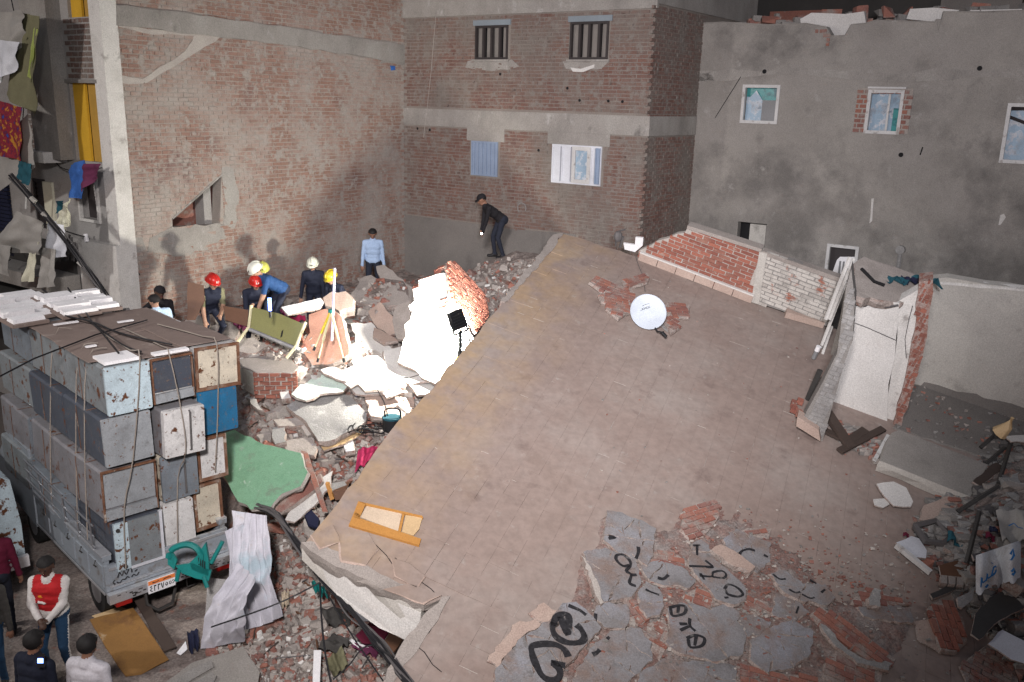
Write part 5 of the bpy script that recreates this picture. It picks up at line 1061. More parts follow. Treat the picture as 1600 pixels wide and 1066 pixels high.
A_, B_, C_ = ring(3.1, .0, 1.8, .5, 1.85), ring(4.4, .05, 1.75, .5, 1.8), ring(5.2, .05, 1.75, .5, 1.1)
for p, q in ((A_, B_), (B_, [C_[0], C_[1], C_[2], C_[3]])): mb.hexa([p[0], p[1], q[1], q[0]], [p[3], p[2], q[2], q[3]])
part('cab', mb, 'truck_paint', tk)
# ladder like side rails in front of the lowest boxes
mb = MB()
for z_ in (1.25, 1.42, 1.58): mb.tube([TL(-.02, .3, z_), TL(-.05, 3.2, z_+.1)], .014, 5)
for k in range(6): y = .35+.55*k; mb.tube([TL(-.02, y, 1.2), TL(-.04, y+.02, 1.66)], .014, 5)
part('side_rail', mb, 'steel', tk)

def fridge(label, x, z, y, wd, ht, ln, body, face, kind='flat', tilt=0, yaw=0, group='old refrigerators stacked on the truck', side=None):
    """an old refrigerator lying on its back, base or door to the rear"""
    x += .10*(z-.92)+U_(-.015, .015); yaw += U_(-1.6, 1.6); tilt += U_(-1.2, 1.2); sd_ = R_()*50; t = thing('refrigerator', label, 'refrigerator', TL(x+wd/2, y, z), group)
    rm = Matrix.Rotation(rad(yaw), 3, 'Z') @ Matrix.Rotation(rad(tilt), 3, TF)
    X, Y, Zz = rm @ TR, rm @ TF, rm @ Z; o = TL(x, y, z)
    def Q(a, b, c): return o+X*a+Y*b+Zz*c
    def bx(mb, a0, a1, b0, b1, c0, c1, m=0, j=.0): return mb.box(Q((a0+a1)/2, (b0+b1)/2, (c0+c1)/2), (a1-a0, b1-b0, c1-c0), (X, Y, Zz), m, j=j)
    mb = MB(); e = .03
    # cabinet shell with chamfered long edges
    pr = [(e, 0), (wd-e, 0), (wd, e), (wd, ht-e), (wd-e, ht), (e, ht), (0, ht-e), (0, e)]
    n = 8; sec = []
    for i in range(n):
        (a0, c0), (a1, c1) = pr[i], pr[(i+1) % n]; kk = 4 if math.hypot(a1-a0, c1-c0) > .1 else 1
        sec += [(a0+(a1-a0)*q/kk, c0+(c1-c0)*q/kk, q > 0) for q in range(kk)]
    ns, nl = len(sec), 7; rings = []
    for j in range(nl+1):
        y_ = .03+(ln-.03)*j/nl
        for a, c, mid in sec:
            dn_ = .016*nb((a*4+sd_, y_*3, c*4)) if mid else .004*nb((a*4+sd_, y_*3, c*4)); ctr = V((wd/2-a, 0, ht/2-c)).normalized(); rings.append(Q(a+ctr.x*(dn_+.006), y_, c+ctr.z*(dn_+.006)))
    mb.add(rings, [(j*ns+i, j*ns+(i+1) % ns, (j+1)*ns+(i+1) % ns, (j+1)*ns+i) for j in range(nl) for i in range(ns)]+[tuple(range(ns-1, -1, -1)), tuple(nl*ns+i for i in range(ns))])
    part('cabinet', mb, body, t)
    mb = MB(); bx(mb, .0, wd, .34*ln, .34*ln+.012, ht+.001, ht+.006); bx(mb, -.006, -.001, .62*ln, .62*ln+.015, .03, ht-.03); part('seam', mb, 'rust_frame', t)
    if kind in ('flat', 'door'):
        mb = MB(); d = .05 if kind == 'door' else .012
        pf = [(.02, .015), (wd-.02, .015), (wd-.008, .03), (wd-.008, ht-.03), (wd-.02, ht-.012), (.02, ht-.012), (.008, ht-.03), (.008, .03)]
        f, b = [Q(p, -d, q) for p, q in pf], [Q(p, .028, q) for p, q in pf]
        mb.add(f+b, [(i, (i+1) % n, (i+1) % n+n, i+n) for i in range(n)])
        gx = [.02+(wd-.04)*i/5 for i in range(6)]; gz_ = [.015+(ht-.027)*i/5 for i in range(6)]; mb.add([Q(a, -d-(.012*nb((a*5+sd_, c*5, sd_))+.004 if 0 < i < 5 and 0 < j < 5 else 0), c) for j, c in enumerate(gz_) for i, a in enumerate(gx)], [(j*6+i, j*6+i+1, (j+1)*6+i+1, (j+1)*6+i) for j in range(5) for i in range(5)]); mb.add([f[7], f[0], f[1], f[2], f[3], f[4], f[5], f[6]], [(0, 1, 6, 7), (2, 3, 4, 5)])
        p_ = part('door' if kind == 'door' else 'end_panel', mb, face, t)
        mb = MB(); 
        for a, c in ((.05, .05), (wd-.05, .05), (.05, ht-.05), (wd-.05, ht-.05)): mb.disc(Q(a, -d-.002, c), Y, .012, .006, 6)
        part('screw', mb, 'rust_frame', p_)
        if kind == 'door' or face == 'enamel_slate':
            mb = MB(); xh = wd*.62; mb.tube([Q(xh, -d-.0, ht*.1), Q(xh, -d-.03, ht*.12), Q(xh, -d-.03, ht*.9), Q(xh, -d, ht*.92)], .014, 6); part('pipe' if face == 'enamel_slate' else 'handle', mb, 'cable_grey', t)
    elif kind == 'frame':
        w2 = .038; mb = MB(); bx(mb, 0, wd, -.01, .03, 0, w2*1.3); bx(mb, 0, wd, -.012, .03, ht-w2, ht); bx(mb, 0, w2, -.01, .03, w2*1.3, ht-w2); bx(mb, wd-w2, wd, -.01, .03, w2*1.3, ht-w2)
        part('end_frame', mb, 'rust_frame', t); mb = MB(); bx(mb, w2, wd-w2, .015, .029, w2*1.3, ht-w2); part('end_panel', mb, face, t)
    elif kind == 'back':
        mb = MB(); bx(mb, .03, wd-.03, .0, .029, .26*ht, ht-.05); part('end_panel', mb, face, t)
        mb = MB(); bx(mb, .0, wd, -.012, .028, ht-.028, ht); bx(mb, 0, .02, -.012, .028, 0, ht-.028); bx(mb, wd-.02, wd, -.012, .028, 0, ht-.05); part('rim', mb, 'rust_frame', t)
        mb = MB(); bx(mb, .02, wd-.02, -.03, .028, .02, .22*ht, 0, .01); part('base_plate', mb, 'insulation' if R_() < .4 else 'enamel_grey', t)
    elif kind == 'split':
        mb = MB(); bx(mb, .02, wd*.30, -.02, .029, .02, ht-.02); part('end_panel', mb, 'enamel_sky', t)
        mb = MB()
        for k in range(8): mb.disc(Q(wd*(.1+.12*(k % 2)), -.022, ht*(.3+.12*(k//2))), Y, .008, .006, 6)
        mb.disc(Q(wd*.1, -.024, ht*.85), Y, .03, .02, 10); mb.disc(Q(wd*.18, -.03, ht*.1), Y, .03, .03, 10); part('bolt', mb, 'dark_metal', t)
        mb = MB(); bx(mb, wd*.31, wd-.04, -.004, .029, .04, ht-.03); part('end_panel', mb, face, t); mb = MB(); bx(mb, wd-.04, wd, -.02, .029, 0, ht); bx(mb, wd*.3, wd, -.016, .029, 0, .04); part('rim', mb, 'shutter_white', t)
    return t
FR = [
 # rear row, top layer
 ('pale blue refrigerator end with rust blotches at the top left of the load', -.02, 3.24, -.06, .62, .70, 1.45, 'enamel_steel', 'enamel_sky', 'flat', 0, 1),
 ('top refrigerator with dark navy end panel beside the rust blotched one', .64, 3.26, .0, .60, .66, 1.45, 'enamel_white', 'enamel_navy', 'back', 0, 0),
 ('top right refrigerator with heavy rust frame round a pale panel', 1.30, 3.28, .10, .68, .66, 1.45, 'enamel_white', 'enamel_cream', 'frame', 0, -2),
 # third layer
 ('pale slate blue refrigerator end below the rust blotched one', -.02, 2.50, -.02, .68, .72, 1.45, 'enamel_navy', 'enamel_grey', 'flat', 0, 0),
 ('clean white refrigerator sticking out in the middle of the load', .70, 2.50, -.18, .62, .72, 1.4, 'enamel_lilac', 'enamel_white', 'door', 2, 2),
 ('deep blue refrigerator at the right end of the load', 1.36, 2.58, .10, .62, .70, 1.4, 'enamel_grey', 'enamel_blue', 'flat', 0, 0),
 # second layer
 ('grey green refrigerator back with yellowed top edge in the left stack', -.02, 1.72, .0, .76, .74, 1.45, 'enamel_lilac', 'enamel_grey', 'back', 0, 0),
 ('dark slate refrigerator with a pipe down its back in the middle stack', .80, 1.74, .02, .56, .72, 1.4, 'enamel_cream', 'enamel_slate', 'flat', 0, 0),
 ('narrow rust edged white refrigerator at the right of the second layer', 1.40, 1.86, .12, .46, .68, 1.4, 'rust_frame', 'enamel_white', 'frame', 0, 0),
 # bottom layer
 ('lowest left refrigerator with pale bolted strip and dark grey back', .14, .92, -.02, .70, .76, 1.4, 'enamel_navy', 'enamel_steel', 'split', 0, -2),
 ('lowest middle white refrigerator with torn seal above the tail lamp', .88, .98, .04, .46, .74, 1.4, 'enamel_white', 'enamel_white', 'flat', 0, 0),
 ('lowest right rusty cream refrigerator next to the green slab', 1.38, 1.08, .12, .44, .74, 1.4, 'rust_frame', 'enamel_cream', 'frame', 0, 0),
]
for f in FR: fridge(*f)
for i, (z_, bd) in enumerate(((3.24, 'enamel_steel'), (2.50, 'enamel_navy'), (1.72, 'enamel_lilac'), (.94, 'enamel_slate'))):
    fridge(['top', 'upper middle', 'lower middle', 'lowest'][i]+' refrigerator at the far end of the load cut off by the left edge', -.05+.03*(i % 2), z_+.02+(.0 if i < 3 else .1), 3.02, .66, .68, 1.5, ('enamel_slate', 'enamel_steel', 'enamel_lilac', 'enamel_steel')[i], 'enamel_slate')
    
    fridge(['top', 'upper middle', 'lower middle', 'lowest'][i]+' refrigerator in the forward row along the left side of the load', -.03-.02*(i % 2), z_, 1.48, .64, .70, 1.5, bd, bd)
for i, (x, bd) in enumerate(((.66, 'enamel_grey'), (1.31, 'enamel_white'))):
    fridge(['middle', 'right'][i]+' refrigerator of the forward row under the flat cardboard', x, 3.24, 1.5, .62, .68, 1.5, bd, bd)
# cardboard sheets and refrigerator doors on top
cbs = [((-.02, .25, 1.5), (.66, .12, 1.55), 3.965, 'flat brown cardboard sheet over the top left refrigerator'), ((.60, .05, 1.5), (1.3, .0, 1.5), 3.95, 'flat brown cardboard sheet over the middle refrigerators'), ((1.26, .2, 1.6), (2.02, .2, 1.6), 3.975, 'dusty sheet over the top right refrigerator'), ((.0, 1.5, 2.9), (1.9, 1.5, 2.95), 3.96, 'large dusty sheet over the forward row')]
for (x0, ya, yb), (x1, yc, yd), z_, l in cbs:
    x0 += .14; x1 += .14; mb = MB(); slab(mb, [TL(x0, ya, z_), TL(x1, yc, z_), TL(x1, yd, z_), TL(x0, yb, z_)], Z, .02, .012, .3, 0, 0, .005); solo('cardboard_sheet', l, 'cardboard', mb, 'cardboard')
mb = MB(); tbox(mb, .24, .70, -.02, .40, 3.955, 4.0); solo('foam_sheet', 'white foam sheet on the rear left corner of the load', 'foam', mb, 'foam_white')
mb = MB(); tbox(mb, .92, 1.42, .0, .12, 3.955, 3.99); solo('foam_strip', 'white strip along the rear edge of the middle refrigerator', 'foam', mb, 'foam_white')
for (u, v, a, l) in ((103, 505, .3, 'long pale strip lying on the brown cardboard'), (142, 541, .12, 'short white strip lying near the middle of the load'), (196, 502, .2, 'small pale strip lying on the sheet right of the wires')):
    p = onz(u, v, 4.0); mb = MB(); mb.box(p, (a*1.2, .06, .02), (TR, TF, Z)); solo('foam_strip', l, 'foam', mb, 'foam_white')
def fdoor(label, cu, cv, zc, ln, wd, yaw, rows):
    c = onz(cu, cv, zc); X = (Matrix.Rotation(rad(yaw), 3, 'Z') @ TR); Y = Z.cross(X); N = (Z-Y*.10).normalized(); Y = N.cross(X)
    t = thing('moulded_liner', label, 'refrigerator door', c-Z*.04, 'refrigerator doors on top of the load')
    mb = MB(); mb.box(c-N*.03, (wd, ln, .05), (X, Y, N)); part('liner', mb, 'cardboard', t)
    for k in range(rows):
        y = -ln/2+ln*(k+.5)/rows; mb = MB(); h = .05+.03*(k % 2); dd = ln/rows*.34
        mb.hexa([c+X*a+Y*(y+b)-N*.004 for a, b in ((-wd*.44, -dd), (wd*.44, -dd), (wd*.44, dd), (-wd*.44, dd))], [c+X*a*.96+Y*(y+b*.8)+N*h for a, b in ((-wd*.44, -dd), (wd*.44, -dd), (wd*.44, dd), (-wd*.44, dd))]); part('shelf', mb, 'foam_white', t)
fdoor('white moulded refrigerator door at the far left on top of the load', 18, 487, 4.1, 1.3, .55, 8, 4)
fdoor('white moulded refrigerator door second from the left on top of the load', 52, 474, 4.1, 1.35, .60, 8, 5)
fdoor('cream moulded refrigerator door third from the left on top of the load', 103, 475, 4.12, 1.2, .62, 5, 5)
fdoor('small white ribbed refrigerator door at the right on top of the load', 148, 470, 4.1, 1.0, .5, 2, 4)
rp_ = ['taut grey rope down the left face of the rusty stack', 'rope down the middle refrigerators of the load', 'rope over the right refrigerators of the load', 'pale strap on the side of the truck load near its corner', 'second pale strap on the side of the truck load', 'strap on the far side of the load near the picture edge']
rps = [[TL(.45, 1.4, 4.02), TL(.40, .3, 4.02), TL(.38, -.085, 3.98), TL(.30, -.11, 2.6), TL(.2, -.08, 1.9), TL(.22, -.12, 1.0)],
       [TL(.8, 1.6, 4.02), TL(.85, .3, 4.0), TL(.80, -.06, 3.96), TL(.92, -.26, 3.1), TL(.98, -.27, 2.55), TL(.98, -.04, 2.1), TL(1.0, -.06, 1.0)],
       [TL(1.3, 1.5, 4.02), TL(1.5, .4, 4.02), TL(1.55, .03, 3.96), TL(1.6, .03, 2.9), TL(1.6, .05, 2.0)],
       [TL(.2, .62, 4.02), TL(-.07, .60, 3.9), TL(-.10, .58, 2.6), TL(-.08, .5, 1.3)], [TL(.2, .95, 4.02), TL(-.06, .95, 3.9), TL(-.09, .95, 2.6), TL(-.08, .9, 1.4)], [TL(.2, 2.0, 4.02), TL(-.06, 2.0, 3.9), TL(-.1, 2.0, 2.2), TL(-.08, 2.0, 1.4)]]
for l, q in zip(rp_, rps):
    mb = MB(); mb.tube([p+TR*.10*(p.z-.92) for p in smoothline(q, 3)], .0085, 6); solo('rope', l, 'rope', mb, 'rope')
for l, a in (('dark rope crossing the top of the load from the rear corner', ((12, 1.4), (36, 2.1))),):
    mb = MB(); mb.tube([onz(u, v, 4.03) for u, v in ((0, 588), (54, 560), (150, 523), (230, 500))], .012, 5); solo('rope', l, 'rope', mb, 'cable_black')

# ------------------------------------------------------------------ light blue van beside the truck, cut off by the left edge
vo = TL(-.42, 2.3, 0); vx, vy = TR, TF
vn = thing('parked_van', 'pale blue van parked left of the truck, mostly outside the picture', 'van', vo)
def VL(x, y, z): return vo-vx*x+vy*y+Z*z
mb = MB(); sec = [(0, .35), (0, 1.0), (.08, 1.75), (.3, 1.9), (1.4, 1.9), (1.62, 1.75), (1.7, 1.0), (1.7, .35)]; f = [VL(a, 0, b) for a, b in sec]; b = [VL(a, 3.8, b_) for a, b_ in sec]; n = 8
mb.add(f+b, [(i, (i+1) % n, (i+1) % n+n, i+n) for i in range(n)]+[tuple(range(n)), tuple(range(2*n-1, n-1, -1))]); part('body', mb, 'enamel_sky', vn)
mb = MB(); mb.hexa([VL(-.004, .4, 1.05), VL(-.004, 3.2, 1.05), VL(.03, 3.2, 1.05), VL(.03, .4, 1.05)], [VL(.066, .4, 1.66), VL(.066, 3.2, 1.66), VL(.1, 3.2, 1.66), VL(.1, .4, 1.66)]); part('window', mb, 'frame_dark', vn)
mb = MB(); mb.disc(VL(-.01, .35, .8), vx, .06, .03, 14); part('fuel_cap', mb, 'dark_metal', vn)
mb = MB(); mb.hexa([VL(-.03, -.08, .3), VL(1.73, -.08, .3), VL(1.73, 0, .3), VL(-.03, 0, .3)], [VL(-.03, -.08, .48), VL(1.73, -.08, .48), VL(1.73, 0, .48), VL(-.03, 0, .48)]); part('bumper', mb, 'foam_white', vn)
for y in (.7, 3.0):
    mb = MB(); mb.disc(VL(.1, y, .32), vx, .32, .2, 18); part('wheel', mb, 'tyre_rubber', vn)

# ------------------------------------------------------------------ rubble: big named pieces
def mN(tilt=(0, 0)): return V((tilt[0], -.30+tilt[1], .95)).normalized()
def mf(name, label, cat, pix, mt, th=.08, lift=.06, tilt=(0, 0), N=None, amp=.03, side='break_face', depth=None, group=None):
    cu, cv = sum(p[0] for p in pix)/len(pix), sum(p[1] for p in pix)/len(pix); n_ = N.normalized() if N else mN(tilt)
    c = om(cu, cv)+Z*0 if depth is None else at(cu, cv, depth)
    c = c-ray(cu, cv).normalized()*lift
    mb = MB(); slab(mb, [onp(u, v, c, n_) for u, v in pix], n_, th, amp, .13, 0, 1, .02); return solo(name, label, cat, mb, [mt, side], group)
# the tall lit wall piece behind the floodlight
w1, w2, w3 = at(690, 425, 17.6), at(633, 525, 16.9), at(742, 528, 16.6); wn_ = (w2-w1).cross(w3-w1).normalized()
if wn_.y > 0: wn_ = -wn_
wpc = thing('wall_piece', 'tall leaning wall piece with white plaster face lit by the floodlight', 'wall piece', om(690, 560))
mb = MB(); slab(mb, [onp(u, v, w1, wn_) for u, v in ((680, 428), (693, 427), (704, 437), (703, 470), (722, 500), (742, 528), (720, 570), (680, 600), (622, 566), (634, 524), (632, 508), (641, 500), (639, 478), (646, 470), (644, 452), (655, 448), (654, 438), (668, 434))], wn_, .16, .05, .14, 0, 1); part('plaster_face', mb, ['plaster_white', 'break_face'], wpc)
mb = MB(); mb.tube([onp(u, v, w1+wn_*.004, wn_) for u, v in ((648, 500), (644, 486), (650, 474))], .014, 4); mb.tube([onp(u, v, w1+wn_*.004, wn_) for u, v in ((676, 498), (672, 512), (674, 530))], .012, 4); mb.tube([onp(u, v, w1+wn_*.004, wn_) for u, v in ((687, 430), (684, 446), (681, 462), (680, 470), (688, 476))], .009, 4); part('crack', mb, 'dust_grey', wpc)
cc = w1-wn_*.15
mb = MB(); bpx = [(697, 412), (710, 407), (732, 430), (755, 456), (762, 478), (764, 494), (744, 520), (720, 486), (704, 470), (700, 440)]; bw = (wn_+V((.9, 0, .25))).normalized(); bc = at(704, 450, 17.15)
slab(mb, [onp(u, v, bc, bw) for u, v in bpx], bw, .12, .02, .14, 0, 1); part('mortar_bed', mb, ['brick_red', 'break_face'], wpc)
S = (onp(755, 456, bc, bw)-onp(710, 407, bc, bw)).normalized(); T = bw.cross(S); bl = [((onp(u, v, bc, bw)-bc).dot(S), (onp(u, v, bc, bw)-bc).dot(T)) for u, v in bpx]
bricks(wpc, bc+bw*.02, S, T, bw, min(p[0] for p in bl), max(p[0] for p in bl), min(p[1] for p in bl), max(p[1] for p in bl), lambda s, t: inpoly(s, t, bl), L=.2, H=.075, J=.02, mats='brick_red', wob=.012)
mb = MB()
for k in range(9):
    u, v = [(668, 436), (660, 438), (690, 420), (684, 424), (700, 474), (694, 470), (656, 446), (650, 450), (692, 482)][k]; mb.box(onp(u, v, w1-wn_*(.1 if k not in (4, 5, 8) else -.02), wn_), (.14, .08, .07), (V((1, .2, .3)).normalized(), V((-.2, 1, 0)).normalized(), Z), j=.015)
part('loose_brick', mb, 'brick_red', wpc)
# white rubble in front of it
WP = [
 ('white_slab', 'large white plaster slab lying below the lit wall piece', [(640, 600), (612, 590), (622, 556), (660, 520), (720, 530), (734, 540), (700, 590)], 'plaster_white'),
 ('white_slab', 'white plaster slab left of the lit wall piece foot', [(548, 506), (580, 504), (598, 530), (614, 548), (590, 560), (562, 548)], 'plaster_white'),
 ('white_slab', 'white plaster slab behind the coil of cable', [(552, 560), (590, 556), (640, 590), (632, 606), (570, 610), (548, 590)], 'plaster_white'),
 ('mint_slab', 'pointed pale mint plaster slab fading from white in the lamp light', [(494, 566), (508, 580), (524, 590), (548, 594), (536, 612), (500, 616), (478, 626), (455, 616)], 'plaster_mint'),
 ('white_slab', 'white slab piece below the floodlight tripod', [(640, 600), (660, 588), (684, 590), (676, 612), (652, 618)], 'plaster_white'),
 ('white_slab', 'small white slab next to the mint slab', [(500, 578), (520, 572), (542, 584), (540, 596), (524, 592)], 'plaster_white'),
]
for i, (nm, l, p, mt) in enumerate(WP): mf(nm, l, 'plaster slab', p, mt, .07, .22+.03*(i % 3), ((-.12, .02, .1, -.05, .12, .04)[i], (.0, -.1, .05, .05, .1, 0)[i]))
mb = MB()
for (u0, v0, u1, v1) in ((660, 540, 672, 534), (672, 534, 704, 556), (704, 556, 690, 578), (690, 578, 664, 560), (664, 560, 660, 540)):
    a, b = om(u0, v0)-ray(u0, v0).normalized()*.42, om(u1, v1)-ray(u1, v1).normalized()*.42; d = (b-a).normalized(); mb.box((a+b)/2, ((b-a).length, .07, .05), (d, mN().cross(d).normalized(), d.cross(mN().cross(d).normalized())))
solo('window_frame', 'broken yellow wooden window frame lying under the floodlight', 'window frame', mb, 'wood_tan')
mf('concrete_slab', 'rough grey concrete slab face up in front of the lit rubble', 'concrete slab', [(448, 634), (470, 622), (530, 612), (548, 620), (570, 642), (572, 658), (548, 672), (512, 690), (498, 690), (480, 660)], 'concrete_grey', .18, .26, (.03, -.10), amp=.025)
mf('concrete_slab', 'dusty fallen slab right of the rough grey slab beside the cable coil', 'concrete slab', [(570, 620), (600, 610), (640, 614), (648, 634), (620, 660), (580, 650)], 'concrete_warm', .14, .2, (.1, 0))
# brick block with dusty top
bb = thing('brick_block', 'block of brick wall with dusty pale top lying by the truck', 'brick block', om(412, 610))
c = at(412, 572, (om(412, 634)-CAM).dot(FW)+.1); n_ = V((.02, -.12, .99)).normalized()
tp_ = [onp(u, v, c, n_) for u, v in ((368, 562), (424, 554), (454, 560), (466, 574), (460, 582), (400, 582), (380, 572))]
mb = MB(); slab(mb, tp_, n_, .06, .02, .1, 0, 0); part('dusty_top', mb, 'concrete_dusty', bb)
mb = MB(); mb.prism([p-n_*.06 for p in tp_], -n_*.42, 0); part('core', mb, 'mortar_pale', bb)
f0, f1 = onp(400, 582.4, c, n_), onp(460, 582.4, c, n_); S = (f1-f0).normalized(); nf = S.cross(n_).normalized(); nf = nf if nf.y < 0 else -nf
bricks(bb, f0-n_*.50, S, n_, nf, -.05, (f1-f0).length+.05, 0, .44, lambda s, t: -.08 < s < (f1-f0).length+.1 and R_() < .96, L=.17, H=.06, J=.026, D=.12, proud=.02, mats='brick_red', wob=.007)
f2 = onp(370, 564, c, n_); S = (f0-f2).normalized(); nf = S.cross(n_).normalized(); nf = nf if nf.y < 0 else -nf
mb = MB(); mb.prism([f2-n_*.05+nf*.02, f0-n_*.05+nf*.02, f0-n_*.36+nf*.02, f2-n_*.30+nf*.02], -nf*.06); part('plaster', mb, 'plaster_pale', bb)
# pink plaster piece
mf('pink_wall_piece', 'pink plastered wall piece leaning behind the yellow tripod', 'wall piece', [(482, 492), (500, 484), (520, 484), (534, 496), (540, 528), (546, 552), (520, 568), (488, 570), (472, 548), (470, 536), (484, 520)], 'plaster_pink', .25, .0, N=V((-.25, -.70, .66)), depth=16.75, amp=.02)
mf('concrete_slab', 'big cracked concrete slab tilted under the man in the blue shirt', 'concrete slab', [(546, 462), (562, 436), (580, 430), (604, 440), (640, 466), (648, 480), (606, 478), (570, 474)], 'concrete_dusty', .4, .0, N=V((-.1, -.45, .88)), amp=.05, depth=19.0)
mf('concrete_slab', 'long dusty concrete beam leaning behind the cracked slab', 'concrete slab', [(588, 416), (600, 414), (622, 432), (646, 450), (648, 470), (620, 462), (594, 434)], 'concrete_dusty', .28, .0, N=V((-.2, -.5, .84)), depth=19.7)
mf('concrete_slab', 'squarish dusty slab standing on edge left of the lit wall piece', 'concrete slab', [(576, 486), (594, 472), (618, 500), (622, 520), (608, 524), (584, 506)], 'concrete_warm', .14, .0, N=V((-.3, -.65, .7)), depth=18.3)
mf('concrete_slab', 'flat dusty slab piece at the foot of the squarish slab', 'concrete slab', [(584, 512), (606, 522), (622, 532), (600, 536), (582, 526)], 'concrete_warm', .1, .0, depth=17.8)
mf('concrete_slab', 'dark dusty slab leaning against the lit wall piece at its left', 'concrete slab', [(618, 480), (640, 470), (640, 500), (634, 530), (620, 530), (614, 500)], 'concrete_dusty', .2, .0, N=V((-.4, -.6, .7)), depth=17.7)
mf('white_board', 'long white edged board lying behind the olive bench', 'board', [(440, 480), (500, 466), (506, 472), (500, 482), (450, 492)], 'foam_white', .05, .3, N=V((.1, -.5, .86)), amp=.01, depth=17.2)
mf('concrete_lump', 'pinkish lump in front of the rescuer with only a yellow helmet showing', 'rubble piece', [(505, 465), (520, 456), (540, 455), (552, 466), (550, 480), (530, 486), (508, 478)], 'concrete_warm', .3, .3, N=V((-.1, -.6, .8)), amp=.04, depth=18.4)
mf('teal_tarp', 'dark teal plastic sheet behind the yellow tripod', 'sheet', [(520, 484), (548, 490), (562, 500), (548, 506), (528, 500)], 'dust_grey', .04, .25)
mf('white_slab', 'pale brick backed plaster piece right of the survey pole', 'plaster slab', [(520, 472), (546, 468), (566, 482), (560, 492), (536, 486)], 'plaster_pale', .15, .2, (0, -.2))
for i, (l, pix) in enumerate((('white slab filling the gap between lit slabs left of the floodlight', [(600, 548), (640, 540), (664, 556), (640, 580), (606, 572)]), ('white slab near the roof edge under the floodlight', [(650, 560), (690, 556), (694, 584), (660, 590)]), ('low white slab in front of the pale mint slab', [(540, 600), (580, 590), (620, 600), (600, 616), (556, 616)]), ('white sliver leaning by the pink wall piece', [(544, 540), (560, 534), (566, 560), (550, 572)]), ('white slab between the mint slab and the long white ones', [(520, 586), (552, 572), (574, 590), (548, 606)]), ('white scrap slab on top of the cable coil rubble', [(586, 606), (616, 600), (632, 612), (604, 622)]))):
    mf('white_slab', l, 'plaster slab', pix, 'plaster_white', .06, .26+.02*i, (U_(-.15, .1), U_(-.15, .1)))  # slabs added in white so the floodlit patch looks brighter
for i, pix in enumerate((((290, 500), (312, 494), (328, 504), (322, 518), (294, 518)), ((324, 510), (352, 502), (374, 516), (366, 532), (330, 530)), ((336, 494), (356, 490), (362, 504), (340, 508)), ((376, 512), (394, 510), (398, 530), (380, 534)), ((368, 532), (396, 528), (420, 540), (400, 552), (372, 548)))):
    mf('concrete_piece', ['rounded grey lump between the brown panel and the truck load', 'wide grey lump in front of the kneeling rescuer', 'small grey lump below the crouching rescuer', 'upright grey lump left of the bench rail', 'flat dusty paving lump under the olive bench'][i], 'rubble piece', list(pix), 'concrete_dusty', .3, .55, (U_(-.2, .2), -.2), amp=.04)
# olive bench back with cream rails
bc = at(432, 512, 16.25); bn_ = V((-.22, -.80, .55)).normalized()
ob = thing('bench_seat', 'olive vinyl bench seat with cream side rails thrown on the rubble', 'bench', om(430, 540))
def bq(u, v): return onp(u, v, bc, bn_)
mb = MB(); mb.prism([bq(u, v) for u, v in ((394, 480), (436, 490), (476, 507), (462, 541), (430, 528), (391, 512))], -bn_*.06); part('cushion', mb, 'olive_vinyl', ob)
for l in (((393, 478), (389, 512), (368, 540)), ((478, 504), (464, 540), (448, 560))):
    mb = MB(); mb.tube([bq(u, v)+bn_*.012 for u, v in l], .028, 6); part('side_rail', mb, 'cream_rail', ob)
mb = MB(); mb.tube([bq(390, 515), bq(462, 545)], .035, 6); part('lower_rail', mb, 'concrete_grey', ob)
mb = MB(); mb.prism([bq(u, v)+bn_*.003 for u, v in ((440, 518), (443, 515), (441, 526), (438, 528))], -bn_*.002); part('tear', mb, 'dark_void', ob)
def stand(name, label, cat, pix, mt, depth, N, th=.05, amp=.01):
    c = at(sum(p[0] for p in pix)/len(pix), sum(p[1] for p in pix)/len(pix), depth); N = N.normalized(); mb = MB(); slab(mb, [onp(u, v, c, N) for u, v in pix], N, th, amp, .15, 0, 0, .004); return solo(name, label, cat, mb, mt)
stand('wood_sheet', 'brown wooden panel standing by the kneeling red helmet rescuer', 'wood panel', [(293, 440), (318, 446), (320, 470), (305, 500), (292, 500)], 'wood_brown', 16.6, V((.2, -.9, .2)))
stand('wood_sheet', 'dark red brown headboard lying behind the magenta blanket', 'wood panel', [(348, 478), (388, 484), (386, 510), (352, 500)], 'wood_brown', 16.4, V((0, -.7, .6)))
for i, pix in enumerate((((362, 502), (388, 494), (392, 514), (372, 516)), ((410, 480), (430, 478), (452, 494), (430, 492)))):
    mb = MB(); c = om(pix[0][0], pix[0][1])-ray(*pix[0]).normalized()*.4; cloth(mb, [onp(u, v, c, mN()) for u, v in pix], 12, 10, .06, 3, i); solo('blanket', ['magenta patterned blanket left of the olive bench', 'magenta patterned blanket behind the olive bench'][i], 'blanket', mb, 'blanket_magenta', smooth=True)
mb = MB(); c = om(468, 494)-ray(468, 494).normalized()*.4; cloth(mb, [onp(u, v, c, mN()) for u, v in ((452, 496), (476, 492), (478, 500), (456, 504))], 8, 8, .04, 2, 3); solo('cloth', 'pink cloth end beside the olive bench', 'cloth', mb, 'cloth_pink', smooth=True)
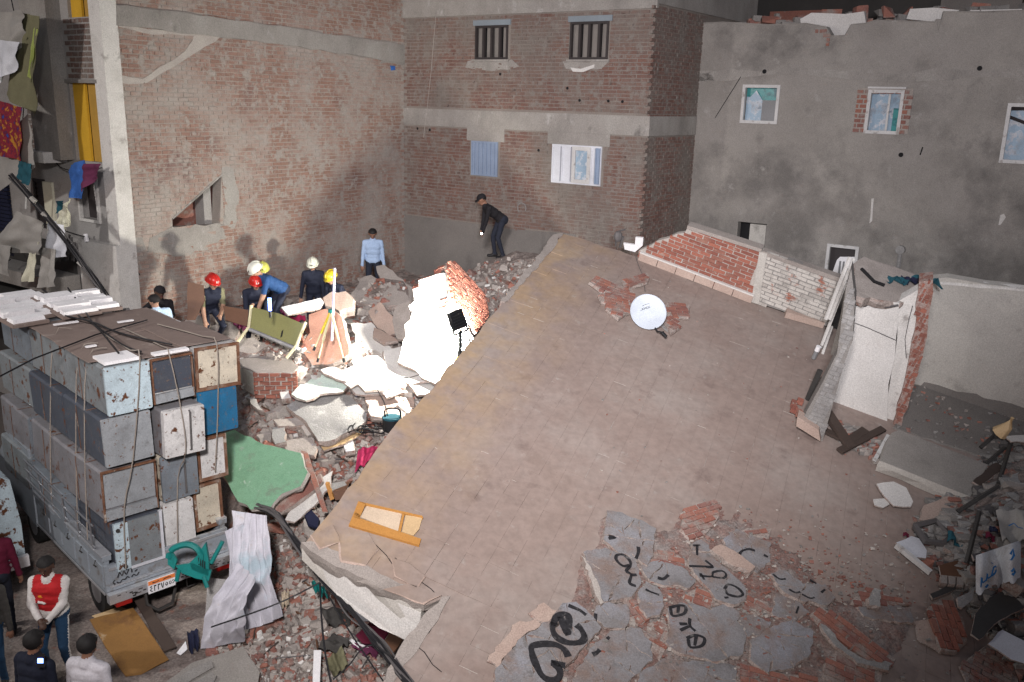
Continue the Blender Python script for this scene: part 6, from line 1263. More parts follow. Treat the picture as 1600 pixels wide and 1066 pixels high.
# green plaster slab by the truck
mf('green_slab', 'broken green plastered wall slab beside the truck load', 'wall piece', [(352, 676), (366, 672), (382, 680), (412, 694), (440, 700), (470, 708), (480, 738), (470, 760), (440, 772), (420, 796), (392, 796), (366, 776), (348, 740), (345, 706)], 'plaster_green', .14, .75, N=V((-.18, -.50, .85)), amp=.025, side='mortar_pale')
mf('brick_strip', 'row of broken brick edges under the green slab', 'brickwork', [(420, 796), (448, 772), (476, 756), (500, 740), (504, 752), (470, 780), (440, 800)], 'brick_rubble', .12, .5, N=V((-.1, -.45, .88)))
mf('white_slab', 'white plaster sheet right of the green slab', 'plaster slab', [(446, 812), (470, 776), (500, 748), (520, 736), (516, 762), (490, 790), (460, 816)], 'plaster_white', .05, .45, N=V((-.1, -.45, .88)))
mf('wood_post', 'thin red brown post crossing the white sheet by the green slab', 'post', [(470, 704), (480, 706), (512, 800), (504, 800)], 'brick_rubble', .06, .62, N=V((-.1, -.45, .88)), amp=.004)
for i, (pix, mt, l) in enumerate((([(426, 668), (446, 664), (446, 690), (430, 694), (424, 684)], 'concrete_grey', 'pale cube of concrete above the green slab'), ([(444, 690), (484, 684), (496, 700), (490, 712), (450, 706)], 'concrete_dusty', 'flat paving piece right of the pale cube'), ([(426, 656), (470, 650), (484, 664), (436, 666)], 'concrete_dusty', 'thin paving piece above the pale cube'), ([(538, 690), (552, 688), (554, 704), (540, 706)], 'foam_white', 'small white block by the pink cloth'),
    ([(384, 620), (400, 624), (412, 642), (402, 640)], 'plaster_pale', 'pale sliver right of the blue refrigerator'), ([(400, 680), (422, 672), (424, 690), (408, 696)], 'concrete_dusty', 'small dusty slab left of the pale cube'), ([(436, 610), (450, 606), (454, 622), (440, 624)], 'plaster_white', 'round white lump below the brick block'))):
    mf('concrete_piece', l, 'rubble piece', pix, mt, .12, .25, (U_(-.1, .1), U_(-.1, .1)))
mf('board_piece', 'orange yellow board edge below the rough grey slab', 'board', [(500, 694), (540, 682), (566, 668), (568, 676), (540, 694), (506, 704)], 'wood_tan', .05, .22)
mb = MB(); c = om(572, 716)-ray(572, 716).normalized()*.35; cloth(mb, [onp(u, v, c, mN((.1, -.2))) for u, v in ((560, 700), (590, 698), (584, 716), (554, 736))], 12, 12, .07, 2, 8); solo('cloth', 'crumpled bright pink cloth under the roof edge', 'cloth', mb, 'cloth_pink', smooth=True)
bxx = thing('drawer_box', 'orange edged open wooden box under the roof edge', 'box', om(524, 770))
c = om(524, 770)-ray(524, 770).normalized()*.5
mb = MB(); mb.prism([onp(u, v, c, mN()) for u, v in ((512, 756), (538, 752), (546, 764), (520, 768))], -mN()*.03); part('lid', mb, 'concrete_grey', bxx)
mb = MB(); mb.prism([onp(u, v, c+mN()*.02, V((0, -1, .3))) for u, v in ((508, 756), (513, 756), (522, 780), (516, 782))], V((0, .08, 0))); mb.prism([onp(u, v, c, V((0, -1, .3))) for u, v in ((520, 768), (542, 764), (536, 780), (524, 782))], V((0, .3, 0)), 1); part('side', mb, ['wood_orange', 'wood_brown'], bxx)
mf('plastic_tub', 'dark blue plastic tub end under the roof corner', 'tub', [(474, 800), (486, 796), (498, 810), (496, 824), (482, 818)], 'cloth_navy', .12, .4, (0, -.2), amp=.005, side='cloth_navy')
# orange-red cable box with coil
cr = thing('cable_reel', 'dark portable cable box with handle on the rubble by the roof edge', 'cable reel', om(612, 670))
c = om(612, 662)-ray(612, 662).normalized()*.42
mb = MB(); mb.disc(c, Z, .16, .2, 18); part('drum', mb, 'black_plastic', cr)
mb = MB(); mb.disc(c+Z*.11, Z, .165, .03, 18); part('lid', mb, 'cloth_teal', cr)
mb = MB(); mb.tube(smoothline([c+V((-.11, 0, .11)), c+V((-.10, 0, .26)), c+V((.12, 0, .27)), c+V((.16, 0, .12)), c+V((.15, 0, -.05))], 4), .016, 6); part('handle', mb, 'black_plastic', cr)
mb = MB(); c2 = om(580, 672)-ray(580, 672).normalized()*.3
for (ox, oy, r1, r2) in ((-.12, .02, .20, .13), (.02, -.10, .24, .14), (.06, -.16, .2, .09), (-.02, .16, .16, .15), (-.26, -.1, .12, .13)):
    mb.tube([c2+V((ox+r1*math.cos(t), oy+r2*math.sin(t)*1.3, .03*math.sin(t*3)+.05)) for t in [k*.4 for k in range(16)]], .011, 5)
mb.tube(smoothline([c+V((-.16, 0, 0)), c2+V((.2, .1, .05)), c2+V((0, .2, .05))], 4), .011, 5); solo('cable_coil', 'loose loops of black cable beside the dark cable box', 'cable', mb, 'cable_black')
mb = MB(); mb.tube(smoothline([c+V((-.05, 0, .05)), at(600, 628, 15.6), at(588, 604, 15.8), at(590, 585, 15.9), at(640, 590, 15.8), at(700, 565, 15.9)], 5), .009, 5); solo('lamp_cable', 'thin black cable running from the cable box to the floodlight', 'cable', mb, 'cable_black')

# ------------------------------------------------------------------ floodlight on yellow tripod
LP = at(714, 500, 16.1); LF = V((-.76, .55, -.34)).normalized()
fl = thing('floodlight', 'black floodlight on a yellow tripod shining over the rubble', 'floodlight', om(706, 580))
lx = LF.cross(Z).normalized(); ly = lx.cross(LF).normalized()
bk_ = V((-.35, -.80, .40)); 
hx, hy, hn = (RT*.93-UP*-.36).normalized(), None, None
hd = LF; hx = hd.cross(Z).normalized(); hy = hx.cross(hd).normalized()
hx = (RT+UP*.32); hx = (hx-hd*hx.dot(hd)).normalized(); hy = hd.cross(hx).normalized(); hy = hy if hy.z > 0 else -hy
mb = MB(); mb.box(LP, (.36, .34, .07), (hx, hy, hd)); 
for k in range(6): mb.box(LP-hd*.045+hy*(-.13+.052*k), (.30, .014, .03), (hx, hy, hd))
hdp = part('lamp_head', mb, 'black_plastic', fl)
mb = MB(); mb.box(LP+hd*.037, (.30, .28, .006), (hx, hy, hd)); part('lens', mb, 'flood_glow', hdp)
mb = MB(); mb.tube([LP+hx*.21+hd*.0, LP+hx*.21-hy*.24, LP-hx*.2-hy*.24, LP-hx*.2], .02, 6); part('bracket', mb, 'black_plastic', fl)
ft = V((LP.x+.02, LP.y, 0)); hub = LP-hy*.2; hub2 = V((hub.x, hub.y, LP.z-.62))
mb = MB(); mb.tube([hub, hub2], .03, 8); mb.tube([hub2+Z*.05, hub2-Z*.05], .05, 8); part('pole', mb, 'black_plastic', fl)
for k in range(3):
    a = 2.2+k*2.09; e = V((hub2.x+.5*math.cos(a), hub2.y+.5*math.sin(a), 0)); e.z = H(e.x, e.y)+.02; mb = MB(); mb.tube([hub2, e], .018, 6); part('leg', mb, 'yellow_tripod', fl)
mb = MB(); mb.tube(smoothline([LP-hy*.1-hd*.05+hx*.12, LP-hy*.5+hx*.14, hub2+V((.1, 0, .1)), hub2+V((.03, 0, -.2))], 4), .008, 5); part('lead', mb, 'cable_black', fl)
lamp('SPOT', 'floodlight_beam', LP+hd*.07, LP+hd*3, 2050, (1, .95, .84), spot_size=rad(172), spot_blend=.35, shadow_soft_size=.11)
# survey tripod with pole
sv = thing('tripod', 'yellow and white tripod carrying a thin upright lavender pole', 'tripod', om(512, 560))
hb = at(517, 486, 16.0)
mb = MB(); mb.tube([hb-Z*.55, hb+Z*.78+V((.09, 0, 0))], .022, 8); part('pole', mb, 'lavender_pole', sv)
mb = MB(); mb.tube([hb+Z*.03, hb-Z*.05], .05, 10); part('hub', mb, 'teal_plastic', sv)
for (u, v, mt) in ((490, 548, 'yellow_tripod'), (496, 566, 'cream_rail'), (538, 566, 'cream_rail')):
    e = at(u, v, 15.75); mb = MB(); md = hb.lerp(e, .58); mb.tube([hb, md], .026, 6); l_ = part('leg', mb, mt, sv); mb = MB(); mb.tube([md, e], .017, 6); mb.tube([e+Z*.0, e+(hb-e).normalized()*.07], .026, 6, 1); part('leg_tip', mb, ['cream_rail', 'black_plastic'], l_)

# ------------------------------------------------------------------ lower left: boards, tarp, chair, rags
gN = V((0, -.12, .99))
def gf(name, label, cat, pix, mt, th=.03, z=.06, N=gN, amp=.01, side=None):
    cu, cv = sum(p[0] for p in pix)/len(pix), sum(p[1] for p in pix)/len(pix); c = onz(cu, cv, z+max(0, H(*onz(cu, cv, z).xy))); N = N.normalized()
    mb = MB(); slab(mb, [onp(u, v, c, N) for u, v in pix], N, th, amp, .18, 0, 1, .006); return solo(name, label, cat, mb, [mt, side or mt])
gf('board', 'large ochre board lying behind the truck', 'board', [(140, 968), (208, 950), (264, 1030), (220, 1052), (196, 1056), (166, 1012)], 'board_ochre', .03, .12, V((.05, -.2, .97)))
gf('board', 'torn pale corner of board under the ochre board', 'board', [(144, 962), (186, 948), (200, 952), (160, 972)], 'wood_tan', .02, .06)
gf('plank', 'long dark plank leaning from under the bumper beside the ochre board', 'plank', [(205, 930), (222, 926), (275, 1010), (256, 1018)], 'wood_dark', .05, .2, V((0, -.25, .96)))
gf('board', 'narrow grey green glass board standing by the white tarp', 'board', [(324, 902), (362, 906), (352, 942), (338, 974), (320, 972)], 'concrete_grey', .03, .35, V((-.1, -.7, .7)))
gf('board', 'pale grey door sheet at the bottom edge with green panes', 'board', [(258, 1066), (300, 1036), (380, 1010), (406, 1050), (400, 1090), (250, 1090)], 'plaster_grey', .04, .12)
for i, p in enumerate((((268, 1066), (300, 1044), (330, 1032), (334, 1042), (300, 1062), (280, 1074)), ((300, 1070), (330, 1050), (338, 1056), (330, 1074)))): gf('green_pane', ['upper dull green pane in the pale door sheet', 'lower dull green pane in the pale door sheet'][i], 'pane', list(p), 'cloth_dark' if i > 1 else 'dust_grey', .015, .15)
gf('white_strip', 'upright white strip at the bottom edge left of the cable bundle', 'strip', [(490, 1016), (502, 1016), (500, 1090), (488, 1090)], 'foam_white', .05, .25)
gf('panel', 'white moulded panel under the hanging roof fascia', 'panel', [(552, 942), (574, 948), (598, 962), (592, 970), (566, 970), (552, 956)], 'shutter_white', .04, .5, V((0, -.4, .9)))
gf('board', 'grey brown board in the dark gap below the roof notch', 'board', [(596, 1010), (618, 970), (640, 984), (604, 1034)], 'wood_brown', .04, .4)
gf('board', 'maroon board in the shade under the roof fascia', 'board', [(556, 992), (580, 970), (612, 978), (596, 1006), (566, 1004)], 'maroon_top', .03, .35)
for i, (p, mt, l) in enumerate((((( 494, 1012), (520, 990), (548, 1000), (530, 1020)), 'cloth_dark', 'dark cloth with pale patches below the cable bundle'), (((548, 1006), (580, 1006), (600, 1026), (570, 1024)), 'cloth_maroon', 'maroon cloth beside the dark patched cloth'), (((536, 998), (560, 1004), (596, 1024), (560, 1014)), 'foam_white', 'white rag between the dark and maroon cloths'), (((292, 986), (310, 984), (312, 1014), (296, 1020)), 'cloth_navy', 'dark navy cloth lying by the foot of the tarp'), (((440, 922), (452, 924), (452, 950), (440, 948)), 'insulation', 'pale foam lump by the tarp'), (((486, 908), (506, 916), (512, 930), (494, 932)), 'teal_plastic', 'small green rag caught under the cables'), (((500, 950), (540, 950), (548, 976), (512, 980)), 'cloth_dark', 'dark cloth heap in front of the roof fascia'), (((508, 1030), (534, 1010), (544, 1040), (520, 1060)), 'cloth_khaki', 'khaki cloth at the bottom edge'))):
    c = onz(p[0][0], p[0][1], .15+max(0, H(*onz(p[0][0], p[0][1], .1).xy))); mb = MB(); cloth(mb, [onp(u, v, c, V((0, -.3, .95))) for u, v in p], 12, 12, .06, 2, i*1.7); solo('cloth', l, 'cloth', mb, mt, smooth=True)
gf('paper_scrap', 'small white paper scrap beside the navy cloth', 'scrap', [(276, 1020), (290, 1002), (292, 1014), (282, 1024)], 'foam_white', .01, .05)
# the tarp: a long sheet gathered in folds
def tarpfn(tl_, tr_, br_, bl_, seed, amp, folds, sag=0):
    n_ = (tr_-tl_).cross(bl_-tl_).normalized()
    if n_.y > 0: n_ = -n_
    xd = (tr_-tl_).normalized()
    def fn(u, v):
        p = tl_.lerp(tr_, u).lerp(bl_.lerp(br_, u), v)
        w1 = nb((u*1.3+seed, v*1.1, seed)); w2 = nb((u*2.2, v*2.4+seed, seed*2))
        ph = (u+.22*w1+.10*w2)*folds*6.283+seed; f = 1-abs(math.sin(ph*.5))*2
        q = 1-abs(nb((u*3.1+v*1.7, v*2.6-u, seed+3)))*2.6; q2 = 1-abs(nb((u*6+v*2, v*5, seed+9)))*2.4
        return p+n_*((f*.55*(.5+.5*w2)+.55*q+.22*q2)*amp*(.45+.6*v)+sag*math.sin(v*3.14))+xd*(.12*w1*(v+.2)+.05*w2)+Z*(.04*q*amp)
    return fn
def tarp(label, corners, seed, amp, folds, mt='cloth_white', nx=64, ny=64, sag=0):
    mb = MB(); fn = tarpfn(*corners, seed, amp, folds, sag); mb.grid(fn, nx, ny); n_ = V((0, .012, -.006)); mb.grid(lambda u, v: fn(1-u, v)+n_, nx, ny); return solo('tarp', label, 'tarp', mb, mt, smooth=True)
tarp('long white tarp gathered in folds hanging down beside the truck', [at(364, 798, 13.0), at(418, 806, 12.8), onz(450, 962, .25), onz(380, 985, .15)], 2, .12, 5, sag=.12)
tarp('outer fold of white tarp spilling on the ground by the door sheet', [at(374, 880, 12.2), at(404, 905, 11.9), onz(384, 1006, .12), onz(318, 1012, .05)], 7, .10, 3, sag=.12)
tarp('bluish inner fold of the tarp beside the cable bundle', [at(352, 830, 12.9), at(384, 815, 12.85), onz(392, 950, .3), onz(368, 960, .2)], 4, .09, 3)
# teal plastic chair lying on its side
ch = thing('plastic_chair', 'broken teal plastic chair lying on its side behind the truck', 'chair', onz(300, 890, .1))
cp = lambda u, v, d=12.5: at(u, v, d)
mb = MB(); mb.tube(smoothline([cp(263, 872), cp(270, 858), cp(290, 851), cp(306, 856), cp(314, 868), cp(312, 880)], 4), .045, 6); part('armrest', mb, 'teal_plastic', ch)
mb = MB(); mb.prism([cp(u, v) for u, v in ((262, 868), (268, 862), (276, 876), (272, 890), (262, 882))], FW*.05); mb.prism([cp(u, v) for u, v in ((308, 868), (321, 848), (326, 878), (326, 900), (312, 896), (300, 890), (296, 880))], FW*.06); part('backrest', mb, 'teal_plastic', ch)
mb = MB(); mb.prism([cp(u, v) for u, v in ((274, 884), (300, 880), (330, 892), (326, 908), (306, 904), (284, 896))], FW*.05); part('seat', mb, 'teal_plastic', ch)
for l in (((318, 900), (324, 918)), ((330, 880), (348, 846)), ((280, 890), (276, 908))):
    mb = MB(); mb.tube([cp(*l[0]), cp(*l[1])], .03, 6); part('leg', mb, 'teal_plastic', ch)
mb = MB()
for k in range(4): mb.box(cp(312+k*3, 876+k*2)-FW*.034, (.012, .1, .012), (RT, UP, FW))
part('slot', mb, 'dark_void', ch)

# ------------------------------------------------------------------ countless small rubble, and single lumps one can count
vars_ = {}
for kind, mt in (('grey', 'concrete_dusty'), ('pale', 'mortar_pale'), ('brick', 'brick_rubble'), ('white', 'plaster_white')):
    vars_[kind] = []
    for i in range(5):
        vs, fs = chunkmesh((1, U_(.6, .9), U_(.35, .6)), n=13, seed=i*7+len(kind)); mb = MB(); mb.add(vs, fs, 0, i/5); vars_[kind].append(mb.mesh('chunk', mt))
def inzone(u, v):
    return (v > 470 or u > 560) and not (u < 375 and v < 925) and not inpoly(u, v, [(880, 365), (1010, 400), (1700, 700), (1700, 1200), (560, 1130), (690, 930), (660, 975), (475, 880)])
nlab = {'grey': ('concrete_lump', 'dusty grey concrete lump lying on the rubble slope', 'lumps of grey concrete on the rubble'), 'pale': ('plaster_lump', 'pale mortar lump lying on the rubble slope', 'lumps of pale mortar on the rubble'), 'brick': ('brick_lump', 'broken red brick lump lying on the rubble slope', 'lumps of red brick on the rubble'), 'white': ('plaster_lump', 'white plaster lump lying in the floodlit rubble', 'white plaster lumps in the lamp light')}
cnt = 0
while cnt < 620:
    u, v = (U_(340, 840), U_(420, 1000)) if cnt % 4 else (U_(460, 720), U_(500, 625))
    if not inzone(u, v): continue
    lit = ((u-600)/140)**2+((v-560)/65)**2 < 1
    k = random.choice(('white', 'pale', 'brick', 'white') if lit else ('grey', 'grey', 'brick', 'pale', 'brick'))  # more white lumps inside the lamp pool, its brightness put into their colour
    p = om(u, v); s = U_(.045, .11)*random.choice((1, 1, 1.5, 1.9))*(.8 if lit else 1)
    o = bpy.data.objects.new(nlab[k][0], random.choice(vars_[k])); COL.objects.link(o); o.location = p+Z*s*.15; o.scale = (s, s, s); o.rotation_euler = (U_(-.5, .5), U_(-.5, .5), U_(0, 6)); props(o, nlab[k][1], 'rubble piece', nlab[k][2]); cnt += 1
mb = MB(); k = 0; tries = 0
while k < 6500 and tries < 60000:
    tries += 1; u, v = U_(330, 850), U_(405, 1075)
    if not inzone(u, v): continue
    p = om(u, v)
    if p.z < -.05 or p.y > 24: continue
    s = abs(random.gauss(0, .03))+.012; r0 = random.choice(vars_['grey']); vs = [x.co for x in r0.vertices]; fs = [tuple(q.vertices) for q in r0.polygons]
    rot = Matrix.Rotation(U_(0, 6.28), 3, V((U_(-1, 1), U_(-1, 1), U_(-1, 1))).normalized()); mb.add([rot @ x*s+p+Z*s*.2 for x in vs], fs, random.choices((0, 1, 2, 3), (4, 1.6, 3.2, .5))[0]); k += 1
solo('rubble_scatter', 'small broken brick and mortar scattered over the whole rubble slope', 'rubble', mb, ['concrete_dusty', 'mortar_pale', 'brick_rubble', 'plaster_white'], kind='stuff')
# timbers, rods and lath among the rubble
mb = MB()
for k in range(90):
    u, v = U_(350, 640), U_(600, 1040)
    if not inzone(u, v): continue
    p = om(u, v)+Z*.03; a = U_(0, 3.14); L_ = U_(.15, .7); d = V((math.cos(a), math.sin(a), U_(-.1, .35))); mb.tube([p-d*L_/2, p+d*L_/2], U_(.006, .02), 5, random.choice((0, 0, 1, 2)))
solo('splinters', 'thin laths, rods and splinters scattered in the lower rubble', 'splinters', mb, ['wood_dark', 'cable_grey', 'wood_brown'], kind='stuff')

# ------------------------------------------------------------------ cables
def bundle(label, pts, n, spread, r, mt='cable_black'):
    t = thing('cable_bundle', label, 'cables', pts[0])
    for k in range(n):
        off = [V((U_(-1, 1), U_(-1, 1), U_(-1, 1)))*spread for _ in pts]; mb = MB(); mb.tube(smoothline([p+o for p, o in zip(pts, off)], 6), r*U_(.6, 1.2), 6); part('cable', mb, mt if k % 3 else 'cable_grey', t)
    return t
b_ = bundle('thick bundle of black cables running down from the laundry front to the load', [at(18, 275, 17.2), at(60, 322, 16.8), at(108, 384, 16.4), at(146, 436, 16.1), at(186, 492, 15.8), at(250, 580, 15.4), at(330, 690, 14.6)], 9, .055, .015)
mb = MB()
for (u, v) in ((52, 312), (70, 336), (84, 352), (126, 412), (160, 456)): p = at(u, v, 16.7); mb.box(p, (.12, .07, .06), (V((.7, 0, -.7)), V((0, 1, 0)), V((.7, 0, .7))), 0)
part('tape_joint', mb, 'cloth_grey', b_)
bundle('heavy black cable bundle sagging past the roof corner to the bottom edge', [at(404, 790, 13.3), at(430, 804, 12.9), at(466, 854, 12.1), at(502, 904, 11.4), at(548, 956, 10.8), at(590, 1006, 10.4), rp(622, 1046, .06), rp(668, 1100, .08)], 11, .05, .016)
for l, q, r in (('single thin cable hanging below the heavy bundle at the left', [at(500, 912, 11.3), at(502, 960, 10.9), at(508, 1020, 10.5), at(520, 1080, 10.2)], .012), ('thin cable crossing from the tarp to the heavy bundle', [at(330, 980, 11.3), at(400, 956, 11.2), at(450, 936, 11.3), at(500, 910, 11.35)], .010), ('thin looping cable right of the heavy bundle', [at(510, 925, 11.2), at(545, 985, 10.7), at(575, 1030, 10.5), at(600, 1066, 10.3)], .010), ('thin cable looping back under the heavy bundle', [at(520, 1062, 10.3), at(545, 1040, 10.4), at(565, 1014, 10.5), at(582, 1008, 10.5)], .009)):
    mb = MB(); mb.tube(smoothline(q, 6), r, 6); solo('cable', l, 'cable', mb, 'cable_black')
for l, q in (('dark cable stretched over the truck load from its far left door', [at(20, 465, 15), at(90, 490, 14.2), at(150, 505, 13.7), at(200, 530, 13.2), at(270, 560, 12.8)]), ('dark cable over the middle of the truck load', [at(66, 452, 15.2), at(110, 485, 14.4), at(148, 512, 13.7), at(186, 562, 12.3)]), ('dark cable from the load doors to the middle rope', [at(106, 450, 15.2), at(135, 490, 14.3), at(150, 512, 13.7), at(192, 548, 12.7), at(222, 566, 12.4)])):
    mb = MB(); mb.tube([p if p.z > 4.03 else V((p.x, p.y, 4.03)) for p in smoothline(q, 5)], .014, 5); solo('cable', l, 'cable', mb, 'cable_black')
for l, q in (('thin wire from the balcony to the corner column', [F(98, 250)+nF*.2, F(112, 262)+nF*.2, F(140, 268)+nF*.2, F(165, 262)+nF*.08]), ('thin wire drooping across the grey laundry', [F(45, 345)+nF*1.1, F(60, 372)+nF*1.1, F(80, 400)+nF*1.1, F(96, 396)+nF*1.1]), ('thin wire from the white post to the column base', [F(112, 345)+nF*.6, F(130, 358)+nF*.4, F(150, 368)+nF*.25]), ('dark wire along the grey column and the lime cloth', [F(44, -20)+nF*.4, F(52, 18)+nF*.4, F(62, 60)+nF*.4, F(64, 140)+nF*.35, F(60, 220)+nF*.35, F(74, 244)+nF*.4])):
    mb = MB(); mb.tube(smoothline(q, 5), .011, 5); solo('wire', l, 'wire', mb, 'cable_black')

# ------------------------------------------------------------------ laundry and awnings on the street front
def hang(label, pix, mt, off=.9, amp=.07, fr=2, seed=0, name='laundry'):
    mb = MB(); cloth(mb, [onp(u, v, A0+nF*off, nF) for u, v in pix], 16, 18, amp, fr, seed); return solo(name, label, 'laundry', mb, mt, smooth=True)
hang('large pale grey cloth hanging at the top left corner', [(-20, 22), (34, 16), (36, 60), (-22, 160)], 'cloth_grey', 1.1, .09, 2, 1)
hang('pale violet grey blanket hanging behind the large grey cloth', [(-20, 60), (28, 66), (20, 110), (-20, 150)], 'shutter_white', 1.2, .06, 2, 2)
hang('dark khaki awning cloth hanging to a point', [(34, 20), (60, 26), (52, 182), (10, 146)], 'cloth_khaki', 1.0, .08, 1, 3)
hang('lime edged cloth strip beside the khaki awning', [(54, 40), (60, 46), (50, 130), (46, 118)], 'cloth_lime', .95, .03, 1, 4)
hang('floral red and orange cloth hanging at the left edge', [(-20, 152), (34, 168), (36, 252), (-20, 238)], 'cloth_floral', 1.25, .05, 2, 5)
hang('grey blue awning sheet below the floral cloth', [(-20, 240), (44, 178), (56, 262), (-20, 310)], 'cloth_grey', 1.1, .04, 1, 6)
hang('teal and pale cloth below the awning sheet', [(28, 250), (48, 256), (46, 290), (26, 280)], 'cloth_teal', 1.2, .05, 1, 7)
hang('blue garment hanging over the balcony rope', [(108, 258), (132, 250), (124, 312), (106, 306)], 'cloth_blue', .6, .07, 1, 8)
hang('maroon garment hanging beside the blue one', [(122, 256), (156, 256), (146, 280), (124, 306)], 'cloth_maroon', .55, .07, 1, 9)
hang('grey tent like cloth at the left above the load', [(28, 330), (70, 350), (66, 400), (-20, 392)], 'cloth_grey', 1.5, .10, 1, 10)
hang('grey cloth flap hanging at the left edge above the load', [(-20, 380), (18, 385), (16, 432), (-20, 424)], 'cloth_grey', 1.6, .05, 1, 11)
hang('cream garment hanging above the load', [(46, 380), (62, 378), (54, 440), (38, 440)], 'cloth_cream', 1.4, .05, 1, 12)
hang('pale grey long garment hanging right of the cream one', [(64, 386), (86, 390), (84, 448), (58, 450)], 'cloth_grey', 1.35, .06, 2, 13)
hang('grey bundled cloth behind the cable bundle', [(74, 340), (96, 352), (98, 402), (70, 402)], 'shutter_white', 1.25, .08, 2, 14)
hang('small teal cloth pinned near the white post', [(88, 314), (98, 314), (98, 332), (88, 334)], 'cloth_teal', .9, .03, 1, 15)
hang('pale rag bunched on the balcony wires', [(94, 334), (108, 310), (106, 352), (92, 366)], 'cloth_cream', .9, .07, 2, 16)
mb = MB(); mb.tube([F(112, 352)+nF*.5, F(112, 420)+nF*.5], .03, 6); mb.tube([F(93, 290)+nF*.7, F(91, 322)+nF*.7], .02, 6); solo('white_post', 'thin white post standing on the shop awning', 'post', mb, 'white_paint')
mb = MB(); mb.tube([F(148, 364)+nF*.2, F(150, 376)+nF*.2], .045, 8); solo('pipe_stub', 'short white pipe stub on top of the column base', 'pipe', mb, 'foam_white')
mb = MB(); q = F(172, 488)+nF*1.2; mb.tube([q, at(200, 484, 15.6)], .04, 6); solo('pole_end', 'broken pole end sticking out above the load by the column', 'pole', mb, 'cable_grey')
mb = MB()
for k in range(14): mb.tube([F(104+k*3.4, 372+8*math.sin(k))+nF*.45, F(106+k*3.2, 400+6*math.cos(k*2))+nF*.45], .018, 5)
solo('scrap_wire', 'heap of dark twisted wire on the shop awning', 'scrap', mb, 'cable_grey')
mb = MB(); c = F(24, 452)+nF*1.3; mb.box(c, (2.2, .7, .5), (DC, DL, Z), 0, j=.05); solo('dark_crate', 'dark cluttered crate behind the load at the left edge', 'crate', mb, 'cloth_dark')
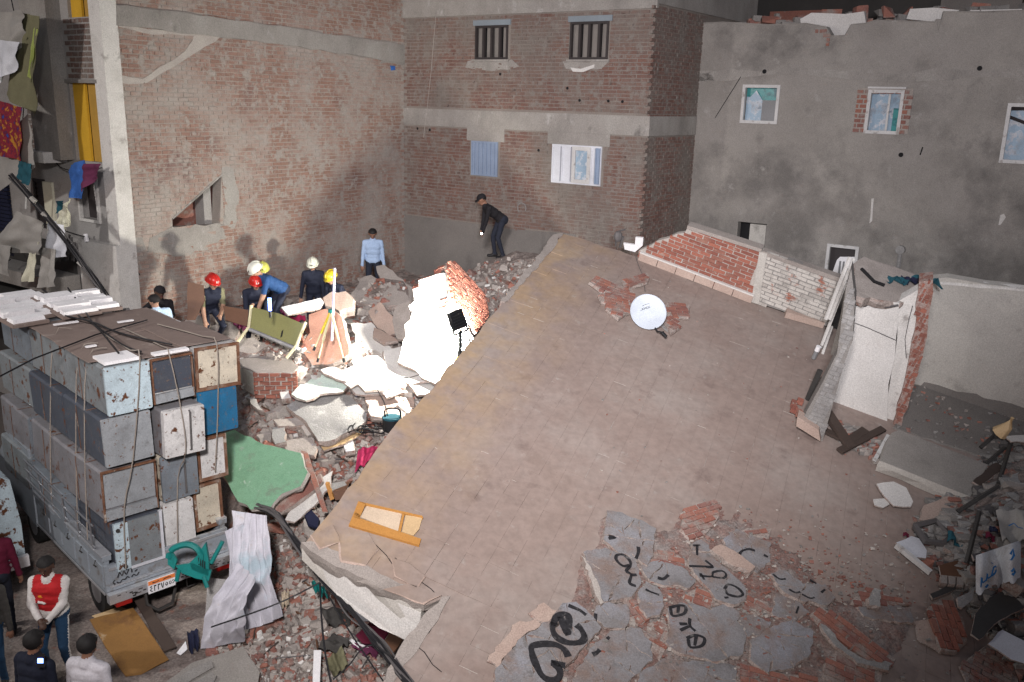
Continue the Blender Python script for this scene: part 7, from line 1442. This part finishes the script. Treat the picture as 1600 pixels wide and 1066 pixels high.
# ------------------------------------------------------------------ people: one continuous body each
import numpy as np
def ik(a, b, l1, l2, hint):
    d = b-a; L = min(d.length, (l1+l2)*.998); d = d.normalized(); x = (l1*l1-l2*l2+L*L)/(2*L); h = math.sqrt(max(0, l1*l1-x*x))
    q = hint-d*hint.dot(d); q = q.normalized() if q.length > 1e-5 else d.orthogonal().normalized()
    return a+d*x+q*h, a+d*L
def person(label, loc, facing, look, ph=.93, lean=0., side=0., twist=0., hands=None, feet=None, head=(0, 0), hat=None, bulk=1.0, vox=.014, scale=1.0, eh=None, kh=None, hair='hair_black', group=None, stripe=False, fingers=True, extra=None):
    """local axes: x right, y forward, z up; facing = world direction (x, y)"""
    rz = math.atan2(-facing[0], facing[1]); t = thing('person', label, 'person', loc, group, rz)
    X = V((1, 0, 0)); P = V((0, 0, ph)); td = V((math.sin(rad(side)), math.sin(rad(lean)), math.cos(rad(lean))*math.cos(rad(side)))).normalized()
    xr = Matrix.Rotation(rad(twist), 3, td) @ X; xr = (xr-td*xr.dot(td)).normalized(); fd = td.cross(xr).normalized()*1
    NB = P+td*.50; caps = []
    def cap(a, b, ra, rb, k): caps.append((V(a), V(b), ra, rb, k))
    top, leg, skin, shoe, slv = look['top'], look['leg'], look['skin'], look.get('shoe', 'shoe'), look.get('sleeve', look['top'])
    B = bulk
    cap(P-X*.075, P+X*.075, .118, .118, leg); cap(P-V((.05, .04, .02)), P+V((.05, -.04, -.02)), .12, .12, leg)
    cap(P+td*.03-xr*.06, P+td*.03+xr*.06, .122*B, .122*B, look.get('hem', top)); cap(P+td*.12-xr*.05, P+td*.12+xr*.05, .118*B, .118*B, top)
    cap(P+td*.24-xr*.065+fd*.01, P+td*.24+xr*.065+fd*.01, .122*B, .122*B, top); cap(P+td*.35-xr*.08+fd*.015, P+td*.35+xr*.08+fd*.015, .118*B, .118*B, top)
    cap(P+td*.44-xr*.13, P+td*.44+xr*.13, .072*B, .072*B, top); cap(P+td*.47, NB+td*.03, .085*B, .065, look.get('collar', top))
    hp_, hy_ = rad(head[0]), rad(head[1]); hd = (td*.45+Z*.55).normalized()
    hf_ = (Matrix.Rotation(hy_, 3, 'Z') @ (Matrix.Rotation(-hp_, 3, 'X') @ V((0, 1, 0)))).normalized(); hx_ = hf_.cross(Z); hx_ = hx_.normalized() if hx_.length > .2 else X.copy(); hu = hx_.cross(hf_).normalized()
    nk = NB+hd*.09; cap(NB, nk, .056, .054, skin); hc = nk+hd*.075+hf_*.022
    cap(hc+hf_*-.022+hu*.022, hc+hf_*.018+hu*.026, .090, .084, skin); cap(hc+hf_*.02-hu*.02, hc+hf_*.045-hu*.078, .070, .046, skin)
    cap(hc+hf_*.098-hu*.005, hc+hf_*.113-hu*.035, .013, .018, skin); cap(hc+hf_*.072-hu*.075-hx_*.02, hc+hf_*.072-hu*.075+hx_*.02, .017, .017, skin)
    cap(hc+hf_*.078+hu*.022-hx_*.035, hc+hf_*.078+hu*.022+hx_*.035, .022, .022, skin)
    for s in (-1, 1): cap(hc+hx_*s*.088+hu*.012-hf_*.01, hc+hx_*s*.092-hu*.028-hf_*.005, .017, .013, skin)
    hands = hands or ((-.27, .05, .72), (.27, .05, .72)); feet = feet or ((-.11, .0, 0), (.11, .05, 0)); marks = {}
    for i, s in enumerate((-1, 1)):
        sh = P+td*.445+xr*s*.185; hnd = V(hands[i]); el, wr = ik(sh, hnd, .29, .255, V(eh[i]) if eh else V((s*.6, -1, -.3)))
        cap(sh, el, .060*B, .046*B, slv); cap(el, wr, .047*B, .036*B, look.get('fore', slv)); cap(wr-(wr-el).normalized()*.03, wr-(wr-el).normalized()*.0, .039*B, .039*B, look.get('cuff', look.get('fore', slv)))
        d = (wr-el).normalized(); sd = d.cross(Z); sd = sd.normalized() if sd.length > .1 else X.copy(); cu = sd.cross(d).normalized()
        if cu.z > 0 and False: cu = -cu
        cap(wr+d*.01, wr+d*.075, .032, .036, skin); marks[i] = (wr, d, sd, cu)
        for k in range(4):
            b0 = wr+d*.085+sd*(-.030+.020*k); L_ = (.062, .074, .070, .054)[k]; m1 = b0+d*L_*.55-cu*.006; cap(b0, m1, .0105, .010, skin); cap(m1, m1+d*L_*.40-cu*L_*.4, .010, .0085, skin)
        b0 = wr+d*.03-sd*s*.03; m1 = b0+d*.035-sd*s*.028; cap(b0, m1, .014, .012, skin); cap(m1, m1+d*.032-sd*s*.006, .012, .009, skin)
        hip = P+X*s*.09-Z*.03; f = V(feet[i]); an = f+Z*.075; kn, an = ik(hip, an, .43, .43, V(kh[i]) if kh else V((s*.12, 1, 0)))
        cap(hip, kn, .088, .060, leg); cap(kn, an+Z*.02, .060, .047, leg); cap(an+V((0, -.035, -.03)), an+V((s*.02, .15, -.035)), .042, .038, shoe); cap(an+V((0, -.03, -.01)), an+V((0, .04, -.01)), .046, .040, shoe)
        if stripe: cap(hip+X*s*.075, kn+X*s*.052, .020, .018, stripe); cap(kn+X*s*.052, an+X*s*.04, .018, .016, stripe)
    for c in (extra(P, td, xr, fd, hc, marks) if extra else ()): cap(*c)
    mb = MB()
    for a, b, ra, rb, k in caps:
        mb.ball(a, ra*.999, 14, 8); mb.ball(b, rb*.999, 14, 8)
        if (b-a).length > 1e-4: mb.tube([a, b], ra, 14, 0, rb)
    me = bpy.data.meshes.new('tmp'); me.from_pydata(mb.v, [], mb.f); o = bpy.data.objects.new('tmp', me); COL.objects.link(o)
    r = o.modifiers.new('r', 'REMESH'); r.mode = 'VOXEL'; r.voxel_size = vox; s_ = o.modifiers.new('s', 'SMOOTH'); s_.iterations = 3; s_.factor = .5
    dg = bpy.context.evaluated_depsgraph_get(); dg.update(); me2 = bpy.data.meshes.new_from_object(o.evaluated_get(dg)); bpy.data.objects.remove(o)
    n = len(me2.vertices); co_ = np.empty(n*3); me2.vertices.foreach_get('co', co_); co_ = co_.reshape(-1, 3)
    names = sorted({c[4] for c in caps}); best = np.full(n, 9e9); bm_ = np.zeros(n, int)
    for a, b, ra, rb, k in caps:
        A, D = np.array(a), np.array(b-a); q = np.clip(((co_-A) @ D)/max(1e-9, D @ D), 0, 1); ds_ = np.linalg.norm(co_-A-q[:, None]*D, axis=1)-(ra+(rb-ra)*q)
        u = ds_ < best; best[u] = ds_[u]; bm_[u] = names.index(k)
    # cloth creases
    nr = np.empty(n*3); me2.vertices.foreach_get('normal', nr); nr = nr.reshape(-1, 3); bare = {skin, shoe}
    for i in range(n):
        if names[bm_[i]] not in bare:
            p = co_[i]; co_[i] += nr[i]*(noise.noise((p[0]*9, p[1]*9, p[2]*16))*.006+noise.noise((p[0]*22, p[1]*22, p[2]*26))*.004)
    me2.vertices.foreach_set('co', co_.ravel())
    for k in names: me2.materials.append(M[k])
    for pl_ in me2.polygons: pl_.material_index = int(bm_[pl_.vertices[0]]); pl_.use_smooth = True
    a_ = me2.attributes.new('tone', 'FLOAT', 'POINT'); me2.name = 'body'
    ob_ = bpy.data.objects.new('body', me2); COL.objects.link(ob_); ob_.parent = t; t.scale = (scale,)*3
    ax = (hx_, hf_, hu)
    if hat and hat.startswith('helmet'):
        mb = MB(); c = hc+hu*.045-hf_*.01; mb.ball(c, (.128, .148, .125), 20, 12, 0, ax, lambda x, y, z: z > -.28); mb.ball(c-hu*.028, (.142, .172, .03), 20, 6, 0, ax)
        mb.tube([c+hf_*(.15*math.cos(q))+hu*(.128*math.sin(q)) for q in [k*.26 for k in range(1, 12)]], .012, 6); h_ = part('helmet', mb, hat, t, smooth=True, local=True)
        mb = MB(); mb.ball(c+hf_*.125+hu*.02, (.045, .02, .04), 10, 6, 0, ax); part('badge', mb, 'black_plastic' if hat != 'helmet_red' else 'sleeve_white', h_, local=True)
        mb = MB(); mb.tube([hc+hx_*.10+hu*.0, hc-hu*.095+hf_*.05, hc-hx_*.10+hu*.0], .008, 5); part('strap', mb, 'black_cloth', h_, local=True)
    elif hat == 'cap':
        mb = MB(); c = hc+hu*.035-hf_*.005; mb.ball(c, (.106, .118, .10), 18, 10, 0, ax, lambda x, y, z: z > -.05); mb.prism([c+hf_*.08+hx_*.085-hu*.005, c+hf_*.155+hx_*.07-hu*.02, c+hf_*.175-hu*.024, c+hf_*.155-hx_*.07-hu*.02, c+hf_*.08-hx_*.085-hu*.005], hu*.012); part('cap', mb, 'black_cloth', t, smooth=True, local=True)
    if hair and not (hat and hat.startswith('helmet')):
        mb = MB(); c = hc+hu*.024-hf_*.004; mb.ball(c, (.102, .113, .101), 26, 18, 0, ax, lambda x, y, z: z > .28 or (y < .12 and z > -.42-.3*(y < -.3))); mb.v = [v+(v-c).normalized()*abs(noise.noise(v*55))*.010 for v in mb.v]; part('hair', mb, hair, t, smooth=True, local=True)
    mb = MB()
    for s in (-1, 1): mb.ball(hc+hf_*.092+hu*.008+hx_*s*.033, .0125, 8, 6)
    part('eye', mb, 'eye', t, local=True)
    mb = MB(); mb.tube([hc+hf_*.094-hu*.068-hx_*.02, hc+hf_*.098-hu*.067, hc+hf_*.094-hu*.068+hx_*.02], .005, 5); part('mouth', mb, 'maroon_top', t, local=True)
    return t, dict(P=P, td=td, xr=xr, fd=fd, hc=hc, hf=hf_, hu=hu, hx=hx_, marks=marks)
def place2(u, vh, d, hgt): return at(u, vh, d)-Z*hgt
def place(u, vh, hgt, d0=11.0):
    """distance at which a figure hgt tall, standing on the rubble, has its head top on this sight line"""
    d = d0
    while d < 24:
        p = at(u, vh, d); g = max(0, H(p.x, p.y))
        if p.z-hgt <= g: return V((p.x, p.y, g-.015))
        d += .05
    return V((p.x, p.y, g))
def patch_extra(P, td, xr, fd, hc, mk): return [(P+td*.36+xr*s*.235+fd*.02, P+td*.33+xr*s*.24+fd*.02, .026, .026, 'sleeve_white') for s in (-1, 1)]+[(P+td*.36+fd*.125+xr*.06, P+td*.36+fd*.125+xr*.10, .012, .012, 'badge')]
DK = dict(top='navy', leg='navy', skin='skin_light')
# bent man with a torch on the high rubble
lk = dict(top='black_cloth', leg='trouser_dark', skin='skin')
pl_, J = person('man in black shirt and cap bending over the high rubble with a torch', place2(784, 306, 20.8, 1.46), (-.95, -.30), lk, ph=.93, lean=52, hands=((-.16, .50, .58), (.16, .44, .56)), feet=((-.14, -.02, 0), (.15, .10, 0)), head=(28, 0), hat='cap', kh=((-.1, 1, 0), (.1, 1, 0)), eh=((-.3, -.6, -.5), (.3, -.6, -.5)))
mb = MB(); q = J['marks'][0][0]+V((-.03, .02, -.02)); mb.tube([q+V((0, -.03, 0)), q+V((-.10, .05, -.02))], .02, 8, 0); mb.ball(q+V((-.115, .06, -.022)), .022, 8, 6, 1); tl_ = MB(); tl_.v = [pl_.location+Matrix.Rotation(pl_.rotation_euler.z, 3, 'Z') @ v for v in mb.v]; tl_.f, tl_.m, tl_.t = mb.f, mb.m, mb.t; solo('torch', 'small lit torch held by the bent man in black', 'torch', tl_, ['black_plastic', 'lamp_glow'])
person('man in light blue shirt standing by the dark corner looking down', place2(582, 354, 21.2, 1.74), (.15, -1), dict(top='shirt_blue', leg='trouser_dark', skin='skin'), lean=6, head=(30, 0), hands=((-.27, .05, .70), (.27, .1, .72)), bulk=1.06)
person('rescuer in dark overalls and white helmet standing by the brick wall', place2(489, 404, 20.2, 1.68), (.15, -1), DK, lean=14, head=(28, -8), hands=((-.24, .22, .72), (.30, .30, .70)), hat='helmet_white', bulk=1.08, extra=patch_extra)
person('rescuer in blue jacket and pale helmet bending low to the left', place2(438, 413, 17.4, 1.33), (-.75, -.65), dict(top='jacket_blue', leg='navy', skin='skin_light', fore='skin_light'), ph=.86, lean=58, head=(34, 0), hands=((-.16, .62, .40), (.2, .58, .36)), feet=((-.16, .0, 0), (.16, -.05, 0)), hat='helmet_white', bulk=1.12)
person('rescuer with yellow green helmet standing behind the bending one', place2(413, 411, 18.3, 1.66), (.1, -1), DK, lean=20, head=(20, 0), hands=((-.2, .3, .75), (.2, .34, .72)), hat='helmet_lime', bulk=1.05, extra=patch_extra)
p_, J = person('rescuer in dark overalls and red helmet crouching with a light', place2(393, 432, 17.5, 1.32), (.45, -.85), DK, ph=.72, lean=38, head=(26, 0), hands=((-.16, .48, .5), (.2, .5, .46)), feet=((-.15, .05, 0), (.16, .16, 0)), hat='helmet_red', bulk=1.08, extra=patch_extra)
mb = MB(); c = at(421, 466, 15.4); mb.tube([c, c-Z*.22], .03, 8, 1); mb.tube([c-Z*.22, c-Z*.34], .022, 8, 0); solo('light_stick', 'glowing blue white light stick held among the rescuers', 'torch', mb, ['black_plastic', 'blue_glow'])
lamp('POINT', 'light_stick_glow', c+V((0, -.12, 0)), c, 10, (.35, .5, 1), shadow_soft_size=.04)
person('kneeling rescuer with red helmet at the left by the brown panel', place2(324, 438, 17.2, 1.2), (.55, -.8), dict(top='navy', leg='navy', skin='skin_light', sleeve='cloth_khaki', fore='skin_light'), ph=.66, lean=34, head=(26, 20), hands=((-.10, .42, .62), (.22, .46, .5)), feet=((-.15, .0, 0), (.18, .12, 0)), hat='helmet_red')
person('rescuer low in the hole with only his yellow helmet showing', place2(537, 436, 19.0, .95), (-.5, -.8), DK, ph=.5, lean=40, head=(30, 0), hands=((-.2, .4, .2), (.2, .4, .2)), feet=((-.15, .1, 0), (.16, .12, 0)), hat='helmet_yellow')
person('man in sky blue T-shirt seen from behind beyond the truck load', place2(250, 458, 15.9, 1.74), (-.55, .8), dict(top='shirt_sky', leg='trouser_dark', skin='skin_light', fore='skin_light'), lean=16, side=-6, head=(22, 30), hands=((-.24, .25, .8), (.24, .2, .8)), bulk=1.08)
person('dark clothed man with cap raising his arm by the brick wall', place2(247, 441, 17.2, 1.78), (.6, -.75), dict(top='black_cloth', leg='trouser_dark', skin='skin_dark', fore='skin_dark'), lean=4, hands=((-.2, .2, .85), (.40, .34, 1.22)), hat='cap')
# on the street
def badge_extra(P, td, xr, fd, hc, mk):
    return [(P+td*.30+fd*.125+xr*.075-xr*.012, P+td*.30+fd*.125+xr*.075+xr*.012, .016, .016, 'badge'), (P+td*.22+fd*.14-xr*-.10, P+td*.20+fd*.145+xr*.03, .016, .014, 'sleeve_white')]
gp_ = onz(96, 1054, 0)
person('young man in red varsity jacket with white sleeves standing with folded hands', gp_+Z*.0, (.10, -1), dict(top='jacket_red', leg='jeans', skin='skin_dark', sleeve='sleeve_white', collar='sleeve_white', hem='sleeve_white', cuff='sleeve_white', shoe='shoe'), lean=4, head=(16, -4), hands=((-.03, .27, .95), (.05, .30, 1.00)), feet=((-.13, .02, 0), (.13, .05, 0)), bulk=1.06, vox=.0105, scale=1.03, stripe='sleeve_white', extra=badge_extra, eh=((-1, -.5, -.9), (1, -.5, -.9)))
person('man in dark red top walking away at the left edge', onz(6, 988, 0), (-.5, .85), dict(top='maroon_top', leg='trouser_dark', skin='skin', fore='maroon_top'), head=(20, 0), hands=((-.3, .1, .8), (.3, .05, .74)), feet=((-.1, .2, 0), (.12, -.12, 0)), bulk=1.1)
person('grey haired man in dark clothes cut off by the left edge', onz(-6, 1072, 0), (.3, -.9), dict(top='cloth_dark', leg='jeans', skin='skin'), head=(10, 0), hair='hair_grey', bulk=1.1)
person('dark haired man in dark jacket seen from behind at the bottom edge', place(45, 996, 1.74, 8.6), (.3, .95), dict(top='navy', leg='trouser_dark', skin='skin'), lean=4, bulk=1.08, vox=.012, scale=1.04)
p_, J = person('dark haired man in white shirt seen from behind at the bottom edge', place(130, 1002, 1.74, 8.6), (.2, .95), dict(top='shirt_white', leg='trouser_dark', skin='skin'), lean=4, bulk=1.08, vox=.012, scale=1.04)
mb = MB(); c = at(64, 1032, 9.6); mb.box(c, (.07, .02, .14), (RT, FW, UP), 0); mb.box(c-FW*.012, (.06, .004, .05), (RT, FW, UP), 1); solo('phone', 'phone with small blue glowing light held up by the man in the dark jacket', 'phone', mb, ['black_plastic', 'blue_glow'])
